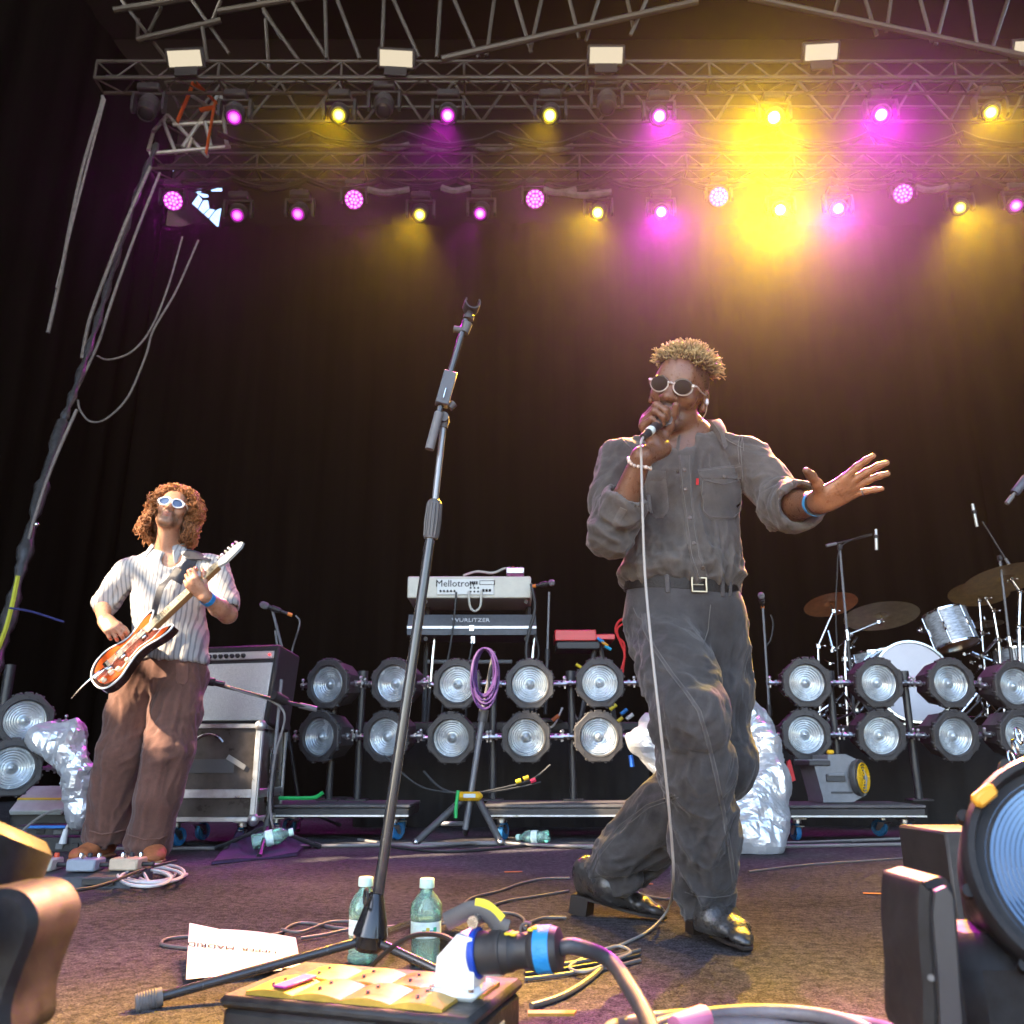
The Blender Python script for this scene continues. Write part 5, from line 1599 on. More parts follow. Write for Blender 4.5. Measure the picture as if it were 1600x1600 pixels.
MB().tube(smooth_path([(.0 * W_, -.02, H_ * .28), (.0 * W_, -.035, H_ * .05), (.012 * W_, -.04, -.08), (.05 * W_, -.04, -.115), (.09 * W_, -.04, -.08), (.10 * W_, -.035, H_ * .05), (.10 * W_, -.02, H_ * .3)], 8), .009, 8).build('looped_cable', mat('cable_cream', (.5, .47, .40), .5), mt)
# things lying on top
tp = a.z
MB().tube(smooth_path([P(725, 899, KY + .1), P(745, 893, KY + .2), P(770, 895, KY + .25), P(790, 888, KY + .3), P(805, 893, KY + .35)], 6), .010, 6).build('cable', mat('cable_cream'), label='pale cable lying on top of the cream keyboard', cat='cable')
pd = empty('effect_pedal', P(805, 898, KY + .25), label='small metal effect box with knobs on top of the cream keyboard', cat='pedal')
MB().box((0, 0, .025), (.15, .11, .05), .006).build('box', ALU, pd)
for i in range(4): MB().cyl((-.05 + i * .033, -.02, .05), (-.05 + i * .033, -.02, .068), .009, n=8).build('knob', mat('knob_red', (.35, .05, .05), .4) if i == 1 else CHROME, pd)
# the lower electric piano
GREYV = mat('grey_vinyl', (.085, .088, .095), .55, var=.15, vscale=30, bump=.2, bscale=300)
a, b = wbox(637, 958, 838, 992, KY + .02)
W_, H_ = b.x - a.x, a.z - b.z
wz = empty('electric_piano', ((a.x + b.x) / 2, KY + .02, b.z), label='grey electric piano with silver trim on the lower tier of the keyboard stand', cat='keyboard')
poly = [(0, 0), (.44, 0), (.44, H_ * .7), (.40, H_), (.075, H_), (.0, H_ * .38)]
MB().prism(poly[::-1], W_, Matrix(((0, 0, 1), (1, 0, 0), (0, 1, 0))), (-W_ / 2, 0, 0)).build('case', GREYV, wz)
MB().box((0, -.004, H_ * .34), (W_ * 1.002, .008, .022), .002).build('trim', ALU, wz)
MB().box((.0, -.008, H_ * .30), (.042, .012, .05), .004).build('latch', CHROME, wz)
t = text_mesh('lettering', 'WURLITZER', .056, mat('silver_letter', (.85, .85, .86), .3, .3), wz, extrude=.002)
ang = math.atan2(H_ * .62, .075)
t.matrix_local = Matrix.Translation((-.01, .032, H_ * .70)) @ Matrix.Rotation(ang, 4, 'X')
MB().box((-.01, .028, H_ * .555), (.235, .003, .010), .001, Matrix.Rotation(ang - math.pi / 2, 3, 'X')).build('badge_bar', mat('silver_letter'), wz)
# stand
ks = empty('keyboard_stand', P(740, 1128, KY + .25), label='black two tier keyboard stand with silver legs', cat='stand')
ks.location.z = RZ
def wt(m, pts, r, n=8): return m.tube([Vector(p) for p in pts], r, n)
for px in (665, 822):
    x0 = P(px, 1000, KY + .3)
    wt(MB(), [P(px + 4, 930, KY + .45), Vector((P(px, 1040, KY + .45).x, KY + .45, RZ))], .022).build('upright', BLACK_METAL, ks, True)
    wt(MB(), [P(px, 940, KY + .02), P(px, 940, KY + .52)], .018).build('arm', BLACK_METAL, ks, True)
    wt(MB(), [P(px, 998, KY + .0), P(px, 998, KY + .5)], .018).build('arm', BLACK_METAL, ks, True)
for px in (678, 834):
    wt(MB(), [P(px + 1, 992, KY + .2), P(px - 6, 1075, KY + .2)], .018, 12).build('leg', CHROME, ks, True)
    wt(MB(), [P(px - 6, 1070, KY + .2), Vector((P(px - 10, 1100, KY + .2).x, KY + .2, RZ))], .014).build('leg', BLACK_METAL, ks, True)
wt(MB(), [P(668, 1034, KY + .3), P(800, 1034, KY + .3)], .016, 8).build('cross_bar', MID_GREY, ks, True)
# hanging leads of the keyboards
for pts, lb in (([(713, 925), (708, 980), (700, 1030), (694, 1075), (690, 1120)], 'thin black lead from the cream keyboard down to the riser'), ([(739, 1000), (735, 1022), (730, 1050), (728, 1120)], 'thin black lead from the electric piano latch down to the riser'),
                ([(830, 912), (836, 950), (826, 990), (822, 1020), (828, 1060), (832, 1120)], 'thick black lead hanging at the right end of the keyboards'), ([(836, 990), (842, 1020), (835, 1050), (838, 1120)], 'thin lead beside the right leg of the keyboard stand')):
    MB().tube(smooth_path([P(x, y, KY - .05) for x, y in pts], 6), .008 if 'thick' not in lb else .013, 6).build('cable', CABLE_BLACK, label=lb, cat='cable')
MB().box(P(739, 1000, KY - .04), (.035, .03, .06), .004).build('padlock', CHROME, label='small silver clasp hanging under the electric piano', cat='clasp')
# red keyboard seen end-on
RY = 6.6
a, b = wbox(867, 984, 932, 1001, RY)
rk = empty('keyboard', ((a.x + b.x) / 2, RY, b.z), label='red keyboard on its own stand left of the singer', cat='keyboard')
RED = mat('red_case', (.55, .03, .03), .35, coat=.2)
MB().box((0, .14, (a.z - b.z) / 2), (b.x - a.x, .28, a.z - b.z), .006).build('case', RED, rk)
MB().box(((b.x - a.x) * .5 + .07, .18, (a.z - b.z) * .35), (.15, .36, (a.z - b.z) * .5), .006).build('end_panel', mat('red_case'), rk)
MB().box((0.02, .15, -.035), ((b.x - a.x) * 1.05, .3, .06), .008).build('base', BLACK_PLASTIC, rk)
rs = empty('keyboard_stand', P(915, 1128, RY + .15), label='black stand under the red keyboard', cat='stand'); rs.location.z = RZ
for x0, x1 in ((930, 905), (938, 960)):
    wt(MB(), [P(x0, 1012, RY + .1), Vector((P(x1, 1090, RY + .1).x, RY + .1, RZ))], .02).build('leg', BLACK_METAL, rs, True)
wt(MB(), [P(885, 1012, RY + .1), P(948, 1012, RY + .1)], .018).build('cross_bar', BLACK_METAL, rs, True)
rp = MB().tube(smooth_path([P(985, 965, RY), P(968, 970, RY), P(962, 985, RY), P(970, 1005, RY), P(976, 1025, RY), P(970, 1050, RY)], 6), .010, 6)
rp.tube(smooth_path([P(985, 970, RY), P(966, 980, RY), P(966, 995, RY), P(976, 1010, RY), P(972, 1060, RY)], 6), .008, 6)
rp.build('cable', mat('cable_red', (.5, .02, .02), .5), label='loop of red cable behind the left hip of the singer', cat='cable')
for i, (x, y, c) in enumerate([(938, 1000, (.02, .2, .5)), (945, 1006, (.6, .25, .02)), (950, 1012, (.02, .3, .5)), (905, 1041, (.6, .45, .02))]):
    MB().cyl(P(x - 5, y - 3, RY - .02), P(x + 5, y + 3, RY - .02), .012, n=8).build('plug', mat(f'plug_{i}', c, .4), label=['blue plug in the end of the red keyboard', 'orange plug in the end of the red keyboard', 'lowest blue plug in the end of the red keyboard', 'yellow taped plug under the red keyboard'][i], cat='plug')

# ---- microphone stands and microphones
GRILLE = mat('mic_grille')
def stand_mic(name_label, mic_label, base, top, pxmic=None, headdir=(0, -1, .2), tripod=True, mic=True, r=.011, weight=None, Yb=None):
    """straight stand from base (world) to top (world) with a hand microphone in the clip"""
    base, top = Vector(base), Vector(top)
    e = empty('microphone_stand', base, label=name_label, cat='microphone stand')
    mid = base.lerp(top, .52)
    MB().cyl(base + Vector((0, 0, .06)), mid, r * 1.25, n=10).build('lower_tube', BLACK_METAL, e, True)
    MB().cyl(mid, top, r * .8, n=10).build('upper_tube', MID_GREY, e, True)
    MB().cyl(mid - (top - base).normalized() * .05, mid + (top - base).normalized() * .03, r * 1.9, r * 1.6, n=10).build('clutch', BLACK_PLASTIC, e, True)
    if tripod:
        for k in range(3):
            a = R(40 + 120 * k)
            d = Vector((math.cos(a), math.sin(a), 0))
            MB().cyl(base + Vector((0, 0, .13)), base + d * .30 + Vector((0, 0, .012)), r * .9, n=8).cyl(base + d * .27 + Vector((0, 0, .025)), base + d * .31 + Vector((0, 0, .010)), r * 1.25, n=8).build('leg', BLACK_METAL, e, True)
        MB().cyl(base + Vector((0, 0, .08)), base + Vector((0, 0, .17)), .032, .018, n=12).build('leg_hub', BLACK_PLASTIC, e, True)
    else:
        MB().lathe([(.0001, 0), (.13, 0), (.13, .012), (.10, .022), (.02, .03), (.0001, .03)], None, 28, base, capends=False).build('base_plate', BLACK_METAL, e, True)
    if mic: small_mic(top, headdir, mic_label)
    return e
def small_mic(p, d, label, L=.16, tape=None, cone=True):
    p = Vector(p); d = Vector(d).normalized(); F_ = frame_z(d)
    e = empty('microphone', p, label=label, cat='microphone')
    MB().lathe([(.0001, -L * .62), (.0105, -L * .62), (.012, -L * .4), (.0165, L * .10), (.0175, L * .14)], F_, 16).build('handle', BLACK_METAL, e)
    MB().lathe([(.017, L * .14), (.024, L * .17), (.0262, L * .25), (.024, L * .34), (.015, L * .40), (.0001, L * .42)], F_, 16).build('grille', GRILLE, e)
    MB().lathe([(.015, -L * .3), (.021, -L * .28), (.023, 0), (.017, L * .02)], F_, 12).build('clip', BLACK_PLASTIC, e)
    if tape: 
        MB().lathe([(.0125, -L * .70), (.0135, -L * .68), (.0135, -L * .56), (.0125, -L * .54)], F_, 14).build('tape', tape, e)
    return e
# right of the singer
ORT = mat('orange_tape', (.75, .22, .03), .5)
bs = PZ(1213, 1290, 0)
stand_mic('slim microphone stand right of the singer in front of the silver foil', '', bs, P(1192, 950, bs.y), mic=False)
small_mic(P(1190, 936, bs.y - .01), (-.25, -.75, .45), 'microphone on the slim stand right of the singer', tape=ORT)
MB().tube(smooth_path([P(1204, 960, bs.y), P(1208, 975, bs.y), P(1204, 1000, bs.y), P(1196, 1015, bs.y), P(1200, 1060, bs.y), P(1206, 1150, bs.y), P(1212, 1265, bs.y)], 6), .006, 6).build('cable', CABLE_BLACK, label='thin cable running down the slim microphone stand right of the singer', cat='cable')
# keyboard player's microphone
stand_mic('slim microphone stand between the keyboards and the red keyboard', '', Vector((P(852, 1100, 6.55).x, 6.55, RZ)), P(858, 925, 6.55), mic=False, tripod=False)
small_mic(P(854, 912, 6.5), (.9, -.3, .12), 'microphone beside the cream keyboard', tape=ORT)
# guitarist's vocal microphone above the amplifier
bs = PZ(415, 1332, 0)
gst = stand_mic('boom microphone stand in front of the amplifier with tripod legs', '', bs, P(440, 1062, bs.y + .05), mic=False, r=.012)
MB().cyl(P(314, 1063, bs.y - .12), P(428, 1093, bs.y), .009, n=8).cyl(P(428, 1093, bs.y), P(490, 1107, bs.y + .1), .011, n=8).build('boom', BLACK_METAL, gst, True)
MB().cyl(P(468, 1102, bs.y + .07), P(494, 1108, bs.y + .11), .016, n=10).build('counterweight', MID_GREY, gst, True)
MB().cyl(P(428, 1086, bs.y - .03), P(446, 1096, bs.y + .04), .026, n=12).build('boom_clutch', BLACK_PLASTIC, gst, True)
small_mic(P(322, 1064, bs.y - .13), (-1, -.1, .15), 'dark microphone on the boom pointing at the amplifier grille')
MB().tube(smooth_path([P(340, 1068, bs.y - .1), P(380, 1082, bs.y - .06), P(425, 1096, bs.y), P(445, 1120, bs.y), P(430, 1180, bs.y), P(422, 1250, bs.y), P(430, 1300, bs.y), PZ(455, 1316, .006)], 6), .006, 6).build('cable', CABLE_GREY, label='grey cable running along the boom stand before the amplifier', cat='cable')
bs2 = PZ(470, 1295, 0)
st2 = stand_mic('microphone stand behind the amplifier case', '', bs2, P(430, 985, bs2.y - .1), mic=False)
MB().cyl(P(440, 1010, bs2.y - .08), P(426, 955, bs2.y - .1), .010, n=8).build('extension', MID_GREY, st2, True)
small_mic(P(425, 950, bs2.y - .12), (-.85, -.3, .28), 'silver microphone with orange tape above the amplifier', L=.22, tape=ORT)
MB().tube(smooth_path([P(462, 962, bs2.y - .1), P(468, 970, bs2.y - .1), P(466, 985, bs2.y - .1), P(458, 1010, bs2.y), P(452, 1040, bs2.y)], 6), .006, 6).build('cable', CABLE_GREY, label='thin cable hanging from the silver microphone above the amplifier', cat='cable')

# ---- amplifier on the flight case
CY = 4.95
tl, br = P(255, 1131, CY), P(438, 1280, CY)
# flight case: front face from px 255..405, right side face visible
fc_x0, fc_x1 = P(250, 1200, CY).x, P(404, 1200, CY).x
zb_, zt_ = P(330, 1284, CY).z, P(330, 1131, CY).z
case = empty('flight_case', ((fc_x0 + fc_x1) / 2, CY, 0), Matrix.Rotation(R(0), 3, 'Z'), label='scuffed black flight case with aluminium edges carrying the amplifier', cat='flight case')
W_, H_, D_ = fc_x1 - fc_x0, zt_ - zb_, .55
LAM = mat('case_laminate', (.075, .060, .050), .38, var=.55, vscale=7, rvar=.2)
MB().box((0, D_ / 2, zb_ + H_ / 2), (W_ - .012, D_ - .012, H_ - .012), .004).build('panel', LAM, case)
for z in (zb_ + .012, zb_ + H_ * .26, zb_ + H_ * .30, zt_ - .012):
    MB().box((0, -.003, z), (W_, .012, .026), .003).build('edge_rail', ALU, case)
    MB().box((W_ / 2 + .001, D_ / 2, z), (.012, D_, .026), .003).build('edge_rail', ALU, case)
for sx in (-1, 1):
    MB().box((sx * (W_ / 2 - .013), -.004, zb_ + H_ / 2), (.03, .014, H_), .003).build('edge_rail', ALU, case)
MB().box((W_ / 2 + .002, .014, zb_ + H_ / 2), (.014, .03, H_), .003).build('edge_rail', ALU, case)
MB().box((W_ / 2 + .002, D_ - .014, zb_ + H_ / 2), (.014, .03, H_), .003).build('edge_rail', ALU, case)
for sx in (-1, 1):
    for z in (zb_ + .01, zt_ - .01): MB().sphere((sx * (W_ / 2 - .008), .004, z), (.034, .03, .034), 12, 8).build('corner', ALU, case)
for z in (zb_ + H_ * .22, zb_ + H_ * .62):
    lp = MB().box((W_ / 2 + .006, .26, z), (.008, .11, .14), .003)
    for dy, dz, sy, sz in ((0, .05, .11, .03), (0, -.05, .11, .03), (.045, 0, .02, .13), (-.045, 0, .02, .13)): lp.box((W_ / 2 + .011, .26 + dy, z + dz), (.006, sy, sz), .002)
    lp.build('latch', STEEL, case)
MB().box((.27 * W_, -.0025, zb_ + H_ * .60), (.12, .003, .028), .001, Matrix.Rotation(R(30), 3, 'Y')).build('tape_or_light_strip', mat('grey_tape', (.33, .32, .30), .6), case)
MB().box((-.06 * W_, -.0015, zb_ + H_ * .56), (.34, .003, .075), .001).build('tape_or_light_strip', mat('dark_tape', (.10, .098, .095), .5), case)
MB().torus((-.02, -.002, zb_ + H_ * .70), .10, .006, Matrix(((1, 0, 0), (0, 0, 1), (0, 1, 0))), 16, 6, .6, 2.5).build('handle', STEEL, case)
for sx in (-1, 1):
    for sy in (.08, D_ - .08): caster(case, sx * (W_ / 2 - .09), sy, 25 * sx, zb_ - .002)
# amplifier, leaning back
x0, x1 = P(262, 1060, CY).x, P(404, 1060, CY).x
aw = x1 - x0; ah = .47; ad = .27
tilt = Matrix.Rotation(R(-9), 3, 'X') 
amp = empty('guitar_amplifier', ((x0 + x1) / 2 + .06, CY + .13, zt_ + .003), Matrix.Rotation(R(-14), 3, 'Z') @ tilt, label='black guitar amplifier with silver grille cloth on the flight case', cat='amplifier')
TOLEX = mat('black_tolex', (.022, .021, .021), .55, bump=.5, bscale=260)
MB().box((0, ad / 2, ah / 2), (aw, ad, ah), .012).build('cabinet', TOLEX, amp)
GC = bpy.data.materials.new('grille_cloth'); GC.use_nodes = True
_nt = GC.node_tree; _b = _nt.nodes['Principled BSDF']; _tc = _nt.nodes.new('ShaderNodeTexCoord')
_w = _nt.nodes.new('ShaderNodeTexWave'); _w.inputs['Scale'].default_value = 55; _w.bands_direction = 'X'; _w.inputs['Distortion'].default_value = .4
_n = _nt.nodes.new('ShaderNodeTexNoise'); _n.inputs['Scale'].default_value = 240; _n.inputs['Detail'].default_value = 3
_r = _nt.nodes.new('ShaderNodeValToRGB'); _r.color_ramp.elements[0].color = (.30, .30, .285, 1); _r.color_ramp.elements[1].color = (.85, .85, .80, 1)
_mx = _nt.nodes.new('ShaderNodeMath'); _mx.operation = 'MULTIPLY'
_mr = _nt.nodes.new('ShaderNodeMapRange'); _mr.inputs[1].default_value = .35; _mr.inputs[2].default_value = .65; _mr.inputs[3].default_value = .3; _mr.inputs[4].default_value = 1.0
_nt.links.new(_tc.outputs['Object'], _w.inputs['Vector']); _nt.links.new(_tc.outputs['Object'], _n.inputs['Vector']); _nt.links.new(_n.outputs[0], _mr.inputs[0])
_wr = _nt.nodes.new('ShaderNodeMapRange'); _wr.inputs[3].default_value = .55; _wr.inputs[4].default_value = 1.0; _nt.links.new(_w.outputs['Fac'], _wr.inputs[0])
_nt.links.new(_wr.outputs[0], _mx.inputs[0]); _nt.links.new(_mr.outputs[0], _mx.inputs[1]); _nt.links.new(_mx.outputs[0], _r.inputs[0]); _nt.links.new(_r.outputs[0], _b.inputs['Base Color'])
_b.inputs['Roughness'].default_value = .6; _b.inputs['Metallic'].default_value = .2
MB().box((0, -.003, ah * .40), (aw * .90, .012, ah * .72), .004).build('grille', GC, amp)
MB().box((0, -.003, ah * .86), (aw * .90, .012, ah * .10), .003).build('control_panel', mat('panel_silver', (.55, .56, .57), .35, .6), amp)
for i in range(7): MB().lathe([(.014, 0), (.014, .006), (.010, .010), (.009, .02), (.0001, .021)], Matrix(((1, 0, 0), (0, 0, -1), (0, 1, 0))), 12, (-.19 + i * .038, -.009, ah * .855), capends=False).build('knob', BLACK_PLASTIC, amp)
MB().lathe([(.008, 0), (.006, .008), (.0001, .010)], Matrix(((1, 0, 0), (0, 0, -1), (0, 1, 0))), 10, (aw * .40, -.009, ah * .86), capends=False).build('pilot_lamp', mat('red_jewel', (.7, .02, .03), .2, emit=(1, .05, .05), estr=.5), amp)
MB().tube(smooth_path([(-.11, .12, ah), (-.06, .12, ah + .028), (.06, .12, ah + .028), (.11, .12, ah)], 6), .009, 6, flat=(1.6, .5)).build('carry_handle', mat('rubber'), amp)

# ---- blower on the right dolly
BGREY = mat('blower_grey', (.20, .205, .215), .45, var=.1, vscale=20)
BDARK = mat('blower_dark', (.06, .06, .062), .5)
FY = 5.45
sc_ = .00415
c0 = P(1322, 1250, FY)
bl = empty('blower', (c0.x, FY + .12, .206), Matrix.Rotation(R(6), 3, 'Z'), label='grey carpet blower with yellow side grille on the right dolly', cat='blower')
pr = [(-.17, .0), (.06, .0), (.17, .05), (.195, .16), (.15, .27), (.04, .315), (-.10, .31), (-.11, .25), (-.215, .245), (-.17, .03)]
FYm = Matrix(((1, 0, 0), (0, 0, 1), (0, 1, 0)))
bl_s = P(1355, 1180, FY).x - P(1285, 1180, FY).x
MB().prism(pr, .26, FYm, (0, -.10, .006), .0).build('body', BGREY, bl)
MB().box((-.175, .03, .262), (.17, .29, .035), .006).build('outlet', BDARK, bl)
for k in range(5): MB().box((-.175 + .0, -.09 + k * .06, .283), (.16, .008, .006)).build('slat', BGREY, bl)
MB().box((-.06, -.108, .165), (.15, .012, .05), .004).build('handle_recess', BDARK, bl)
MB().box((-.06, -.118, .185), (.13, .014, .018), .004).build('handle', BGREY, bl)
MB().box((-.02, -.104, .07), (.17, .008, .012), .002).build('rib', BDARK, bl)
FX = Matrix.Rotation(R(38), 3, 'Z') @ XZ
cc = Vector((.145, -.085, .165))
bl.scale = (.82, .82, .9)
MB().lathe([(.12, -.03), (.125, 0), (.12, .015), (.105, .018)], FX, 28, cc).build('intake_ring', BDARK, bl)
yl = mat('yellow_plastic', (.75, .42, .01), .45)
g_ = MB().lathe([(.10, .012), (.098, .02), (.02, .028), (.0001, .028)], FX, 26, cc, capends=False)
g_.build('intake_disc', BDARK, bl)
for k in range(5): MB().torus(cc + FX @ Vector((0, 0, .026)), .02 + .019 * k, .0055, FX, 24, 5).build('grille_ring', yl, bl)
for k in range(6):
    a = k * math.pi / 3
    MB().cyl(cc + FX @ Vector((.02 * math.cos(a), .02 * math.sin(a), .027)), cc + FX @ Vector((.10 * math.cos(a), .10 * math.sin(a), .024)), .006, n=6).build('grille_spoke', yl, bl)
MB().box((-.03, .0, .335), (.05, .04, .03), .008).build('knob', yl, bl)
# ================================================================== drum kit
DY = 7.5
RD = RZ - .02
BRONZE = mat('bronze', (.48, .35, .17), .42, .3, var=.25, vscale=14, rvar=.12)
BRONZE_DARK = mat('bronze_dark', (.36, .31, .21), .42, .3, var=.3, vscale=14, rvar=.12)
def cymbal(px, py, Y, hw, nrm, label, m=BRONZE, stand=None):
    c = P(px, py, Y); r = .93 * hw * (c - CAMP).length / FPX
    e = empty('cymbal', c, frame_z(nrm), label=label, cat='cymbal')
    prof = []
    for i in range(26):
        t = i / 25
        q = r * (1 - t)
        z = .030 * t * .6 + (.022 * max(0, 1 - (q / (r * .22)) ** 2) if q < r * .22 else 0) + .0008 * math.sin(t * 60)
        prof.append((max(q, .0001), z))
    MB().lathe(prof + [(p[0], p[1] - .002) for p in reversed(prof)], None, 40, capends=False).build('disc', m, e)
    MB().cyl((0, 0, .02), (0, 0, .07), .006, n=8).cyl((0, 0, .045), (0, 0, .055), .016, n=10).cyl((0, 0, -.03), (0, 0, .0), .012, n=10).build('wing_nut', CHROME, e)
    return e
def clamp(m, p, s=.03):
    p = Vector(p)
    return m.box(p, (s * 1.2, s, s * 1.3), s * .2).cyl(p, p + Vector((s * 1.6, -.005, .004)), s * .22, n=6).sphere(p + Vector((s * 1.7, -.005, .004)), s * .35, 8, 6)
def hw_stand(label, path, r=.014, foot=True, tripod_px=None):
    """chrome hardware stand following world points from the floor up"""
    e = empty('cymbal_stand', path[0], label=label, cat='stand')
    for i in range(len(path) - 1):
        a, b = Vector(path[i]), Vector(path[i + 1])
        MB().cyl(a, b, r * (1 - .16 * i), n=12).build('tube', CHROME, e, True)
        clamp(MB(), b, .036 - .004 * i).build('clamp', CHROME, e, True)
    b0 = Vector(path[0])
    for k in range(3):
        a = R(30 + 120 * k); d = Vector((math.cos(a), math.sin(a), 0))
        MB().cyl(b0 + Vector((0, 0, .30)), b0 + d * .30 + Vector((0, 0, .015)), .010, n=8).cyl(b0 + Vector((0, 0, .12)), b0 + d * .19 + Vector((0, 0, .12)), .006, n=6).sphere(b0 + d * .31 + Vector((0, 0, .014)), .016, 8, 6).build('leg', CHROME, e, True)
    return e
fl_ = lambda px, Y: Vector((P(px, 1080, Y).x, Y, RD))
cymbal(1298, 945, DY + .2, 41, (-.05, .30, .95), 'reddish cymbal at the left of the drum kit', mat('bronze_red', (.50, .22, .11), .42, .3, var=.2, vscale=12))
cymbal(1377, 963, DY - .1, 55, (.02, .25, .97), 'large dark cymbal seen from below in front of the bass drum', BRONZE_DARK)
cymbal(1529, 928, DY + .25, 41, (.12, .25, .96), 'golden cymbal right of the hanging tom', BRONZE)
cymbal(1572, 905, DY - .25, 58, (-.06, .22, .97), 'large bronze cymbal cut by the right edge', BRONZE)
cymbal(1540, 975, DY + .35, 24, (.0, .1, .99), 'small hi-hat cymbal low at the right of the tom', BRONZE_DARK)
hw_stand('chrome stand of the large dark cymbal at the left of the kit', [fl_(1318, DY - .1), P(1320, 1030, DY - .1), P(1322, 993, DY - .1), P(1372, 972, DY - .1)], .014)
hw_stand('chrome stand of the reddish cymbal', [fl_(1276, DY + .2), P(1278, 1010, DY + .2), P(1302, 955, DY + .2)], .012)
hw_stand('chrome stand of the golden cymbal', [fl_(1536, DY + .25), P(1534, 990, DY + .25), P(1530, 938, DY + .25)], .013)
hw_stand('thick chrome stand of the large right cymbal', [fl_(1588, DY - .25), P(1592, 980, DY - .25), P(1594, 925, DY - .25), P(1580, 905, DY - .25)], .02)
hw_stand('chrome stand between tom and right cymbal', [fl_(1562, DY), P(1560, 1000, DY), P(1552, 955, DY), P(1540, 935, DY)], .016)
WRAP = mat('grey_marine_wrap', (.30, .33, .36), .25, .1, var=.6, vscale=22, stretch=(1, 1, 5), coat=.6)
HEADW = mat('drum_head', (.62, .62, .66), .45, var=.04, vscale=6)
def drum(label, c, axis, r, depth, front=HEADW, lugs=8, back=None):
    F_ = frame_z(axis)
    e = empty('drum', c, F_, label=label, cat='drum')
    MB().lathe([(r * .97, 0), (r * .97, depth)], None, 40, capends=False).build('shell', WRAP, e)
    MB().lathe([(.0001, depth + .004), (r * .93, depth + .004), (r * .97, depth)], None, 40, capends=False).build('head', front, e)
    MB().lathe([(r * .97, .0), (r * .93, -.004), (.0001, -.004)], None, 40, capends=False).build('head', back or front, e)
    for z in (-.012, depth - .004):
        MB().lathe([(r * .985, z), (r * 1.03, z), (r * 1.035, z + .016), (r * .985, z + .016), (r * .985, z)], None, 44, capends=False).build('hoop', CHROME, e)
    for k in range(lugs):
        a = 2 * math.pi * k / lugs + .2
        d = Vector((math.cos(a), math.sin(a), 0))
        MB().cyl(d * r * 1.02 + Vector((0, 0, .002)), d * r * 1.02 + Vector((0, 0, depth - .002)), .0045, n=6).box(d * r * 1.0 + Vector((0, 0, depth * .5)), (.022, .022, depth * .28), .005, Matrix.Rotation(a, 3, 'Z')).build('lug', CHROME, e)
    return e
bc_ = P(1428, 1066, DY - .35)
kick = drum('bass drum with plain white head and round port hole', bc_ + Vector((0, .36, 0)), (0, -1, .02), .325, .36, HEADW, 8)
MB().lathe([(.062, .3655), (.092, .3655), (.092, .3685), (.062, .3685), (.062, .3655)], None, 28, (.15, .06, 0), capends=False).build('port_ring', WHITE_PLASTIC, kick)
MB().lathe([(.0001, .3662), (.062, .3662)], None, 24, (.15, .06, 0), capends=False).build('port_hole', mat('port_dark', (.06, .055, .05), .8), kick)
drum('grey pearl hanging tom with brown bottom head tilted towards the viewer', P(1496, 1008, DY - .2), (-.16, .20, .95), .185, .29, HEADW, 6, mat('bottom_head', (.30, .13, .045), .35))
drum('snare drum on its stand half hidden by a lamp', P(1366, 1048, DY + .25), (.02, .08, 1), .18, .14, HEADW, 8)
drum('floor tom behind the right lamps', P(1600, 1080, DY + .2), (.0, .05, 1), .2, .36, HEADW, 8)
hw_stand('chrome snare stand behind the second lamp column of the kit', [fl_(1366, DY + .25), P(1366, 1062, DY + .25)], .014)
# hardware tangle: pedal frames and rods behind the lamps
r_ = random.Random(3)
hd_ = empty('drum_hardware', fl_(1330, DY - .2), label='tangle of chrome drum hardware between the left lamps of the kit', cat='hardware')
for i in range(16):
    x = r_.uniform(1268, 1378); y = r_.uniform(1010, 1125)
    a = P(x, y, DY - .2 + r_.uniform(-.1, .2)); d = Vector((r_.uniform(-.18, .18), r_.uniform(-.1, .1), r_.uniform(-.12, .2)))
    m_ = MB().cyl(a, a + d, r_.uniform(.006, .012), n=8); clamp(m_, a, r_.uniform(.018, .03))
    m_.build('rod', CHROME, hd_, True)
hd2 = empty('drum_hardware', fl_(1520, DY - .2), label='tangle of chrome drum hardware right of the bass drum', cat='hardware')
for i in range(18):
    x = r_.uniform(1498, 1600); y = r_.uniform(1000, 1125)
    a = P(x, y, DY - .1 + r_.uniform(-.1, .2)); d = Vector((r_.uniform(-.18, .18), r_.uniform(-.1, .1), r_.uniform(-.12, .2)))
    m_ = MB().cyl(a, a + d, r_.uniform(.006, .013), n=8); clamp(m_, a, r_.uniform(.018, .03))
    m_.build('rod', CHROME, hd2, True)
tm = empty('tom_mount', P(1440, 985, DY - .1), label='chrome tom mount and clamp left of the hanging tom', cat='mount')
m_ = MB().cyl(P(1432, 985, DY), P(1460, 990, DY), .018, n=10); clamp(m_, P(1442, 984, DY - .02), .05); m_.build('arm', CHROME, tm, True)
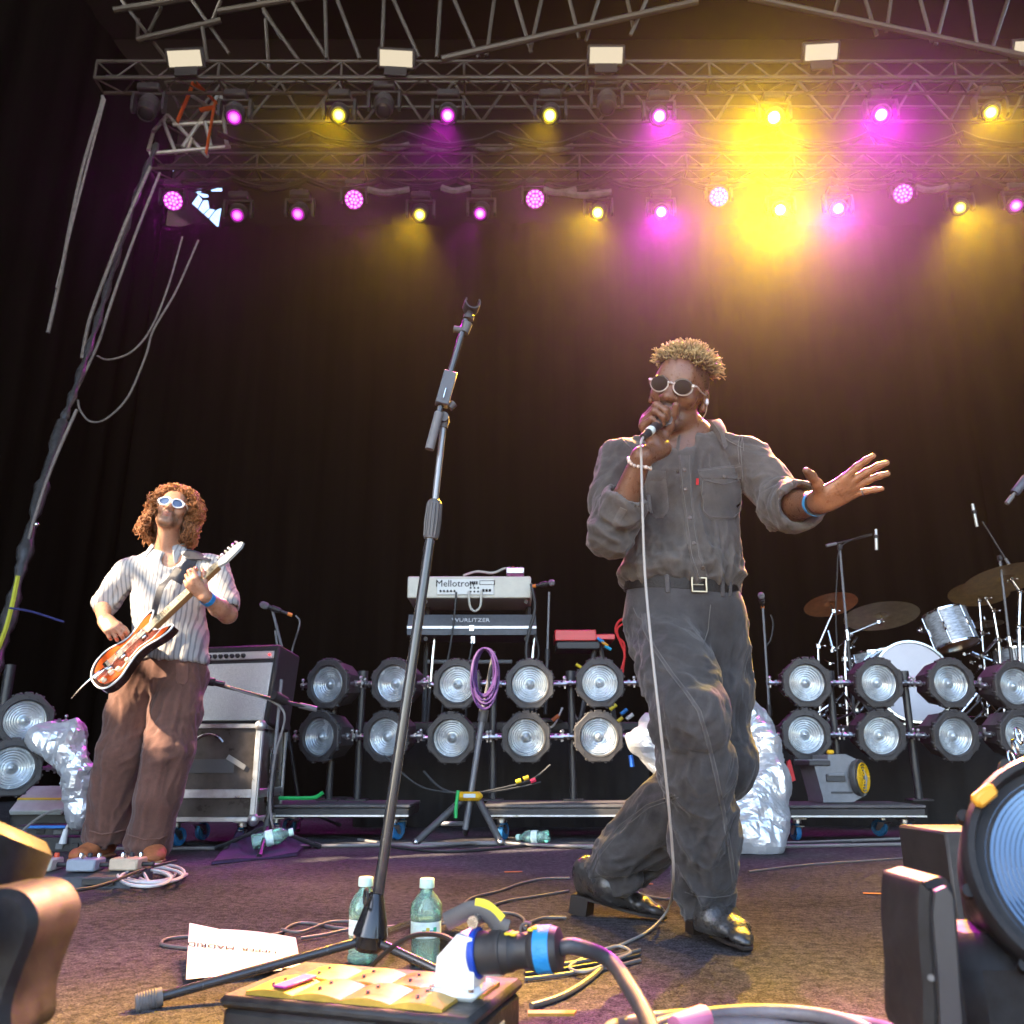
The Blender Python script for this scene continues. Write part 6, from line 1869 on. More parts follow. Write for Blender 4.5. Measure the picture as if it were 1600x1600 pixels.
# overhead microphones
def pencil(p, d, label, L=.17, r=.013):
    e = empty('microphone', p, frame_z(d), label=label, cat='microphone')
    MB().lathe([(.0001, -L / 2), (r, -L / 2), (r, L * .34), (r * .9, L * .36), (r * .9, L * .5), (.0001, L * .5)], None, 14, capends=False).build('body', mat('mic_silver', (.55, .54, .50), .35, .5), e)
    MB().lathe([(r * 1.02, L * .06), (r * 1.6, L * .08), (r * 1.6, L * .2), (r * 1.02, L * .22)], None, 12, capends=False).build('clip', BLACK_PLASTIC, e)
def boom_stand(label, base, joint, tail, tip, r=.011):
    e = empty('microphone_stand', base, label=label, cat='microphone stand')
    base, joint, tail, tip = [Vector(v) for v in (base, joint, tail, tip)]
    mid = base.lerp(joint, .5)
    MB().cyl(base, mid, r * 1.3, n=10).build('lower_tube', BLACK_METAL, e, True)
    MB().cyl(mid, joint, r * .9, n=10).build('upper_tube', MID_GREY, e, True)
    MB().cyl(mid - Vector((0, 0, .05)), mid + Vector((0, 0, .03)), r * 2, n=10).build('clutch', CHROME, e, True)
    MB().cyl(tail, tip, r * .7, n=8).build('boom', BLACK_METAL, e, True)
    MB().cyl(tail, tail.lerp(tip, .22), r * 1.1, n=8).build('counterweight', MID_GREY, e, True)
    MB().box(joint, (.035, .04, .05), .008).build('boom_clutch', BLACK_PLASTIC, e, True)
    for k in range(3):
        a = R(20 + 120 * k); d = Vector((math.cos(a), math.sin(a), 0))
        MB().cyl(base + Vector((0, 0, .1)), base + d * .28, r * .8, n=6).build('leg', BLACK_METAL, e, True)
OY = 6.75
boom_stand('overhead microphone stand at the left of the drum kit', fl_(1330, OY), P(1312, 855, OY), P(1291, 853, OY), P(1362, 836, OY))
pencil(P(1369, 843, OY), (.05, -.1, 1), 'pencil microphone over the left of the drum kit')
MB().tube(smooth_path([P(1363, 834, OY), P(1335, 842, OY - .02), P(1312, 858, OY - .02), P(1308, 900, OY - .02), P(1306, 960, OY - .02), P(1310, 1060, OY - .02)], 6), .005, 5).build('cable', CABLE_BLACK, label='thin lead along the left overhead microphone stand', cat='cable')
boom_stand('overhead microphone stand at the right of the drum kit', fl_(1584, OY + .3), P(1562, 872, OY + .3), P(1581, 889, OY + .3), P(1535, 815, OY + .3))
pencil(P(1523, 805, OY + .3), (-.1, -.1, 1), 'pencil microphone over the right of the drum kit', .2)
e = empty('microphone', P(1592, 762, 6.2), frame_z(P(1606, 745, 6.2) - P(1566, 797, 6.2)), label='grey microphone boom end at the upper right edge', cat='microphone')
MB().lathe([(.0001, -.17), (.018, -.17), (.018, -.09), (.012, -.085), (.012, .0)], None, 14, capends=False).build('grip', MID_GREY, e)
MB().lathe([(.03, -.06), (.034, -.05), (.034, .10), (.028, .13), (.0001, .13)], None, 16).build('body', mat('blue_grey', (.09, .10, .13), .4), e)
# ================================================================== silver foil covers
FOIL = bpy.data.materials.new('silver_foil'); FOIL.use_nodes = True
_nt = FOIL.node_tree; _b = _nt.nodes['Principled BSDF']; _tc = _nt.nodes.new('ShaderNodeTexCoord')
_b.inputs['Base Color'].default_value = (.80, .82, .84, 1); _b.inputs['Metallic'].default_value = .62; _b.inputs['Roughness'].default_value = .3
_v = _nt.nodes.new('ShaderNodeTexVoronoi'); _v.inputs['Scale'].default_value = 85
_n = _nt.nodes.new('ShaderNodeTexNoise'); _n.inputs['Scale'].default_value = 20; _n.inputs['Detail'].default_value = 6
_a = _nt.nodes.new('ShaderNodeMath'); _a.operation = 'MULTIPLY_ADD'; _a.inputs[1].default_value = .10
_nt.links.new(_tc.outputs['Object'], _v.inputs['Vector']); _nt.links.new(_tc.outputs['Object'], _n.inputs['Vector'])
_nt.links.new(_v.outputs['Distance'], _a.inputs[0]); _nt.links.new(_n.outputs[0], _a.inputs[2])
_p = _nt.nodes.new('ShaderNodeBump'); _p.inputs['Strength'].default_value = .45; _p.inputs['Distance'].default_value = .012
_nt.links.new(_a.outputs[0], _p.inputs['Height']); _nt.links.new(_p.outputs[0], _b.inputs['Normal'])
def foil(name, prims, label, cat, seed, h=.019, amp=.022, cut=True):
    s = SDF()
    for p in prims: s.lo(*p[:5], .06)
    if cut: s.bx((0, 5, -.5), (30, 30, .502), np.eye(3), .001, .0, 's')
    V, F = s.mesh_np(h, 1)
    N_ = vnormals(V, F)
    q = V * 6 + np.stack([vnoise(V * 4, seed), vnoise(V * 4 + 7, seed), vnoise(V * 4 - 3, seed)], 1) * .8
    d = (1 - 2 * np.abs(vnoise(q, seed))) * amp + (1 - 2 * np.abs(vnoise(q * 2.3, seed + 1))) * amp * .5 + (1 - 2 * np.abs(vnoise(q * 5, seed + 2))) * amp * .22
    low = sm(-V[:, 2], -.12, -.01)
    V = V + N_ * (d * (1 - .6 * low))[:, None]
    V[:, 2] = np.maximum(V[:, 2], .003)
    me = np_mesh(name, V, F)
    me.polygons.foreach_set('use_smooth', [False] * len(me.polygons)); me.update()
    return link(name, me, FOIL, label=label, cat=cat)
fy = 4.75
g = lambda px, py, Y=fy: P(px, py, Y)
foil('foil_cover', [(g(1150, 1130, fy + .35), g(1120, 1200, fy + .3), (.20, .16), (.26, .2), (1, 0, 0)), (g(1120, 1200, fy + .3), g(1150, 1290, fy + .1), (.26, .2), (.26, .22), (1, 0, 0)),
                    (g(1190, 1150, fy + .2), g(1200, 1230, fy + .1), (.07, .10), (.10, .12), (1, 0, 0)), (g(1195, 1220, fy + .1), g(1180, 1312, fy - .05), (.10, .12), (.13, .10), (1, 0, 0)), (g(1150, 1308, fy - .1), g(1205, 1318, fy - .1), (.08, .05), (.06, .04), (1, 0, 0)),
                    (g(1020, 1130, fy + .4), g(1010, 1160, fy + .4), (.05, .06), (.09, .08), (1, 0, 0)), (g(1010, 1160, fy + .4), g(1045, 1215, fy + .4), (.09, .08), (.05, .06), (1, 0, 0)), (g(1020, 1140, fy + .4), g(1110, 1160, fy + .4), (.06, .08), (.1, .1), (1, 0, 0))],
     'crinkled silver foil cover heaped behind the legs of the singer', 'cover', 21)
MB().prism([(0, 0), (.05, .02), (.03, .13), (.012, .12)], .02, Matrix(((1, 0, 0), (0, 0, 1), (0, 1, 0))), P(1230, 1225, 5.0)).build('cover_flap', mat('red_cloth', (.6, .03, .03), .6), label='small red flap at the right edge of the silver foil', cat='flap')
# ================================================================== the guitarist
GB = PZ(215, 1335, 0)
gp_ = empty('person', GB, label='curly haired guitarist in striped shirt, brown trousers and white sunglasses', cat='person')
G = lambda px, py, Y: P(px, py, Y)
gM = face_basis(-14, 17, -10)
gC = G(270, 803, 4.38)
b = SDF()
gW = head_sdf(b, gC, gM, 1.0)
gnb = G(262, 862, 4.42)
b.rc(gW(0, -.025, -.05), gnb, .056, .062, .03); b.rc(gW(0, .02, -.085), gnb + Vector((0, -.04, -.01)), .042, .045, .03)
sR, sL = G(198, 895, 4.40), G(336, 888, 4.42)
eR, wR_ = G(160, 948, 4.42), G(163, 968, 4.15)
eL, wL_ = G(356, 960, 4.32), G(320, 932, 4.13)
gpel = G(262, 1040, 4.40)
b.loft([(gnb, (.07, .06)), (G(264, 890, 4.42), (.165, .085)), (G(263, 950, 4.42), (.15, .10)), (gpel, (.15, .10))], (1, 0, 0), .03)
b.rc(sR, eR, .05, .04, .03); b.rc(eR, wR_, .043, .029, .02)
b.rc(sL, eL, .05, .043, .03); b.rc(eL, eL.lerp(wL_, .4), .046, .046, .02); b.rc(eL.lerp(wL_, .4), wL_, .046, .029, .02)
# guitar frame, needed for the hands
tail, tip = G(146, 1066, 4.06), G(379, 849, 4.16)
ga = (tip - tail).normalized()
gn = Vector((-.52, -.80, .42)); gn = (gn - ga * gn.dot(ga)).normalized()
gv = gn.cross(ga)                     # across the face, towards the upper horn side
GL = (tip - tail).length / 1.04
def gpt(u, v, w=0.0): return tail + (ga * u + gv * v + gn * w) * GL
# hands: fretting hand round the neck, picking hand over the strings
fret = gpt(.70, 0, 0)
dLh = (fret - wL_); dLh = (dLh - ga * dLh.dot(ga) * .8).normalized()
hand(b, wL_.lerp(fret, .12), (fret + gn * .02 - gv * .03 - wL_), gn * -1 + gv * .4 + Vector((0, .3, .5)), True, [(35, 60, 45), (40, 62, 45), (45, 62, 45), (50, 60, 45)], thumb=(30, 40, 10, 10), sc=1.0)
pick = gpt(.24, .05, .05)
hand(b, wR_, (pick - wR_) + Vector((.02, -.02, .0)), Vector((.2, .75, -.6)), False, [(40, 55, 40), (45, 58, 40), (50, 60, 40), (52, 60, 40)], thumb=(25, 35, 8, 10), sc=1.0)
hR_, kR_, aR_ = G(220, 1055, 4.42), G(188, 1175, 4.32), G(165, 1306, 4.42)
hL_, kL_, aL_ = G(285, 1055, 4.42), G(262, 1175, 4.28), G(232, 1316, 4.33)
b.rc(hR_, kR_, .08, .05, .03); b.rc(kR_, aR_, .05, .035, .02); b.rc(hL_, kL_, .08, .05, .03); b.rc(kL_, aL_, .05, .035, .02)
V, F = b.mesh_np(.006)
L = (V - np3(gC)) @ np.array(gM.transposed()).T
cols = np.tile(np3((.43, .21, .125)), (len(V), 1))
isH = sm(np.linalg.norm(L, axis=1), .17, .15)
nz = vnoise(L * 120, 9) * .5 + .5
brd = isH * sm(L[:, 1], .03, .06) * sm(-L[:, 2], .035, .05) * (.35 + .35 * nz)
cols = blend(cols, np.clip(brd * 1.35, 0, .8), (.13, .075, .045))
mous = isH * sm(L[:, 1], .085, .093) * sm(-L[:, 2], .040, .045) * (1 - sm(-L[:, 2], .052, .055)) * (1 - sm(np.abs(L[:, 0]), .026, .034))
cols = blend(cols, mous * .6, (.11, .06, .035))
lip = isH * sm(L[:, 1], .092, .098) * sm(-L[:, 2], .0535, .056) * (1 - sm(-L[:, 2], .078, .082)) * (1 - sm(np.abs(L[:, 0]), .02, .024))
cols = blend(cols, lip * .6, (.38, .14, .11))
link('body', np_mesh('body', V, F, cols), mat('skin'), gp_, True)
# shirt
s = SDF()
s.loft([(G(262, 868, 4.42), (.08, .07)), (G(264, 886, 4.42), (.185, .100)), (G(263, 940, 4.42), (.172, .125)), (G(266, 1000, 4.41), (.174, .130)), (G(268, 1036, 4.40), (.176, .134))], (sL - sR), .03)
s.rc(sR + Vector((.03, 0, .015)), sL + Vector((-.03, 0, .015)), .062, .062, .03)
slR, slL = sR.lerp(eR, .95), sL.lerp(eL, .80)
s.rc(sR, slR, .064, .068, .03); s.rc(sL, slL, .066, .070, .03)
axa, axb = (eR - sR).normalized(), (eL - sL).normalized()
s.rc(slR + axa * .05, slR + axa * .2, .057, .060, .004, 's'); s.bx(slR + axa * .135, (.14, .14, .1), frame_z(axa), .001, .002, 's')
s.rc(slL + axb * .05, slL + axb * .2, .059, .062, .004, 's'); s.bx(slL + axb * .135, (.14, .14, .1), frame_z(axb), .001, .002, 's')
s.rc(gW(0, -.01, -.07), gnb + Vector((0, -.005, .01)), .068, .072, .006, 's')
vt, vb = G(262, 868, 4.27), G(252, 915, 4.24)
s.chain([vt, vb, vb + Vector((0, .1, 0))], [.055, .006, .005], .006, 's'); s.rc(vt, vt + Vector((0, .12, 0)), .052, .05, .004, 's')
s.bx(G(268, 1034, 4.4) - Vector((0, 0, .25)), (.6, .6, .25), Matrix.Rotation(R(3), 3, 'Y'), .002, .006, 's')
V, F = s.mesh_np(.008)
N_ = vnormals(V, F)
d = folds(V, (.3, 0, 1), 3.6, .0075, 41) + folds(V, (1, 0, -.6), 3, .0035, 42)
V = weld_smooth(V + N_ * d[:, None], F, 1, .4)
STR = bpy.data.materials.new('striped_shirt'); STR.use_nodes = True
_nt = STR.node_tree; _b = _nt.nodes['Principled BSDF']; _tc = _nt.nodes.new('ShaderNodeTexCoord')
_w = _nt.nodes.new('ShaderNodeTexWave'); _w.bands_direction = 'X'; _w.inputs['Scale'].default_value = 15.5; _w.inputs['Distortion'].default_value = 1.1; _w.inputs['Detail'].default_value = 2; _w.inputs['Detail Scale'].default_value = .6
_r = _nt.nodes.new('ShaderNodeValToRGB'); _r.color_ramp.elements[0].color = (.21, .205, .215, 1); _r.color_ramp.elements[0].position = .10; _r.color_ramp.elements[1].color = (.40, .385, .37, 1); _r.color_ramp.elements[1].position = .40
_nt.links.new(_tc.outputs['Object'], _w.inputs['Vector']); _nt.links.new(_w.outputs['Fac'], _r.inputs[0]); _nt.links.new(_r.outputs[0], _b.inputs['Base Color'])
_b.inputs['Roughness'].default_value = .8
gshirt = link('shirt', np_mesh('shirt', V, F), STR, gp_, True)
gsb = bvh_of(V, F)
collar(gnb + Vector((0, 0, .028)), .072, .070, Matrix.Rotation(R(10), 3, 'X'), R(-55), R(235), .030, .012, .075).build('collar', STR, gshirt, True, sharp=60)
STRAP = mat('strap', (.030, .030, .038), .6, bump=.2, bscale=200)
patch(gsb, [(263, 902), (283, 872), (300, 846)], [(283, 914), (306, 882), (322, 848)], 3, 12, .008, 4.6).build('strap_on_shoulder', STRAP, gp_, True)
# trousers
BROWN = denim('brown_cotton', (.115, .052, .037), 500, .18)
s = SDF()
s.loft([(G(266, 1026, 4.40), (.165, .118)), (G(262, 1060, 4.41), (.185, .135))], (1, 0, 0), .03)
s.chain([hR_, hR_.lerp(kR_, .5), kR_, kR_.lerp(aR_, .5), aR_], [.122, .112, .104, .102, .098], .03)
s.chain([hL_, hL_.lerp(kL_, .5), kL_, kL_.lerp(aL_, .5), aL_], [.124, .116, .108, .106, .102], .03)
for a_, k_ in ((aR_, kR_), (aL_, kL_)):
    ax = (a_ - k_).normalized()
    s.rc(a_ + ax * .03, a_ + ax * .25, .088, .09, .003, 's'); s.bx(a_ + ax * .145, (.2, .2, .1), frame_z(ax), .001, .002, 's')
s.bx((0, 4, -.5), (9, 9, .512), np.eye(3), .001, .0, 's')
V, F = s.mesh_np(.008)
N_ = vnormals(V, F)
kn = np.maximum(sm(-np.abs(V[:, 2] - .5), -.35, 0), sm(-V[:, 2], -.25, -.08))
d = folds(V, (.12, 0, 1), 6.0, .008, 51) + kn * folds(V, (1, .3, .45), 2.6, .0055, 52)
V = weld_smooth(V + N_ * d[:, None], F, 1, .4)
gt = link('trousers', np_mesh('trousers', V, F), BROWN, gp_, True)
gtb = bvh_of(V, F)
patch(gtb, [(275, 1036), (275, 1062), (278, 1068)], [(294, 1038), (293, 1064), (288, 1070)], 3, 6, .009, 4.6).build('tab', BROWN, gt, True)
for p in ([(140, 1298), (160, 1303), (180, 1300), (196, 1296)], [(200, 1304), (225, 1312), (250, 1310), (260, 1304)]): stitch(gtb, p, .003, .004, fb=4.6).build('hem_stitch', BROWN, gt, True)
# shoes
SUEDE = mat('orange_suede', (.42, .13, .045), .8, var=.2, vscale=40, bump=.3, bscale=200)
GUM = mat('gum_sole', (.42, .22, .09), .6)
def shoe(heel, toe):
    heel, toe = Vector(heel), Vector(toe); f = (toe - heel).normalized(); sd = f.cross(Vector((0, 0, 1))); L_ = (toe - heel).length
    at = lambda t, z, x=0: heel + f * (L_ * t) + Vector((0, 0, z)) + sd * x
    q = SDF()
    q.loft([(at(.08, .05), (.036, .035)), (at(.35, .055), (.042, .045)), (at(.62, .045), (.048, .032)), (at(.85, .035), (.044, .024)), (at(.95, .03), (.03, .018))], sd, .02)
    q.rc(at(.15, .07), at(.2, .12), .04, .045, .02)
    V, F = q.mesh_np(.006)
    o = link('shoe', np_mesh('shoe', V, F), SUEDE, gp_, True)
    q = SDF(); q.loft([(at(.05, .013), (.040, .012)), (at(.35, .013), (.042, .012)), (at(.7, .013), (.052, .012)), (at(.95, .013), (.038, .012))], sd, .01)
    V, F = q.mesh_np(.006); link('sole', np_mesh('sole', V, F), GUM, o, True)
    for k in range(4): MB().tube(smooth_path([at(.42 + .08 * k, .072 - .008 * k, -.032), at(.42 + .08 * k, .088 - .010 * k, 0), at(.42 + .08 * k, .072 - .008 * k, .032)], 4), .005, 6).build('lace', mat('lace', (.5, .2, .1), .8), o, True)
tl_ = PZ(240, 1350, 0)
shoe(aL_ * Vector((1, 1, 0)).length * 0 + Vector((aL_.x, aL_.y + .08, 0)), Vector((aL_.x, aL_.y + .08, 0)) + (tl_ - Vector((aL_.x, aL_.y + .08, 0))).normalized() * .29)
shoe(Vector((aR_.x, aR_.y + .08, 0)), Vector((aR_.x - .05, aR_.y - .2, 0)))
# hair
def curls(n, C, M, seed, centre, radii, length, rad, curl, region, cb, ct):
    return twists(n, lambda x, y, z: C + M @ Vector((x, y, z)), seed, .5, length, rad, cb, ct, region, .5, curl, 2.2, 12)
def wide(x, y, z, C=gC, M=gM):   # hair mass is wider than the skull
    return C + M @ Vector((x * 1.22, (y + .02) * 1.10 - .03, (z - .0) * 1.10 - .008))
face_free = lambda l: not (l.y > .048 and l.z < .085 and abs(l.x) < .062) and l.z > -.02
me = twists(2000, wide, 17, .95, .048, .0026, (.14, .052, .018), (.42, .165, .05), face_free, .1, .016, 2.0, 13)
link('hair', me, mat('hair'), gp_, True)
me = twists(850, lambda x, y, z: gC + gM @ Vector((x * 1.28, (y + .02) * 1.1 - .04, (z - .08) * 1.35 - .02)), 23, .95, .045, .0026, (.13, .05, .018), (.38, .15, .05), lambda l: l.y < .03 and -.0 < l.z < .075, .2, .016, 2.0, 13)
link('hair', me, mat('hair'), gp_, True)
hs = SDF()
hs.el(gW(0, -.035, .035), (.108, .105, .102), gM, .02); hs.el(gW(0, -.06, -.03), (.112, .075, .085), gM, .03)
hs.el(gW(0, .075, .0), (.066, .07, .088), gM, .02, 's'); hs.rc(gW(0, .0, -.07), gW(0, .02, -.2), .062, .07, .02, 's')
V, F = hs.mesh_np(.008, 1); N_ = vnormals(V, F)
V = V + N_ * (vnoise(V * 55, 3) * .012)[:, None]
link('hair', np_mesh('hair', V, F, np.tile(np3((.085, .036, .016)), (len(V), 1))), mat('hair'), gp_, True)
# white sunglasses with blue lenses
WF = mat('white_frame', (.78, .78, .80), .3)
BLENS = mat('blue_lens', (.05, .08, .16), .06, coat=.7)
f_ = MB(); lens = []
for x in (-1, 1):
    ring = [gW(x * .034 + .030 * math.cos(a), .113 - .012 * abs(math.cos(a) + x) / 2, .006 + (.023 if math.sin(a) > 0 else .027) * math.sin(a) * (1 - .12 * x * math.cos(a))) for a in [2 * math.pi * i / 24 for i in range(24)]]
    f_.tube(ring, .0042, 6, closed=True)
    f_.tube([gW(x * .064, .105, .014), gW(x * .076, .08, .016), gW(x * .082, .0, .008)], .004, 6)
    lens.append([gW(x * .034, .111, .006)] + ring)
f_.tube([gW(-.006, .115, .012), gW(0, .117, .014), gW(.006, .115, .012)], .004, 6)
go = f_.build('sunglasses', WF, gp_, True)
for l in lens: MB().add(l, [(0, 1 + i, 1 + (i + 1) % 24) for i in range(24)]).build('lens', BLENS, go, True)
axw2 = (wL_ - eL).normalized()
MB().lathe([(.035, -.014), (.0365, -.014), (.0365, .014), (.035, .014), (.035, -.014)], frame_z(axw2), 26, wL_ - axw2 * .025, capends=False).build('wristband', mat('cyan_band', (.02, .27, .65), .45), gp_, True)

# ================================================================== electric guitar
gt_ = empty('electric_guitar', tail, label='red orange sunburst electric guitar with white binding held by the guitarist', cat='guitar')
GMx = Matrix((ga, gv, gn)).transposed()
OUT = [(0.0, .02), (.02, .10), (.07, .155), (.14, .165), (.20, .135), (.26, .105), (.32, .115), (.38, .145), (.435, .155), (.455, .135), (.43, .095), (.40, .05), (.40, -.05), (.425, -.085), (.47, -.12), (.475, -.145), (.44, -.155), (.38, -.14),
       (.31, -.105), (.25, -.10), (.19, -.125), (.12, -.16), (.05, -.15), (.01, -.09)]
sp = [(p.x, p.y) for p in smooth_path([Vector((x, y, 0)) for x, y in OUT], 4, closed=True)]
ccw = sp if sum(sp[i][0] * sp[(i + 1) % len(sp)][1] - sp[(i + 1) % len(sp)][0] * sp[i][1] for i in range(len(sp))) > 0 else sp[::-1]
MB().prism([(x * GL, y * GL) for x, y in ccw], .042, GMx, GMx @ Vector((0, 0, -.042)), .004).build('body', mat('guitar_dark', (.020, .008, .006), .2, coat=.6), gt_)
ins = [(.235 + (x - .235) * .90, y * .86) for x, y in ccw]
MB().prism([(x * GL, y * GL) for x, y in ins], .0016, GMx, GMx @ Vector((0, 0, .0005))).build('top', mat('guitar_orange', (.55, .075, .012), .2, coat=.7, var=.25, vscale=6), gt_)
MB().tube([GMx @ Vector((x * GL, y * GL, .0)) for x, y in ccw], .0045, 6, closed=True).build('binding', WHITE_PLASTIC, gt_)
pg = [(.10, -.02), (.14, -.115), (.22, -.085), (.28, -.07), (.36, -.10), (.42, -.09), (.39, -.04), (.39, .03), (.30, .06), (.20, .05)]
MB().prism([(x * GL, y * GL) for x, y in pg], .002, GMx, GMx @ Vector((0, 0, .0022))).build('pickguard', mat('tortoise', (.10, .022, .014), .2, coat=.5, var=.6, vscale=30), gt_)
MB().tube([GMx @ Vector((x * GL, y * GL, .004)) for x, y in pg], .0022, 5, closed=True).build('pickguard_edge', WHITE_PLASTIC, gt_)
for u in (.19, .33):
    MB().box(GMx @ Vector((u * GL, 0, .010)), (.035, .085, .016), .004, GMx).build('pickup', CHROME, gt_)
MB().box(GMx @ Vector((.105 * GL, 0, .010)), (.03, .08, .018), .003, GMx).build('bridge', CHROME, gt_)
MB().cyl(GMx @ Vector((.02 * GL, .0, .008)), GMx @ Vector((.085 * GL, 0, .008)), .012, n=10).build('tailpiece', CHROME, gt_)
MB().tube(smooth_path([GMx @ Vector(p) for p in ((.09, -.02, .02), (.05, -.045, .045), (-.03, -.06, .055), (-.10, -.065, .05))], 6), .004, 6).build('vibrato_arm', CHROME, gt_)
for u, v in ((.10, -.075), (.14, -.105), (.20, -.10), (.05, -.08)): MB().lathe([(.013, 0), (.012, .008), (.009, .016), (.0001, .017)], GMx, 12, GMx @ Vector((u * GL, v * GL, .004)), capends=False).build('knob', mat('cream_knob', (.7, .6, .42), .35), gt_)
MB().prism([(.40 * GL, -.028), (.86 * GL, -.021), (.86 * GL, .021), (.40 * GL, .028)], .024, GMx, GMx @ Vector((0, 0, -.014)), .004).build('neck', mat('neck_wood', (.20, .09, .03), .4), gt_)
MB().prism([(.36 * GL, -.028), (.86 * GL, -.021), (.86 * GL, .021), (.36 * GL, .028)], .004, GMx, GMx @ Vector((0, 0, .0105))).build('fingerboard', mat('maple', (.50, .40, .24), .45, var=.2, vscale=30), gt_)
for k in range(20):
    u = .86 - .62 * (1 - 2 ** (-k / 12)) * 1.0
    if u > .37: MB().box(GMx @ Vector((u * GL, 0, .0155)), (.002, .046, .0025), 0, GMx).build('fret', CHROME, gt_)
hp = [(.855, -.022), (.90, -.045), (.96, -.042), (1.02, -.035), (1.045, -.012), (1.04, .012), (1.0, .03), (.93, .025), (.88, .028), (.855, .022)]
MB().prism([(x * GL, y * GL) for x, y in hp], .014, GMx, GMx @ Vector((0, 0, -.004)), .002).build('headstock', mat('headstock_pale', (.36, .38, .36), .3, coat=.4), gt_)
for k in range(6):
    p = Vector(((.895 + .026 * k) * GL, .020, .010)); q = Vector(((.895 + .026 * k) * GL, .052, .003))
    MB().cyl(GMx @ p, GMx @ (p + Vector((0, 0, .012))), .005, n=8).cyl(GMx @ Vector((p.x, .028, .003)), GMx @ q, .003, n=6).sphere(GMx @ q, .009, 8, 6).build('tuning_peg', CHROME, gt_)
for k in range(6):
    y = -.019 + .0076 * k
    MB().cyl(GMx @ Vector((.105 * GL, y * 1.3, .020)), GMx @ Vector((.87 * GL, y * .85, .018)), .0009, n=4, caps=False).build('string', STEEL, gt_)
stp = [gpt(.455, .14, -.02), G(258, 912, 4.18), G(264, 903, 4.2)]
MB().tube(smooth_path([gpt(.45, .135, -.01), G(252, 918, 4.15), G(268, 902, 4.22), G(280, 888, 4.22)], 6), .022, 8, flat=(1, .12), up=(-.3, -1, .2)).build('strap', STRAP, gt_, True)
# ================================================================== tall empty microphone stand in front
MS = PZ(588, 1535, 0)
ms = empty('microphone_stand', MS, label='tall empty black microphone stand with tripod base in front of the keyboards', cat='microphone stand')
Yb = MS.y
top = P(737, 470, Yb - .02)
pj = P(693, 662, Yb - .01)         # top of the upper tube
pc = P(676, 815, Yb)               # clutch
ph = P(588, 1400, Yb)              # top of the cone
POLISH = mat('stand_tube', (.055, .055, .058), .22, .3, rvar=.08, vscale=30, coat=.4)
def at_h(t): return ph.lerp(pc, t)
MB().cyl(ph - Vector((0, 0, .03)), pc, .0125, n=20).build('lower_tube', POLISH, ms, True)
MB().cyl(pc, pj, .0085, n=16).build('upper_tube', mat('stand_tube_upper', (.22, .22, .23), .28, .5), ms, True)
ax = (pj - pc).normalized(); Fc = frame_z(ax)
cl = MB().lathe([(.0135, -.045), (.0170, -.043), (.0190, .0), (.0170, .05), (.0120, .056), (.0001, .056)], Fc, 24, pc, capends=False)
for k in range(14):
    a = 2 * math.pi * k / 14
    cl.tube([pc + Fc @ Vector((.0172 * math.cos(a), .0172 * math.sin(a), -.038)), pc + Fc @ Vector((.0192 * math.cos(a), .0192 * math.sin(a), 0)), pc + Fc @ Vector((.0172 * math.cos(a), .0172 * math.sin(a), .045))], .0022, 5)
cl.build('grip', DARK_GREY, ms, True)
# boom clamp block and boom
b0, b1 = P(671, 702, Yb - .035), top
bd_ = (b1 - b0).normalized(); Fb = frame_z(bd_)
MB().cyl(b0, P(686, 645, Yb - .035), .0115, n=16).build('boom_grip', mat('grip_grey', (.13, .13, .135), .6), ms, True)
MB().cyl(P(684, 650, Yb - .035), P(728, 500, Yb - .03), .0082, n=14).build('boom', POLISH, ms, True)
blk = P(697, 608, Yb - .037)
MB().box(blk, (.030, .034, .092), .002, Fb).build('clamp_block', mat('clamp_grey', (.085, .088, .098), .42), ms, True)
MB().cyl(blk + Fb @ Vector((.012, .004, .026)), blk + Fb @ Vector((.034, .004, .026)), .0095, n=12).build('clamp_knob', DARK_GREY, ms, True)
MB().tube([blk + Fb @ Vector((-.016, 0, -.005)), blk + Fb @ Vector((-.022, 0, -.008)), blk + Fb @ Vector((-.022, 0, -.034)), blk + Fb @ Vector((-.016, 0, -.036))], .0016, 6).build('cable_clip', CHROME, ms, True)
MB().cyl(pj - ax * .012, pj + ax * .02, .0125, n=14).cyl(pj + ax * .012 + Vector((0, -.02, 0)), pj + ax * .012 + Vector((0, .02, 0)), .013, n=14).build('swivel', DARK_GREY, ms, True)
MB().cyl(P(702, 637, Yb - .03), P(710, 630, Yb - .03), .010, n=12).build('swivel_knob', DARK_GREY, ms, True)
# mic holder on top
up_ = (P(737, 470, Yb) - P(728, 500, Yb)).normalized(); Fu = frame_z(up_)
MB().cyl(P(725, 520, Yb - .03), P(731, 505, Yb - .03), .0125, n=14).cyl(P(709, 514, Yb - .03), P(724, 516, Yb - .03), .0085, n=12).build('end_clamp', DARK_GREY, ms, True)
MB().lathe([(.008, 0), (.014, .002), (.014, .012), (.009, .018), (.007, .03)], Fu, 14, P(731, 500, Yb - .03)).build('thread_adapter', BLACK_PLASTIC, ms, True)
ch = P(737, 477, Yb - .03)
Fcl = frame_z(Vector((.25, -.95, .1)))
pts = [ch + Fcl @ Vector((.017 * math.cos(a), .017 * math.sin(a), 0)) for a in [R(x) for x in range(150, 395, 15)]]
clp = MB()
vs = []
for q in pts:
    d0 = (q - ch).normalized()
    for rr_, zz in ((0, -.018), (.004, -.018), (.004, .018), (0, .018)): vs.append(q + d0 * rr_ + Fcl @ Vector((0, 0, zz)))
fs = [(i * 4 + k, (i + 1) * 4 + k, (i + 1) * 4 + (k + 1) % 4, i * 4 + (k + 1) % 4) for i in range(len(pts) - 1) for k in range(4)] + [(0, 1, 2, 3), tuple(len(vs) - 1 - k for k in range(4))]
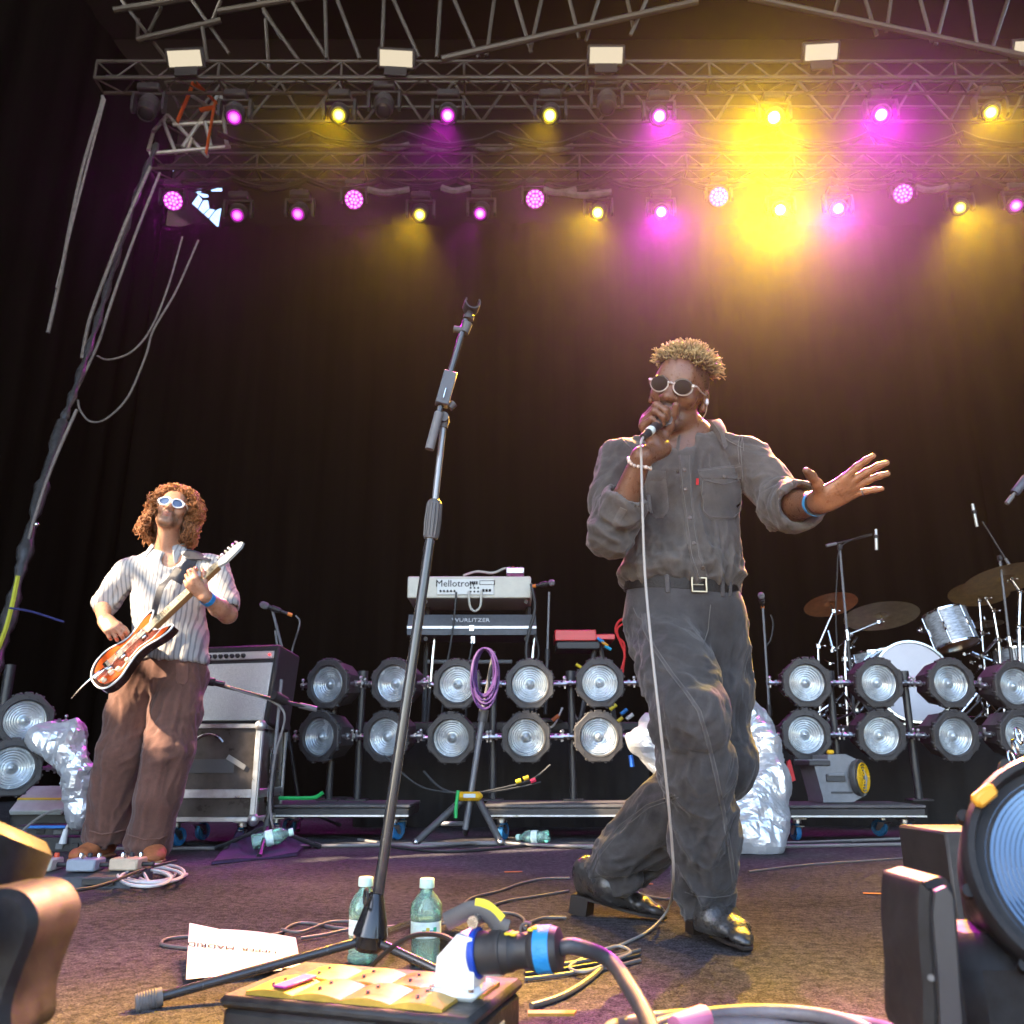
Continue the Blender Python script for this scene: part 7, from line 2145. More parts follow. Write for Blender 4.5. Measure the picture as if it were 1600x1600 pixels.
clp.add(vs, fs).build('microphone_clip', BLACK_PLASTIC, ms, True)
# base
bx_ = P(586, 1440, Yb)
axb_ = (pc - ph).normalized(); Fz = frame_z(axb_)
MB().lathe([(.0135, .032), (.016, .030), (.034, -.035), (.038, -.052), (.036, -.056), (.035, -.075), (.024, -.085), (.0001, -.085)], Fz, 32, ph - axb_ * .025, capends=False).build('base_cone', mat('gloss_black', (.02, .02, .021), .22, coat=.5), ms, True)
hubp = ph - axb_ * .085
legs = [(PZ(243, 1560, .016), 'l'), (PZ(745, 1545, .016), 'r'), (PZ(650, 1440, .016), 'b')]
for q, k in legs:
    q = Vector(q); q.z = max(q.z, .016)
    q.z = .016
    MB().cyl(hubp, q, .0095, n=16).build('leg', POLISH, ms, True)
    d = (q - hubp).normalized()
    ft = MB().cyl(q - d * .012, q + d * .035, .0165, .0175, n=18)
    for i in range(7): ft.torus(q + d * (.0 + .005 * i), .0176, .0012, frame_z(d), 18, 4)
    ft.build('rubber_foot', mat('foot_rubber', (.16, .15, .145), .7), ms, True)
MB().torus(P(572, 1402, Yb - .03), .016, .0035, frame_z(Vector((1, .4, 0))), 18, 6).build('cable_ring', RUBBER, ms, True)

# ================================================================== bottles
PET = bpy.data.materials.new('green_pet'); PET.use_nodes = True
_nt = PET.node_tree; _nt.nodes.clear()
_o = _nt.nodes.new('ShaderNodeOutputMaterial'); _g = _nt.nodes.new('ShaderNodeBsdfGlossy'); _t = _nt.nodes.new('ShaderNodeBsdfTransparent'); _mx = _nt.nodes.new('ShaderNodeMixShader'); _f = _nt.nodes.new('ShaderNodeLayerWeight')
_d = _nt.nodes.new('ShaderNodeBsdfDiffuse'); _d.inputs[0].default_value = (.66, .92, .80, 1)
_m2 = _nt.nodes.new('ShaderNodeMixShader'); _m2.inputs[0].default_value = .24
_t.inputs[0].default_value = (.84, .98, .91, 1); _g.inputs[0].default_value = (.6, .95, .8, 1); _g.inputs['Roughness'].default_value = .07
_f.inputs[0].default_value = .42
_nz = _nt.nodes.new('ShaderNodeTexNoise'); _nz.inputs['Scale'].default_value = 45; _nz.inputs['Detail'].default_value = 3
_tc = _nt.nodes.new('ShaderNodeTexCoord'); _nt.links.new(_tc.outputs['Object'], _nz.inputs['Vector'])
_bp = _nt.nodes.new('ShaderNodeBump'); _bp.inputs['Strength'].default_value = .5; _bp.inputs['Distance'].default_value = .006
_nt.links.new(_nz.outputs[0], _bp.inputs['Height'])
for nd in (_g, _f, _d): _nt.links.new(_bp.outputs[0], nd.inputs['Normal'])
_nt.links.new(_t.outputs[0], _m2.inputs[1]); _nt.links.new(_d.outputs[0], _m2.inputs[2])
_nt.links.new(_f.outputs['Fresnel'], _mx.inputs[0]); _nt.links.new(_m2.outputs[0], _mx.inputs[1]); _nt.links.new(_g.outputs[0], _mx.inputs[2]); _nt.links.new(_mx.outputs[0], _o.inputs[0])
LBL = mat('bottle_label', (.70, .86, .80), .4, var=.25, vscale=45)
CAPM = mat('bottle_cap', (.62, .88, .74), .4)
def bottle(base, label, h=.20, up=(0, 0, 1), spin=0.0, crushed=0.0):
    F_ = frame_z(up) @ Matrix.Rotation(spin, 3, 'Z')
    e = empty('water_bottle', base, F_, label=label, cat='bottle'); e.scale = (1.35, 1.35, 1.0)
    s_ = h / .20; n = 32
    prof = [(.010, .004), (.024, .001), (.0285, .006), (.0295, .015), (.0270, .024), (.0285, .034), (.0270, .043), (.0285, .052), (.0275, .060), (.0285, .066), (.0285, .105), (.0300, .112), (.0305, .128), (.0285, .145), (.0220, .160), (.0140, .172), (.0115, .178), (.0115, .190)]
    m = MB().lathe([(r * s_, z * s_) for r, z in prof], None, n, capends=False)
    rr_ = random.Random(int(h * 1e4))
    v2 = []
    for i, (x, y, z) in enumerate(m.v):
        a = math.atan2(y, x); k = 1 - .10 * max(0, math.sin(5 * a)) ** 2 * (1 if .02 * s_ < z < .06 * s_ else 0)
        if .115 * s_ < z < .15 * s_: k *= 1 - .05 * math.sin(4 * a + z * 90)
        if crushed: k *= 1 - crushed * (.5 + .5 * math.sin(3 * a + z * 40))
        v2.append((x * k, y * k, z))
    m.v = v2
    m.build('bottle_wall', PET, e)
    MB().lathe([(.0001, .006 * s_)] + [(r * s_ * .95, z * s_) for r, z in prof[2:12]] + [(.0001, .112 * s_)], None, 24, capends=False).build('water', PET, e) if not crushed else None
    MB().lathe([(.0287 * s_, .068 * s_), (.0290 * s_, .070 * s_), (.0290 * s_, .103 * s_), (.0287 * s_, .105 * s_)], None, 32, capends=False).build('paper_label', LBL, e)
    for k in range(4):
        a = -1.9 + k * .25
        MB().box((.0290 * s_ * math.cos(a), .0290 * s_ * math.sin(a), (.082 + .006 * (k % 2)) * s_), (.002, .006, .010), .0005, Matrix.Rotation(a, 3, 'Z')).build('label_print', mat(f'label_ink{k % 3}', [(.05, .45, .25), (.7, .6, .1), (.1, .35, .6)][k % 3], .5), e)
    c = MB().lathe([(.0001, .206), (.0128, .206), (.0142, .204), (.0146, .184), (.0142, .183), (.0142, .187), (.0001, .187)], None, 24, capends=False)
    c.v = [(x * s_, y * s_, z * s_) for x, y, z in c.v]
    c.build('cap', CAPM, e)
    return e
b1 = PZ(664, 1508, 0); b2 = PZ(566, 1504, 0)
hh = (P(664, 1372, b1.y).z - 0) / .206 * .20
bottle(b1, 'green tinted water bottle standing clear to the right of the stand base', hh, spin=.3)
bottle(b2, 'green tinted water bottle half hidden behind the base cone of the stand', hh, spin=1.2)
bottle(P(838, 1313, 5.15) * Vector((1, 1, 0)).length * 0 + Vector((P(858, 1304, 5.15).x, 5.15, .042)), 'crushed green bottle lying by the blue castor of the middle dolly', .19, up=(-1, .35, -.05), crushed=.16)
bottle(Vector((PZ(392, 1336, 0).x, PZ(392, 1336, 0).y, .058)), 'green bottle lying on the purple towel', .20, up=(1, .25, .25), crushed=.05)
# purple towel
TOWEL = mat('purple_towel', (.075, .042, .095), .95, var=.2, vscale=60, bump=.8, bscale=220)
n_, m_n = 40, 24
vs = []
tc_ = [PZ(330, 1352, 0), PZ(465, 1338, 0), PZ(480, 1322, 0), PZ(375, 1318, 0)]
for j in range(m_n + 1):
    for i in range(n_ + 1):
        u, v = i / n_, j / m_n
        p = (tc_[0] * (1 - u) + tc_[1] * u) * (1 - v) + (tc_[3] * (1 - u) + tc_[2] * u) * v
        z = .010 + .035 * (.5 + .5 * math.sin(u * 8 + v * 5)) * (.25 + v) + .14 * max(0, v - .5) * (1 - u) * 1.6 + .012 * math.sin(u * 23 + v * 9) * v
        vs.append((p.x, p.y, z))
N1 = n_ + 1
tw = MB().add(vs, [(j * N1 + i, j * N1 + i + 1, (j + 1) * N1 + i + 1, (j + 1) * N1 + i) for j in range(m_n) for i in range(n_)])
tw.add([(x, y, .003) for x, y, z in vs], [])
o_ = len(vs)
ring = list(range(N1)) + [j * N1 + n_ for j in range(1, m_n + 1)] + [m_n * N1 + i for i in range(n_ - 1, -1, -1)] + [j * N1 for j in range(m_n - 1, 0, -1)]
tw.f += [(ring[i], ring[(i + 1) % len(ring)], ring[(i + 1) % len(ring)] + o_, ring[i] + o_) for i in range(len(ring))]
tw.build('towel', TOWEL, label='crumpled purple towel on the floor before the flight case', cat='towel', sharp=120)

# ================================================================== set list papers
PAPER = mat('paper', (.78, .77, .78), .7, var=.03, vscale=4)
def paper(c00, c10, c11, c01, curl, label, text=None, n=14):
    """sheet whose corners lie at the given points; curl lifts its left side"""
    e = empty('set_list', (c00 + c11) / 2, label=label, cat='paper')
    vs = []
    def f(u, v):
        p = (c00 * (1 - u) + c10 * u) * (1 - v) + (c01 * (1 - u) + c11 * u) * v
        return p + Vector((0, 0, curl(u, v)))
    for j in range(n + 1):
        for i in range(n + 1): vs.append(f(i / n, j / n))
    N_ = n + 1
    m = MB().add(vs, [(j * N_ + i, j * N_ + i + 1, (j + 1) * N_ + i + 1, (j + 1) * N_ + i) for j in range(n) for i in range(n)])
    m.build('sheet', PAPER, e, True, sharp=180)
    return e, f
q0, q1, q2, q3 = PZ(318, 1532, .004), PZ(470, 1512, .004), PZ(462, 1466, .004), PZ(345, 1452, .004)
paper(q0, q1, q2, q3, lambda u, v: .001 + .004 * math.sin(u * 3), 'flat white sheet under the curled set list')
c0, c1, c2, c3 = PZ(312, 1530, .010), PZ(448, 1514, .012), PZ(430, 1490, .012), PZ(360, 1478, .012)
# curled sheet: stands up along its far left edge
def curlf(u, v): return .008 + .052 * (v ** 1.3) * (1 - .62 * u)
pe, pf = paper(PZ(290, 1537, .006), PZ(440, 1522, .006), PZ(448, 1494, .008), PZ(292, 1484, .008), curlf, 'curled white set list printed upside down with the words UPPER: MADRID')
tx = text_mesh('printed_text', 'UPPER: MADRID', .030, INK, pe, extrude=.0)
u0, v0 = .45, .62
Wd, Hd = (pf(1, v0) - pf(0, v0)).length, (pf(u0, .6) - pf(u0, .2)).length / .4
for vt_ in tx.data.vertices:
    u_, v_ = u0 - vt_.co.x / Wd, v0 - vt_.co.y / Hd
    q_ = pf(u_, v_); n_q = (pf(u_ + .02, v_) - q_).cross(pf(u_, v_ + .02) - q_).normalized()
    vt_.co = q_ + (n_q if n_q.z > 0 else -n_q) * .0016 - pe.location
tx.data.update()

# ================================================================== power box with the big plug
YT = mat('weathered_lit_yellow', (.52, .31, .045), .45, var=.3, vscale=25, rvar=.15)  # lamp light on the plates painted in as a yellow base colour
BOXM = mat('box_black', (.030, .029, .029), .5, var=.4, vscale=22, rvar=.15, bump=.15, bscale=120)
A = P(345, 1566, 1.30); Bq = P(692, 1582, 1.20); Cq = P(822, 1530, 1.42)
zt2 = (A.z + Bq.z + Cq.z) / 3
ex = Vector((Bq.x - A.x, Bq.y - A.y, 0)); ey = Vector((Cq.x - Bq.x, Cq.y - Bq.y, 0))
Wb, Db = ex.length, max(ey.length, .20)
exn = ex.normalized(); eyn = Vector((-exn.y, exn.x, 0)).lerp(ey.normalized(), .0).normalized()
org = Vector((A.x, A.y, 0))
BMx = Matrix((exn, eyn, Vector((0, 0, 1)))).transposed()
pb = empty('power_box', org, BMx, label='low black box with plates tinted by yellow lamp light in the foreground carrying a large plug', cat='power box')
Wb = Wb + .035; Db = .215
MB().box((Wb / 2, Db / 2, zt2 / 2 - .004), (Wb, Db, zt2 - .008), .010).build('housing', BOXM, pb)
MB().box((Wb / 2, Db / 2, zt2 - .004), (Wb + .006, Db + .006, .016), .006).build('lid', BOXM, pb)
# four rows of curved plates on the lid, yellow lamp light in their colour
for i in range(4):
    x = .030 + i * (Wb - .10) / 3.6
    for j in range(2):
        y0 = .012 + j * .078
        m = MB(); vs = []
        for a in range(9):
            t = a / 8
            for b_ in range(5):
                s_ = b_ / 4
                vs.append((x + .026 * j + (t - .0) * .072, y0 + s_ * .074, zt2 + .004 + .011 * math.sin(math.pi * (.15 + .7 * t)) * (.80 + .2 * s_)))
        m.add(vs, [(a * 5 + b_, (a + 1) * 5 + b_, (a + 1) * 5 + b_ + 1, a * 5 + b_ + 1) for a in range(8) for b_ in range(4)])
        o_ = len(vs)
        m.add([(v[0], v[1], zt2) for v in vs], [])
        rg = [a * 5 for a in range(9)] + [8 * 5 + b_ for b_ in range(1, 5)] + [a * 5 + 4 for a in range(7, -1, -1)] + [b_ for b_ in range(3, 0, -1)]
        m.f += [(rg[k], rg[k] + o_, rg[(k + 1) % len(rg)] + o_, rg[(k + 1) % len(rg)]) for k in range(len(rg))]
        m.build('plate', YT, pb, sharp=50)
        for k in range(2): MB().cyl((x + .026 * j + .03, y0 + .02 + .03 * k, zt2 + .012), (x + .026 * j + .03, y0 + .02 + .03 * k, zt2 + .017), .0025, n=8).build('rivet', DARK_GREY, pb)
MB().box((.082, .052, zt2 + .0155), (.022, .072, .003), .001, Matrix.Rotation(R(-6), 3, 'Z')).build('tape_or_light_strip', mat('magenta_lit_strip', (.30, .03, .32), .5), pb)  # added strip: magenta lamp light on the plates, painted as purple
MB().box((Wb + .0035, .10, zt2 * .62), (.003, .055, .05), .001).build('sticker', mat('pale_sticker', (.55, .6, .6), .5), pb)
MB().box((Wb * .62, -.0035, zt2 * .35), (.06, .003, .05), .001).build('sticker', mat('mint_sticker', (.45, .72, .6), .5), pb)
MB().cyl((Wb + .002, .045, zt2 * .35), (Wb + .006, .045, zt2 * .35), .004, n=10).build('indicator', mat('green_led', (.02, .5, .15), .3, emit=(.05, 1, .25), estr=1.5), pb)
# white socket on the lid
SOC = mat('socket_white', (.72, .74, .72), .35, var=.06, vscale=20)
sx, sy = Wb - .052, .105
pl = empty('power_socket', pb.matrix_basis @ Vector((sx, sy, zt2 + .004)), BMx, label='white panel socket bolted to the power box', cat='socket')
pl.scale = (.84, .84, .84)
MB().box((0, 0, .008), (.085, .10, .016), .008).build('flange', SOC, pl)
MB().prism([(-.034, 0), (.034, 0), (.034, .030), (.030, .075), (.004, .080), (-.030, .045)], .062, Matrix(((1, 0, 0), (0, 0, 1), (0, 1, 0))), (0, -.031, .014), .004).build('body', SOC, pl)
for x in (-.033, .033): MB().cyl((x, -.042, .014), (x, -.042, .0185), .005, n=6).build('screw', CHROME, pl)
pd_ = Vector((.985, .0, .10)).normalized(); Fp = frame_z(pd_)
o0 = Vector((.024, 0, .062))
MB().lathe([(.030, -.005), (.0375, 0), (.0385, .008), (.037, .010)], Fp, 30, o0).build('blue_ring', mat('blue_plastic', (.01, .06, .42), .4), pl)
bpy.context.view_layer.update()
plug = empty('power_plug', pl.location + BMx @ (o0 * .84), BMx, label='large black power plug with blue tape plugged into the white socket', cat='plug')
plug.scale = (.80, .80, .80)
pf_ = [(.034, .006), (.0345, .045), (.0355, .047), (.0355, .052), (.033, .054), (.0325, .068), (.029, .072), (.028, .085), (.0285, .100), (.032, .104), (.0355, .112), (.0365, .125), (.0365, .142), (.033, .152), (.020, .156), (.0001, .156)]
MB().lathe(pf_, Fp, 34, (0, 0, 0)).build('shell', BLACK_PLASTIC, plug)
MB().lathe([(.0372, .114), (.0376, .116), (.0376, .139), (.0372, .141)], Fp, 34, (0, 0, 0), capends=False).build('blue_tape', mat('blue_tape', (.02, .24, .58), .45, bump=.4, bscale=60), plug)
MB().box(Fp @ Vector((0, -.030, .03)), (.034, .004, .014), .001, Fp @ Matrix.Rotation(R(90), 3, 'X') @ Matrix.Rotation(R(90), 3, 'Z')).build('maker_plate', mat('pale_sticker'), plug)
lv = MB()
lev = [Vector((-.030, 0, .062)), Vector((-.012, 0, .066)), Vector((.010, 0, .060)), Vector((.030, 0, .052)), Vector((.045, 0, .042)), Vector((.060, 0, .040))]
lv.tube(smooth_path([Vector((-.055, 0, .046)), Vector((-.030, 0, .058)), Vector((-.005, 0, .068)), Vector((.025, 0, .062)), Vector((.045, 0, .045)), Vector((.062, 0, .040))], 5), .008, 10, flat=(1.9, .6), up=(0, 1, 0))
lv.build('locking_lever', DARK_GREY, plug)
MB().cyl(Vector((.004, -.024, .052)), Vector((.004, .024, .052)), .010, n=12).build('lever_pin', STEEL, plug)
MB().tube(smooth_path([Vector((.000, -.002, .0735)), Vector((.020, -.002, .071)), Vector((.036, -.002, .060)), Vector((.047, -.002, .051))], 4), .010, 6, flat=(1.4, .22), up=(0, 1, 0)).build('yellow_tape', mat('yellow_tape', (.72, .58, .02), .5), plug)
for k, (x, z) in enumerate(((.064, .036), (.074, .035), (.105, .044), (.112, .047))): MB().box((x, -.006, z), (.010, .026, .004), .001).build('yellow_tape', mat('yellow_tape'), plug)
MB().tube(smooth_path([Vector((.082, 0, .034)), Vector((.084, 0, .046)), Vector((.092, 0, .052)), Vector((.102, 0, .050))], 5), .003, 6).build('hook', DARK_GREY, plug)
ce = plug.location + BMx @ (Fp @ Vector((0, 0, .152 * .80)))
cb = MB().tube(smooth_path([ce, ce + BMx @ Vector((.022, 0, .004)), P(952, 1500, ce.y + .02), P(985, 1545, ce.y - .06), P(1010, 1590, ce.y - .12), P(1030, 1640, ce.y - .2)], 8), .0105, 14)
cb.build('power_cable', mat('cable_thick', (.045, .048, .055), .5, var=.25, vscale=40), label='thick grey cable arching from the large plug to the bottom edge', cat='cable')
MB().tube(smooth_path([P(555, 1545, 1.7), P(590, 1500, 1.62), P(640, 1464, 1.56), P(690, 1462, 1.5), P(725, 1482, 1.46)], 8), .004, 8).build('cable', CABLE_BLACK, label='thin black cable looping over the stand leg to the white socket', cat='cable')
# black woven sock / mesh pouch behind the plug
blob = SDF(); blob.lo(PZ(705, 1470, .03), PZ(760, 1462, .035), (.05, .035), (.06, .035), (1, 0, 0))
blob.bx((0, 2, -.5), (9, 9, .503), np.eye(3), .001, 0, 's')
V, F = blob.mesh_np(.006); N_ = vnormals(V, F); V = V + N_ * (vnoise(V * 30, 2) * .006)[:, None]
link('pouch', np_mesh('pouch', V, F), mat('woven', (.03, .028, .03), .8, bump=.9, bscale=260), label='dark woven pouch lying behind the large plug', cat='pouch')

# ================================================================== cables and marks on the floor
def floor_cable(pts, r, m, label, z=None, name='cable', seg=8):
    return MB().tube(smooth_path([PZ(x, y, (z if z is not None else r + .001)) for x, y in pts], seg), r, 8).build(name, m, label=label, cat='cable')
GC2 = mat('cable_warm', (.15, .135, .125), .5)
floor_cable([(890, 1372), (850, 1373), (815, 1380), (780, 1392), (740, 1402), (725, 1414), (733, 1424), (715, 1432), (706, 1440)], .0045, GC2, 'grey cable wandering from the raised boot towards the bottles')
floor_cable([(888, 1392), (840, 1400), (790, 1408), (745, 1424), (705, 1436), (650, 1443)], .0045, GC2, 'second grey cable running left behind the bottles')
floor_cable([(885, 1434), (850, 1434), (826, 1442), (820, 1450), (818, 1436), (800, 1427), (760, 1427), (715, 1434)], .0045, GC2, 'kinked grey cable in front of the raised boot')
floor_cable([(1450, 1338), (1350, 1345), (1250, 1352), (1170, 1362)], .004, GC2, 'thin grey cable running right of the planted boot')
floor_cable([(1060, 1405), (1035, 1404), (1010, 1400), (985, 1398)], .0045, GC2, 'short cable piece between the boots')
floor_cable([(345, 1488), (300, 1482), (265, 1478), (252, 1474), (262, 1467), (300, 1463), (360, 1462), (430, 1460), (455, 1446), (480, 1442), (530, 1450), (600, 1455)], .0042, GC2, 'pale cable looping round the set list')
floor_cable([(470, 1466), (510, 1460), (550, 1452), (640, 1446), (700, 1442)], .0042, GC2, 'cable running right behind the set list', z=.008)
floor_cable([(440, 1452), (470, 1456), (520, 1440), (575, 1441)], .004, GC2, 'short cable beside the base cone', z=.010)
floor_cable([(830, 1572), (880, 1555), (920, 1530), (950, 1505), (985, 1490)], .006, GC2, 'brown cable curving in front of the large plug')
for i, y in enumerate((1500, 1508, 1516)):
    floor_cable([(820, y + 14), (870, y + 8), (920, y), (960, y - 6), (1000, y - 16)], .0045, CABLE_BLACK if i == 1 else GC2, ['upper', 'middle', 'lower'][i] + ' strand of the cable bundle behind the large plug')
floor_cable([(0, 1322), (250, 1326), (500, 1322), (750, 1318), (1000, 1326), (1250, 1322), (1460, 1318)], .009, CABLE_GREY, 'grey cable along the back of the stage floor')
floor_cable([(260, 1316), (420, 1326), (560, 1318), (700, 1330), (880, 1318), (1100, 1322), (1330, 1316)], .008, CABLE_BLACK, 'black cable along the back of the stage floor')
floor_cable([(560, 1312), (650, 1322), (760, 1316), (900, 1322), (1190, 1318), (1420, 1310)], .008, CABLE_GREY, 'second grey cable along the back of the stage floor', z=.016)
ORG = mat('orange_floor_tape', (.62, .16, .04), .6)
def tape(px, py, w, h, ang, label):
    c = PZ(px, py, .0042)
    MB().box(c, (w, h, .0016), .0, Matrix.Rotation(R(ang), 3, 'Z')).build('tape_mark', ORG, label=label, cat='tape', group='orange tape marks on the stage floor')
tape(802, 1362, .075, .022, 8, 'short orange tape mark beyond the raised boot')
tape(1010, 1381, .05, .02, 0, 'orange tape mark just left of the planted leg')
tape(1370, 1396, .09, .022, -12, 'orange tape mark nearer the right foreground lamp')
tape(1432, 1366, .08, .022, 0, 'orange tape mark beside the grey box at the right')
tape(790, 1319, .12, .03, 0, 'faint orange tape mark at the back of the stage')
r_ = random.Random(5)
# thick cable coil at the bottom edge
co = MB(); cc_ = P(1180, 1640, 1.05); cc_.z = max(cc_.z, .05)
Z9 = P(1150, 1568, 1.15)
for k in range(4):
    pts = []
    for i in range(40):
        a = 2 * math.pi * i / 40
        pts.append(Vector((P(1170, 1600, 1.12).x + (.135 + .010 * k) * math.cos(a), 1.12 + (.10 + .008 * k) * math.sin(a), Z9.z - .052 + .016 * (k % 2) + .012 * math.sin(a + k) + .012 * (k // 2))))
    co.tube(pts, .009, 10, closed=True)
coil = co.build('cable_coil', mat('coil_grey', (.15, .14, .15), .45, var=.3, vscale=20), label='coil of thick grey cable at the bottom edge', cat='cable')
MB().lathe([(.013, -.025), (.0145, -.02), (.0145, .02), (.013, .025)], frame_z((.8, .5, .1)), 14, Vector((P(1078, 1572, 1.15).x, 1.15, Z9.z - .02)), capends=True).build('tape_wrap', mat('pink_tape', (.60, .20, .35), .5), coil, True)
st_top = MB().box((P(1170, 1600, 1.12).x, 1.12, (Z9.z - .06) / 2), (.34, .26, max(.02, Z9.z - .066)), .006).build('road_trunk', BOXM, label='low black trunk under the cable coil at the bottom edge', cat='trunk')
MB().prism([(0, 0), (.07, .0), (.075, .02), (.0, .018)], .004, None, P(825, 1588, 1.45)).build('yellow_wedge', mat('weathered_lit_yellow'), label='small yellow wedge beside the power box', cat='wedge')

# ================================================================== guitarist's pedals, cables and racks at the left
pbd = empty('pedal_board', PZ(85, 1388, 0), label='black pedal board at the feet of the guitarist', cat='pedal board')
PBc = pbd.location.copy()
MB().prism([(0, 0), (.20, 0), (.20, .055), (.02, .035)], .62, Matrix(((0, 0, 1), (1, 0, 0), (0, 1, 0))), (-.34, 0, 0)).build('frame', mat('board_grey', (.055, .055, .06), .5), pbd)
MB().box((.16, -.004, .022), (.12, .01, .022), .002).build('recess', BLACK_PLASTIC, pbd)
peds = [(-.26, .10, (.55, .50, .42), 'cream effect pedal at the left of the pedal board'), (-.12, .10, (.50, .47, .40), 'second cream effect pedal on the pedal board'), (.05, .09, (.28, .31, .36), 'blue grey effect pedal on the pedal board'), (.20, .12, (.55, .42, .30), 'tan effect pedal at the right of the pedal board')]
for x, y, c, lb in peds:
    e = empty('effect_pedal', PBc + Vector((x, y, .048)), label=lb, cat='pedal', group='effect pedals on the pedal board')
    MB().box((0, .03, .022), (.11, .10, .044), .006).build('case', mat('ped_%d' % int(c[2] * 1e4), c, .45, var=.1, vscale=30), e)
    for k in range(3): MB().lathe([(.010, 0), (.010, .012), (.008, .016), (.0001, .016)], None, 10, (-.035 + .035 * k, .055, .044), capends=False).build('knob', mat('knob_red2', (.65, .08, .03), .4) if (k == 2 and x == -.12) else (BLACK_PLASTIC if k % 2 else CHROME), e)
    MB().cyl((0, .0, .044), (0, 0, .056), .008, n=10).build('foot_switch', CHROME, e)
    MB().cyl((.055, .03, .02), (.10, .03, .02), .009, n=10).build('plug', BLACK_PLASTIC, e)
wc = MB()
r_ = random.Random(8)
for k in range(7):
    cx, cyy = r_.uniform(222, 250), r_.uniform(1362, 1374)
    pts = [PZ(cx + (38 + 6 * k % 17) * math.cos(2 * math.pi * i / 22), cyy + (11 + k % 4) * math.sin(2 * math.pi * i / 22), .007 + .006 * k) for i in range(22)]
    wc.tube(pts, .0055, 6, closed=True)
wc.tube(smooth_path([PZ(195, 1343, .05), PZ(215, 1350, .06), PZ(228, 1370, .03), PZ(240, 1384, .02), PZ(280, 1372, .01), PZ(292, 1366, .01)], 6), .006, 6)
wc.build('cable_coil', mat('cable_white', (.66, .63, .62), .5), label='coil of white cable on the floor beside the shoe', cat='cable')
floor_cable([(100, 1392), (140, 1388), (180, 1376), (215, 1362), (240, 1354), (275, 1345)], .006, CABLE_BLACK, 'black cable passing over the white cable coil', z=.05)
# power strip and rack boxes behind the pedals
def gear(px0, py0, px1, py1, Y, depth, m, name, label, cat='rack unit', extra=None):
    a, b_ = P(px0, py0, Y), P(px1, py1, Y)
    e = empty(name, ((a.x + b_.x) / 2, Y, b_.z), label=label, cat=cat)
    w, h = b_.x - a.x, a.z - b_.z
    MB().box((0, depth / 2, h / 2), (w, depth, h), .006).build('case', m, e)
    for k in range(4):
        MB().box((-w * .38 + w * .25 * k, -.004, h * .5), (w * .12, .008, h * .35), .002).build('socket', BLACK_PLASTIC if k % 2 else MID_GREY, e)
    return e
Yg = PZ(80, 1330, 0).y
gear(36, 1308, 128, 1336, Yg, .12, BLACK_PLASTIC, 'power_strip', 'black power strip behind the pedal board')
gear(24, 1290, 132, 1310, Yg + .25, .3, mat('rack_dark', (.05, .05, .055), .45), 'rack_unit', 'dark rack unit behind the power strip')
gear(20, 1258, 130, 1292, Yg + .6, .4, mat('rack_grey', (.12, .12, .125), .45), 'rack_unit', 'grey rack unit below the left foil cover')
e = empty('mixing_desk', P(70, 1250, Yg + .5), label='tilted pale desk with a yellow stripe under the left edge lamps', cat='desk')
dz = Matrix.Rotation(R(38), 3, 'X')
MB().box((0, 0, 0), (.30, .22, .03), .004, dz).build('panel', mat('desk_pale', (.45, .48, .48), .4, var=.1, vscale=20), e)
MB().box(dz @ Vector((0, -.01, .017)), (.30, .016, .003), 0, dz).build('stripe', mat('yellow_stripe', (.7, .55, .05), .5), e)
MB().box((0, .06, -.12), (.34, .2, .2), .006).build('base', BLACK_PLASTIC, e)
MB().box(P(72, 1292, Yg + .2), (.22, .02, .016), .003).build('label_strip', mat('blue_label', (.03, .2, .6), .5), label='blue and white label strip on the dark rack unit', cat='label')
for pts, m_, lb in (([(32, 1302), (50, 1285), (75, 1270), (100, 1267), (130, 1290)], CABLE_GREY, 'grey lead arching over the rack units at the left'), ([(98, 1312), (106, 1290), (118, 1282), (128, 1292), (133, 1310)], mat('cable_white'), 'white lead arching from a plug at the left')):
    MB().tube(smooth_path([P(x, y, Yg - .02) for x, y in pts], 6), .007, 6).build('cable', m_, label=lb, cat='cable')
MB().cyl(P(98, 1318, Yg - .02), P(103, 1296, Yg - .02), .02, .012, n=10).build('mains_plug', WHITE_PLASTIC, label='white mains plug in the power strip', cat='plug')
MB().box(P(31, 1303, Yg), (.05, .03, .035), .006).build('mains_plug', mat('pink_plug', (.55, .10, .30), .4), label='pink plug at the left edge', cat='plug')
# two lamps at the left edge, turned to the right
oct_lamp(P(38, 1126, 4.9), 38, 0, 'octagonal lamp at the left edge, upper one, turned towards the guitarist', .92, 'octagonal lamps at the left edge')
oct_lamp(P(18, 1200, 4.75), 38, -4, 'octagonal lamp at the left edge, lower one, turned towards the guitarist', .92, 'octagonal lamps at the left edge')
lf = empty('lamp_stand', Vector((P(-10, 1200, 5.1).x, 5.1, 0)), label='black stand of the two lamps at the left edge', cat='stand')
MB().cyl((0, 0, 0), (0, 0, 1.0), .03, n=10).build('pole', BLACK_METAL, lf)
MB().box((0, 0, .012), (.5, .5, .024), .006).build('foot', BLACK_METAL, lf)
foil('foil_cover', [(P(72, 1150, 4.8), P(115, 1160, 4.8), (.05, .06), (.06, .08), (0, 1, 0)), (P(112, 1155, 4.8), P(128, 1225, 4.75), (.07, .08), (.05, .06), (1, 0, 0)), (P(122, 1215, 4.75), P(128, 1275, 4.75), (.06, .07), (.05, .05), (1, 0, 0)), (P(60, 1148, 4.8), P(110, 1190, 4.75), (.03, .04), (.05, .05), (0, 1, 0))],
     'crinkled silver foil hanging over gear left of the guitarist', 'cover', 31, cut=False)
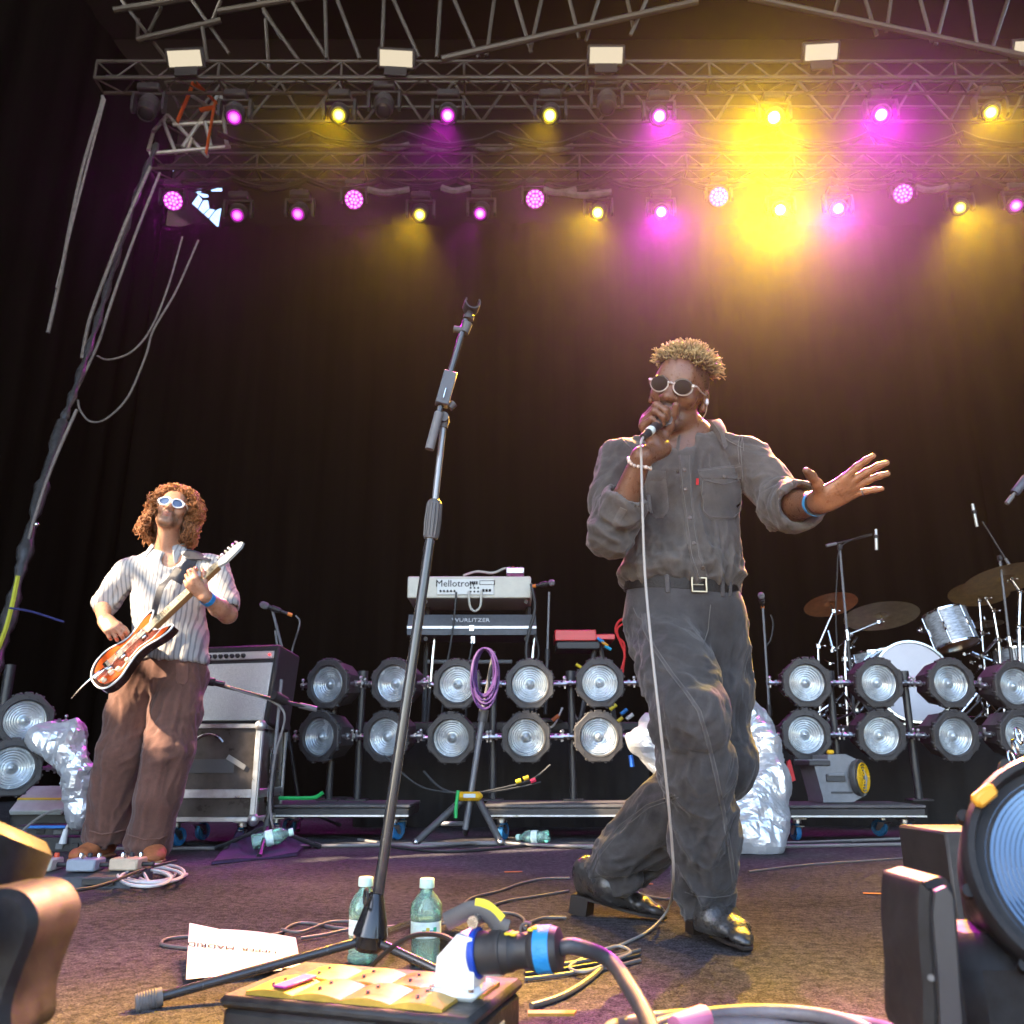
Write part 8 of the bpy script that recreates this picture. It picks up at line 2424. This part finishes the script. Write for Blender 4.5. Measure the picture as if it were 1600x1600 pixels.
# ================================================================== yellow hubbed tripod stand with the purple coil
TY = 5.2
hub = P(734, 1244, TY)
ts = empty('tripod_stand', Vector((hub.x, TY, 0)), label='grey tripod stand with yellow hub holding the purple cable coil', cat='stand')
GT = mat('stand_grey', (.16, .165, .18), .4, .3)
MB().cyl(P(727, 1296, TY), P(757, 1100, TY), .018, n=12).build('lower_tube', GT, ts, True)
MB().cyl(P(757, 1100, TY), P(772, 1018, TY), .013, n=12).build('upper_tube', DARK_GREY, ts, True)
MB().cyl(P(753, 1128, TY), P(757, 1108, TY), .03, n=12).build('collar', DARK_GREY, ts, True)
fa, fb_ = PZ(650, 1316, .02), PZ(782, 1316, .02)
MB().cyl(P(722, 1250, TY), fa, .02, n=10).build('leg', DARK_GREY, ts, True)
MB().cyl(P(748, 1250, TY), fb_, .02, n=10).build('leg', DARK_GREY, ts, True)
MB().cyl(P(735, 1250, TY + .1), Vector((hub.x - .05, TY + .55, .02)), .02, n=10).build('leg', DARK_GREY, ts, True)
for q in (fa, fb_): MB().sphere(q, .022, 10, 6).build('foot', STEEL, ts, True)
MB().cyl(P(690, 1287, TY + .1), P(728, 1287, TY + .05), .013, n=8).build('brace', GT, ts, True)
MB().box(hub, (.15, .10, .05), .02).build('hub', mat('yellow_hub', (.72, .42, .015), .4), ts, True)
MB().box(hub + Vector((0, -.052, .004)), (.07, .004, .022), .001).build('hub_label', mat('pale_sticker'), ts, True)
PUR = mat('purple_cable', (.085, .035, .14), .45)
pc_ = MB(); r_ = random.Random(4)
c1_, c2_ = P(757, 1040, TY - .07), P(757, 1058, TY - .07)
for k in range(11):
    rx, rz_ = r_.uniform(.058, .080), r_.uniform(.13, .185)
    dx, dz_ = r_.uniform(-.012, .012), r_.uniform(-.02, .01)
    topz = P(757, 1016, TY).z
    pc_.tube([Vector((c1_.x + dx + rx * math.cos(a), TY - .06 - .005 * k + .01 * math.sin(3 * a + k), topz - rz_ + dz_ * 0 + rz_ * math.sin(a))) for a in [2 * math.pi * i / 36 for i in range(36)]], .0062, 6, closed=True)
pc_.build('cable_coil', PUR, label='coil of purple cable hung on the tripod stand', cat='cable')
MB().tube(smooth_path([P(662, 1205, 5.6), P(690, 1232, 5.55), P(730, 1240, 5.5), P(780, 1232, 5.5), P(830, 1218, 5.5), P(860, 1195, 5.5)], 8), .007, 6).build('cable', CABLE_BLACK, label='slack black cable hanging under the lower lamp row', cat='cable')
MB().tube(smooth_path([P(600, 1180, 5.6), P(650, 1225, 5.55), P(700, 1238, 5.5), P(760, 1238, 5.5), P(820, 1228, 5.5), P(845, 1222, 5.5)], 8), .006, 6).build('cable', CABLE_BLACK, label='second slack black cable under the lower lamp row', cat='cable')
for (x, y, c, lb) in ((822, 1216, (.75, .45, .02), 'yellow tape band on the slack cable, nearer the fourth lamp column'), (810, 1221, (.75, .55, .02), 'yellow tape band on the slack cable, left one'), (833, 1220, (.6, .03, .08), 'red tape end on the slack cable'),):
    MB().cyl(P(x - 4, y + 1, 5.49), P(x + 4, y - 2, 5.49), .013, n=8).build('tape_band', mat('tb_%d' % x, c, .5), label=lb, cat='tape')
grn = mat('green_tape', (.02, .42, .10), .5)
MB().tube([P(716, 1235, 5.1), P(713, 1255, 5.1), P(712, 1278, 5.1)], .010, 6).build('green_strap', grn, label='green strap hanging beside the yellow hub', cat='strap')
MB().tube(smooth_path([P(436, 1247, 5.3), P(470, 1247, 5.3), P(492, 1246, 5.3), P(505, 1238, 5.3)], 4), .012, 6).build('green_strap', grn, label='green strap on the dolly behind the amplifier case', cat='strap')
MB().cyl(P(985, 1180, 5.6), P(988, 1198, 5.6), .016, n=8).build('blue_connector', mat('blue_conn', (.02, .12, .5), .4), label='blue connector hanging left of the silver foil', cat='connector')
for i, (x, y, c) in enumerate([(958, 1105, (.7, .55, .03)), (975, 1112, (.02, .2, .55)), (968, 1125, (.7, .5, .03)), (984, 1120, (.6, .6, .58)), (700, 1127, (.02, .2, .55)), (868, 1122, (.6, .15, .04))]):
    MB().cyl(P(x - 5, y + 4, 6.3), P(x + 5, y - 4, 6.3), .014, n=8).build('connector', mat('cn_%d' % i, c, .4), label=['yellow connector right of the fifth lamp column', 'blue connector right of the fifth lamp column', 'lower yellow connector right of the fifth lamp column', 'pale connector right of the fifth lamp column', 'blue connector behind the purple coil stand', 'orange connector between fourth and fifth lamp columns'][i], cat='connector')
r_ = random.Random(12)
for k in range(3):
    x = r_.uniform(860, 990); m_ = MB().tube(smooth_path([P(x, r_.uniform(1098, 1115), 6.35), P(x + r_.uniform(-20, 20), r_.uniform(1115, 1135), 6.35), P(x + r_.uniform(-30, 30), r_.uniform(1120, 1140), 6.35)], 5), .007, 5)
    m_.build('cable', [CABLE_BLACK, CABLE_GREY, mat('cable_white')][k % 3], label=['short black lead on the front of the keyboard riser', 'short grey lead on the front of the keyboard riser', 'short white lead on the front of the keyboard riser'][k % 3], cat='cable')

# ================================================================== big moving heads in the foreground
FGM = mat('foreground_housing', (.018, .0185, .020), .5, spec=.18, var=.4, vscale=30, rvar=.18, bump=.06, bscale=400)
# right: lens faces the camera's left
lc = P(1712, 1366, .98)
rg = empty('moving_head_light', Vector((lc.x + .05, 1.10, 0)), label='large moving head with fresnel lens tinted by blue sky reflection at the lower right', cat='stage light')
ld = Vector((-.30, -.88, .36)).normalized(); Fl = frame_z(ld)
LR = .112
MB().lathe([(LR * .70, -.26), (LR * .98, -.20), (LR * 1.13, -.06), (LR * 1.15, .0), (LR * 1.15, .022), (LR * 1.10, .030), (LR * 1.04, .030), (LR * 1.02, .012)], Fl, 48, lc).build('head', FGM, rg, True)
for k in range(10):
    a = 2 * math.pi * k / 10 + .2
    MB().cyl(lc + Fl @ Vector((LR * 1.16 * math.cos(a), LR * 1.16 * math.sin(a), .002)), lc + Fl @ Vector((LR * 1.16 * math.cos(a), LR * 1.16 * math.sin(a), .018)), .007, n=10).build('screw_lug', FGM, rg, True)
prof = []
for i in range(120):
    t = 1 - i / 119
    saw = (t * 24) % 1.0
    prof.append((max(LR * 1.02 * t, .0001), .020 - .012 * t * t + .0022 * saw))
FRES = bpy.data.materials.new('fresnel_glass'); FRES.use_nodes = True
_b = FRES.node_tree.nodes['Principled BSDF']
_b.inputs['Base Color'].default_value = (.07, .12, .19, 1); _b.inputs['Metallic'].default_value = .5; _b.inputs['Roughness'].default_value = .07; _b.inputs['Coat Weight'].default_value = 1.0; _b.inputs['Coat Roughness'].default_value = .03  # blue of the reflected sky put into the glass base colour
MB().lathe(prof, Fl, 96, lc, capends=False).build('fresnel_lens', FRES, rg, True, sharp=60)
# yoke arm in front-left of the head
ya = [P(1442, 1385, .86), P(1452, 1378, .86), P(1475, 1372, .86), P(1492, 1385, .86), P(1500, 1430, .86), P(1505, 1500, .86), P(1516, 1640, .86), P(1455, 1640, .86), P(1447, 1540, .86), P(1440, 1450, .86)]
def plate_arm(pts, Y0, depth, parent, bev=.007):
    pl_ = [(p.x, p.z) for p in smooth_path(pts, 4, closed=True)]
    if sum(pl_[i][0] * pl_[(i + 1) % len(pl_)][1] - pl_[(i + 1) % len(pl_)][0] * pl_[i][1] for i in range(len(pl_))) < 0: pl_ = pl_[::-1]
    return MB().prism(pl_, depth, XZ, (0, Y0 + depth, 0), bev).build('yoke_arm', FGM, parent, True)
plate_arm(ya, .86, .09, rg)
inner_ = [P(1462, 1392, .852), P(1478, 1385, .852), P(1488, 1398, .852), P(1494, 1470, .852), P(1505, 1640, .852), P(1472, 1640, .852), P(1466, 1520, .852), P(1458, 1430, .852)]
MB().prism([(p.x, p.z) for p in inner_][::-1], .006, Matrix(((1, 0, 0), (0, 0, 1), (0, 1, 0))), (0, .852, 0)).build('yoke_cover', mat('cover_grey', (.035, .037, .041), .35), rg, True)
MB().cyl(P(1455, 1528, .855), P(1455, 1528, .845), .003, n=10).build('screw', DARK_GREY, rg, True)
MB().box((lc.x + .08, 1.12, .04), (.34, .26, .08), .012).build('base', FGM, rg, True)
MB().box(P(1560, 1540, 1.05), (.16, .14, .12), .03).build('motor_housing', FGM, rg, True)
MB().box(P(1538, 1243, 1.0), (.030, .012, .016), .004, Matrix.Rotation(R(-35), 3, 'Y')).build('amber_tab', mat('amber_tab', (.65, .32, .03), .4), rg, True)
# left: head cut by the frame
lg = empty('moving_head_light', Vector((P(-40, 1500, .95).x, 1.0, 0)), label='large moving head catching yellow light at the lower left edge', cat='stage light')
c0 = P(-40, 1380, 1.0)
Fh = frame_z(Vector((.35, .25, .9)))
MB().lathe([(.0001, -.16), (.10, -.15), (.115, -.05), (.115, .05), (.10, .125), (.085, .135), (.0001, .135)], Fh, 40, P(-165, 1455, 1.02), capends=False).build('head', FGM, lg, True)
ya = [P(-110, 1480, .84), P(-50, 1402, .84), P(-20, 1392, .84), P(12, 1390, .84), P(38, 1402, .84), P(54, 1432, .84), P(50, 1465, .84), P(32, 1510, .84), P(12, 1570, .84), P(-2, 1640, .84), P(-110, 1640, .84)]
plate_arm(ya, .84, .085, lg)
MB().box(P(-20, 1398, .90), (.07, .05, .012), .004, Matrix.Rotation(R(-8), 3, 'Y')).build('top_plate', FGM, lg, True)
MB().lathe([(.022, -.05), (.026, -.04), (.026, .045), (.02, .052), (.0001, .052)], frame_z((.2, -.95, .2)), 32, P(-55, 1452, .84)).build('pivot_cap', mat('cover_grey'), lg, True)
MB().box(lg.location + Vector((-.12, 0, .04)), (.3, .26, .08), .012).build('base', FGM, lg, True)
# grey box standing behind the right moving head
a_, b_ = P(1455, 1300, 2.0), P(1520, 1385, 2.0)
gb = empty('monitor_box', ((a_.x + .13), 2.0, 0), label='dark brown box behind the right foreground lamp', cat='box')
MB().box((.02, .12, a_.z / 2), (.24, .24, a_.z), .006).build('cabinet', mat('box_brown', (.030, .027, .026), .55, var=.3, vscale=18), gb)
MB().box((.10, -.002, a_.z * .55), (.05, .006, a_.z * .5), .002).build('grille', BLACK_PLASTIC, gb)
# silver chain of clips at the right edge
sc2 = MB()
for k in range(5):
    sc2.torus(P(1592 - 6 * k, 1150 + 18 * k, 2.2), .016, .003, Matrix.Rotation(R(90 if k % 2 else 20), 3, 'Z') @ Matrix.Rotation(R(80), 3, 'X') @ Matrix.Diagonal((.6, 1.2, 1)), 16, 6)
sc2.build('chain', CHROME, label='short silver safety chain at the right edge above the lens', cat='chain')
# ================================================================== stage haze
hz = MB().box((.5, 4.7, 6.0), (24, 16.9, 14.7)).build('haze', None, kind='stuff', label='thin theatrical haze filling the stage')
hm = bpy.data.materials.new('haze'); hm.use_nodes = True
nt = hm.node_tree; nt.nodes.clear()
out = nt.nodes.new('ShaderNodeOutputMaterial'); pv = nt.nodes.new('ShaderNodeVolumePrincipled')
pv.inputs['Color'].default_value = (.95, .95, .95, 1)
pv.inputs['Density'].default_value = 0.0004
pv.inputs['Anisotropy'].default_value = 0.9
nt.links.new(pv.outputs[0], out.inputs['Volume'])
hz.data.materials.append(hm)
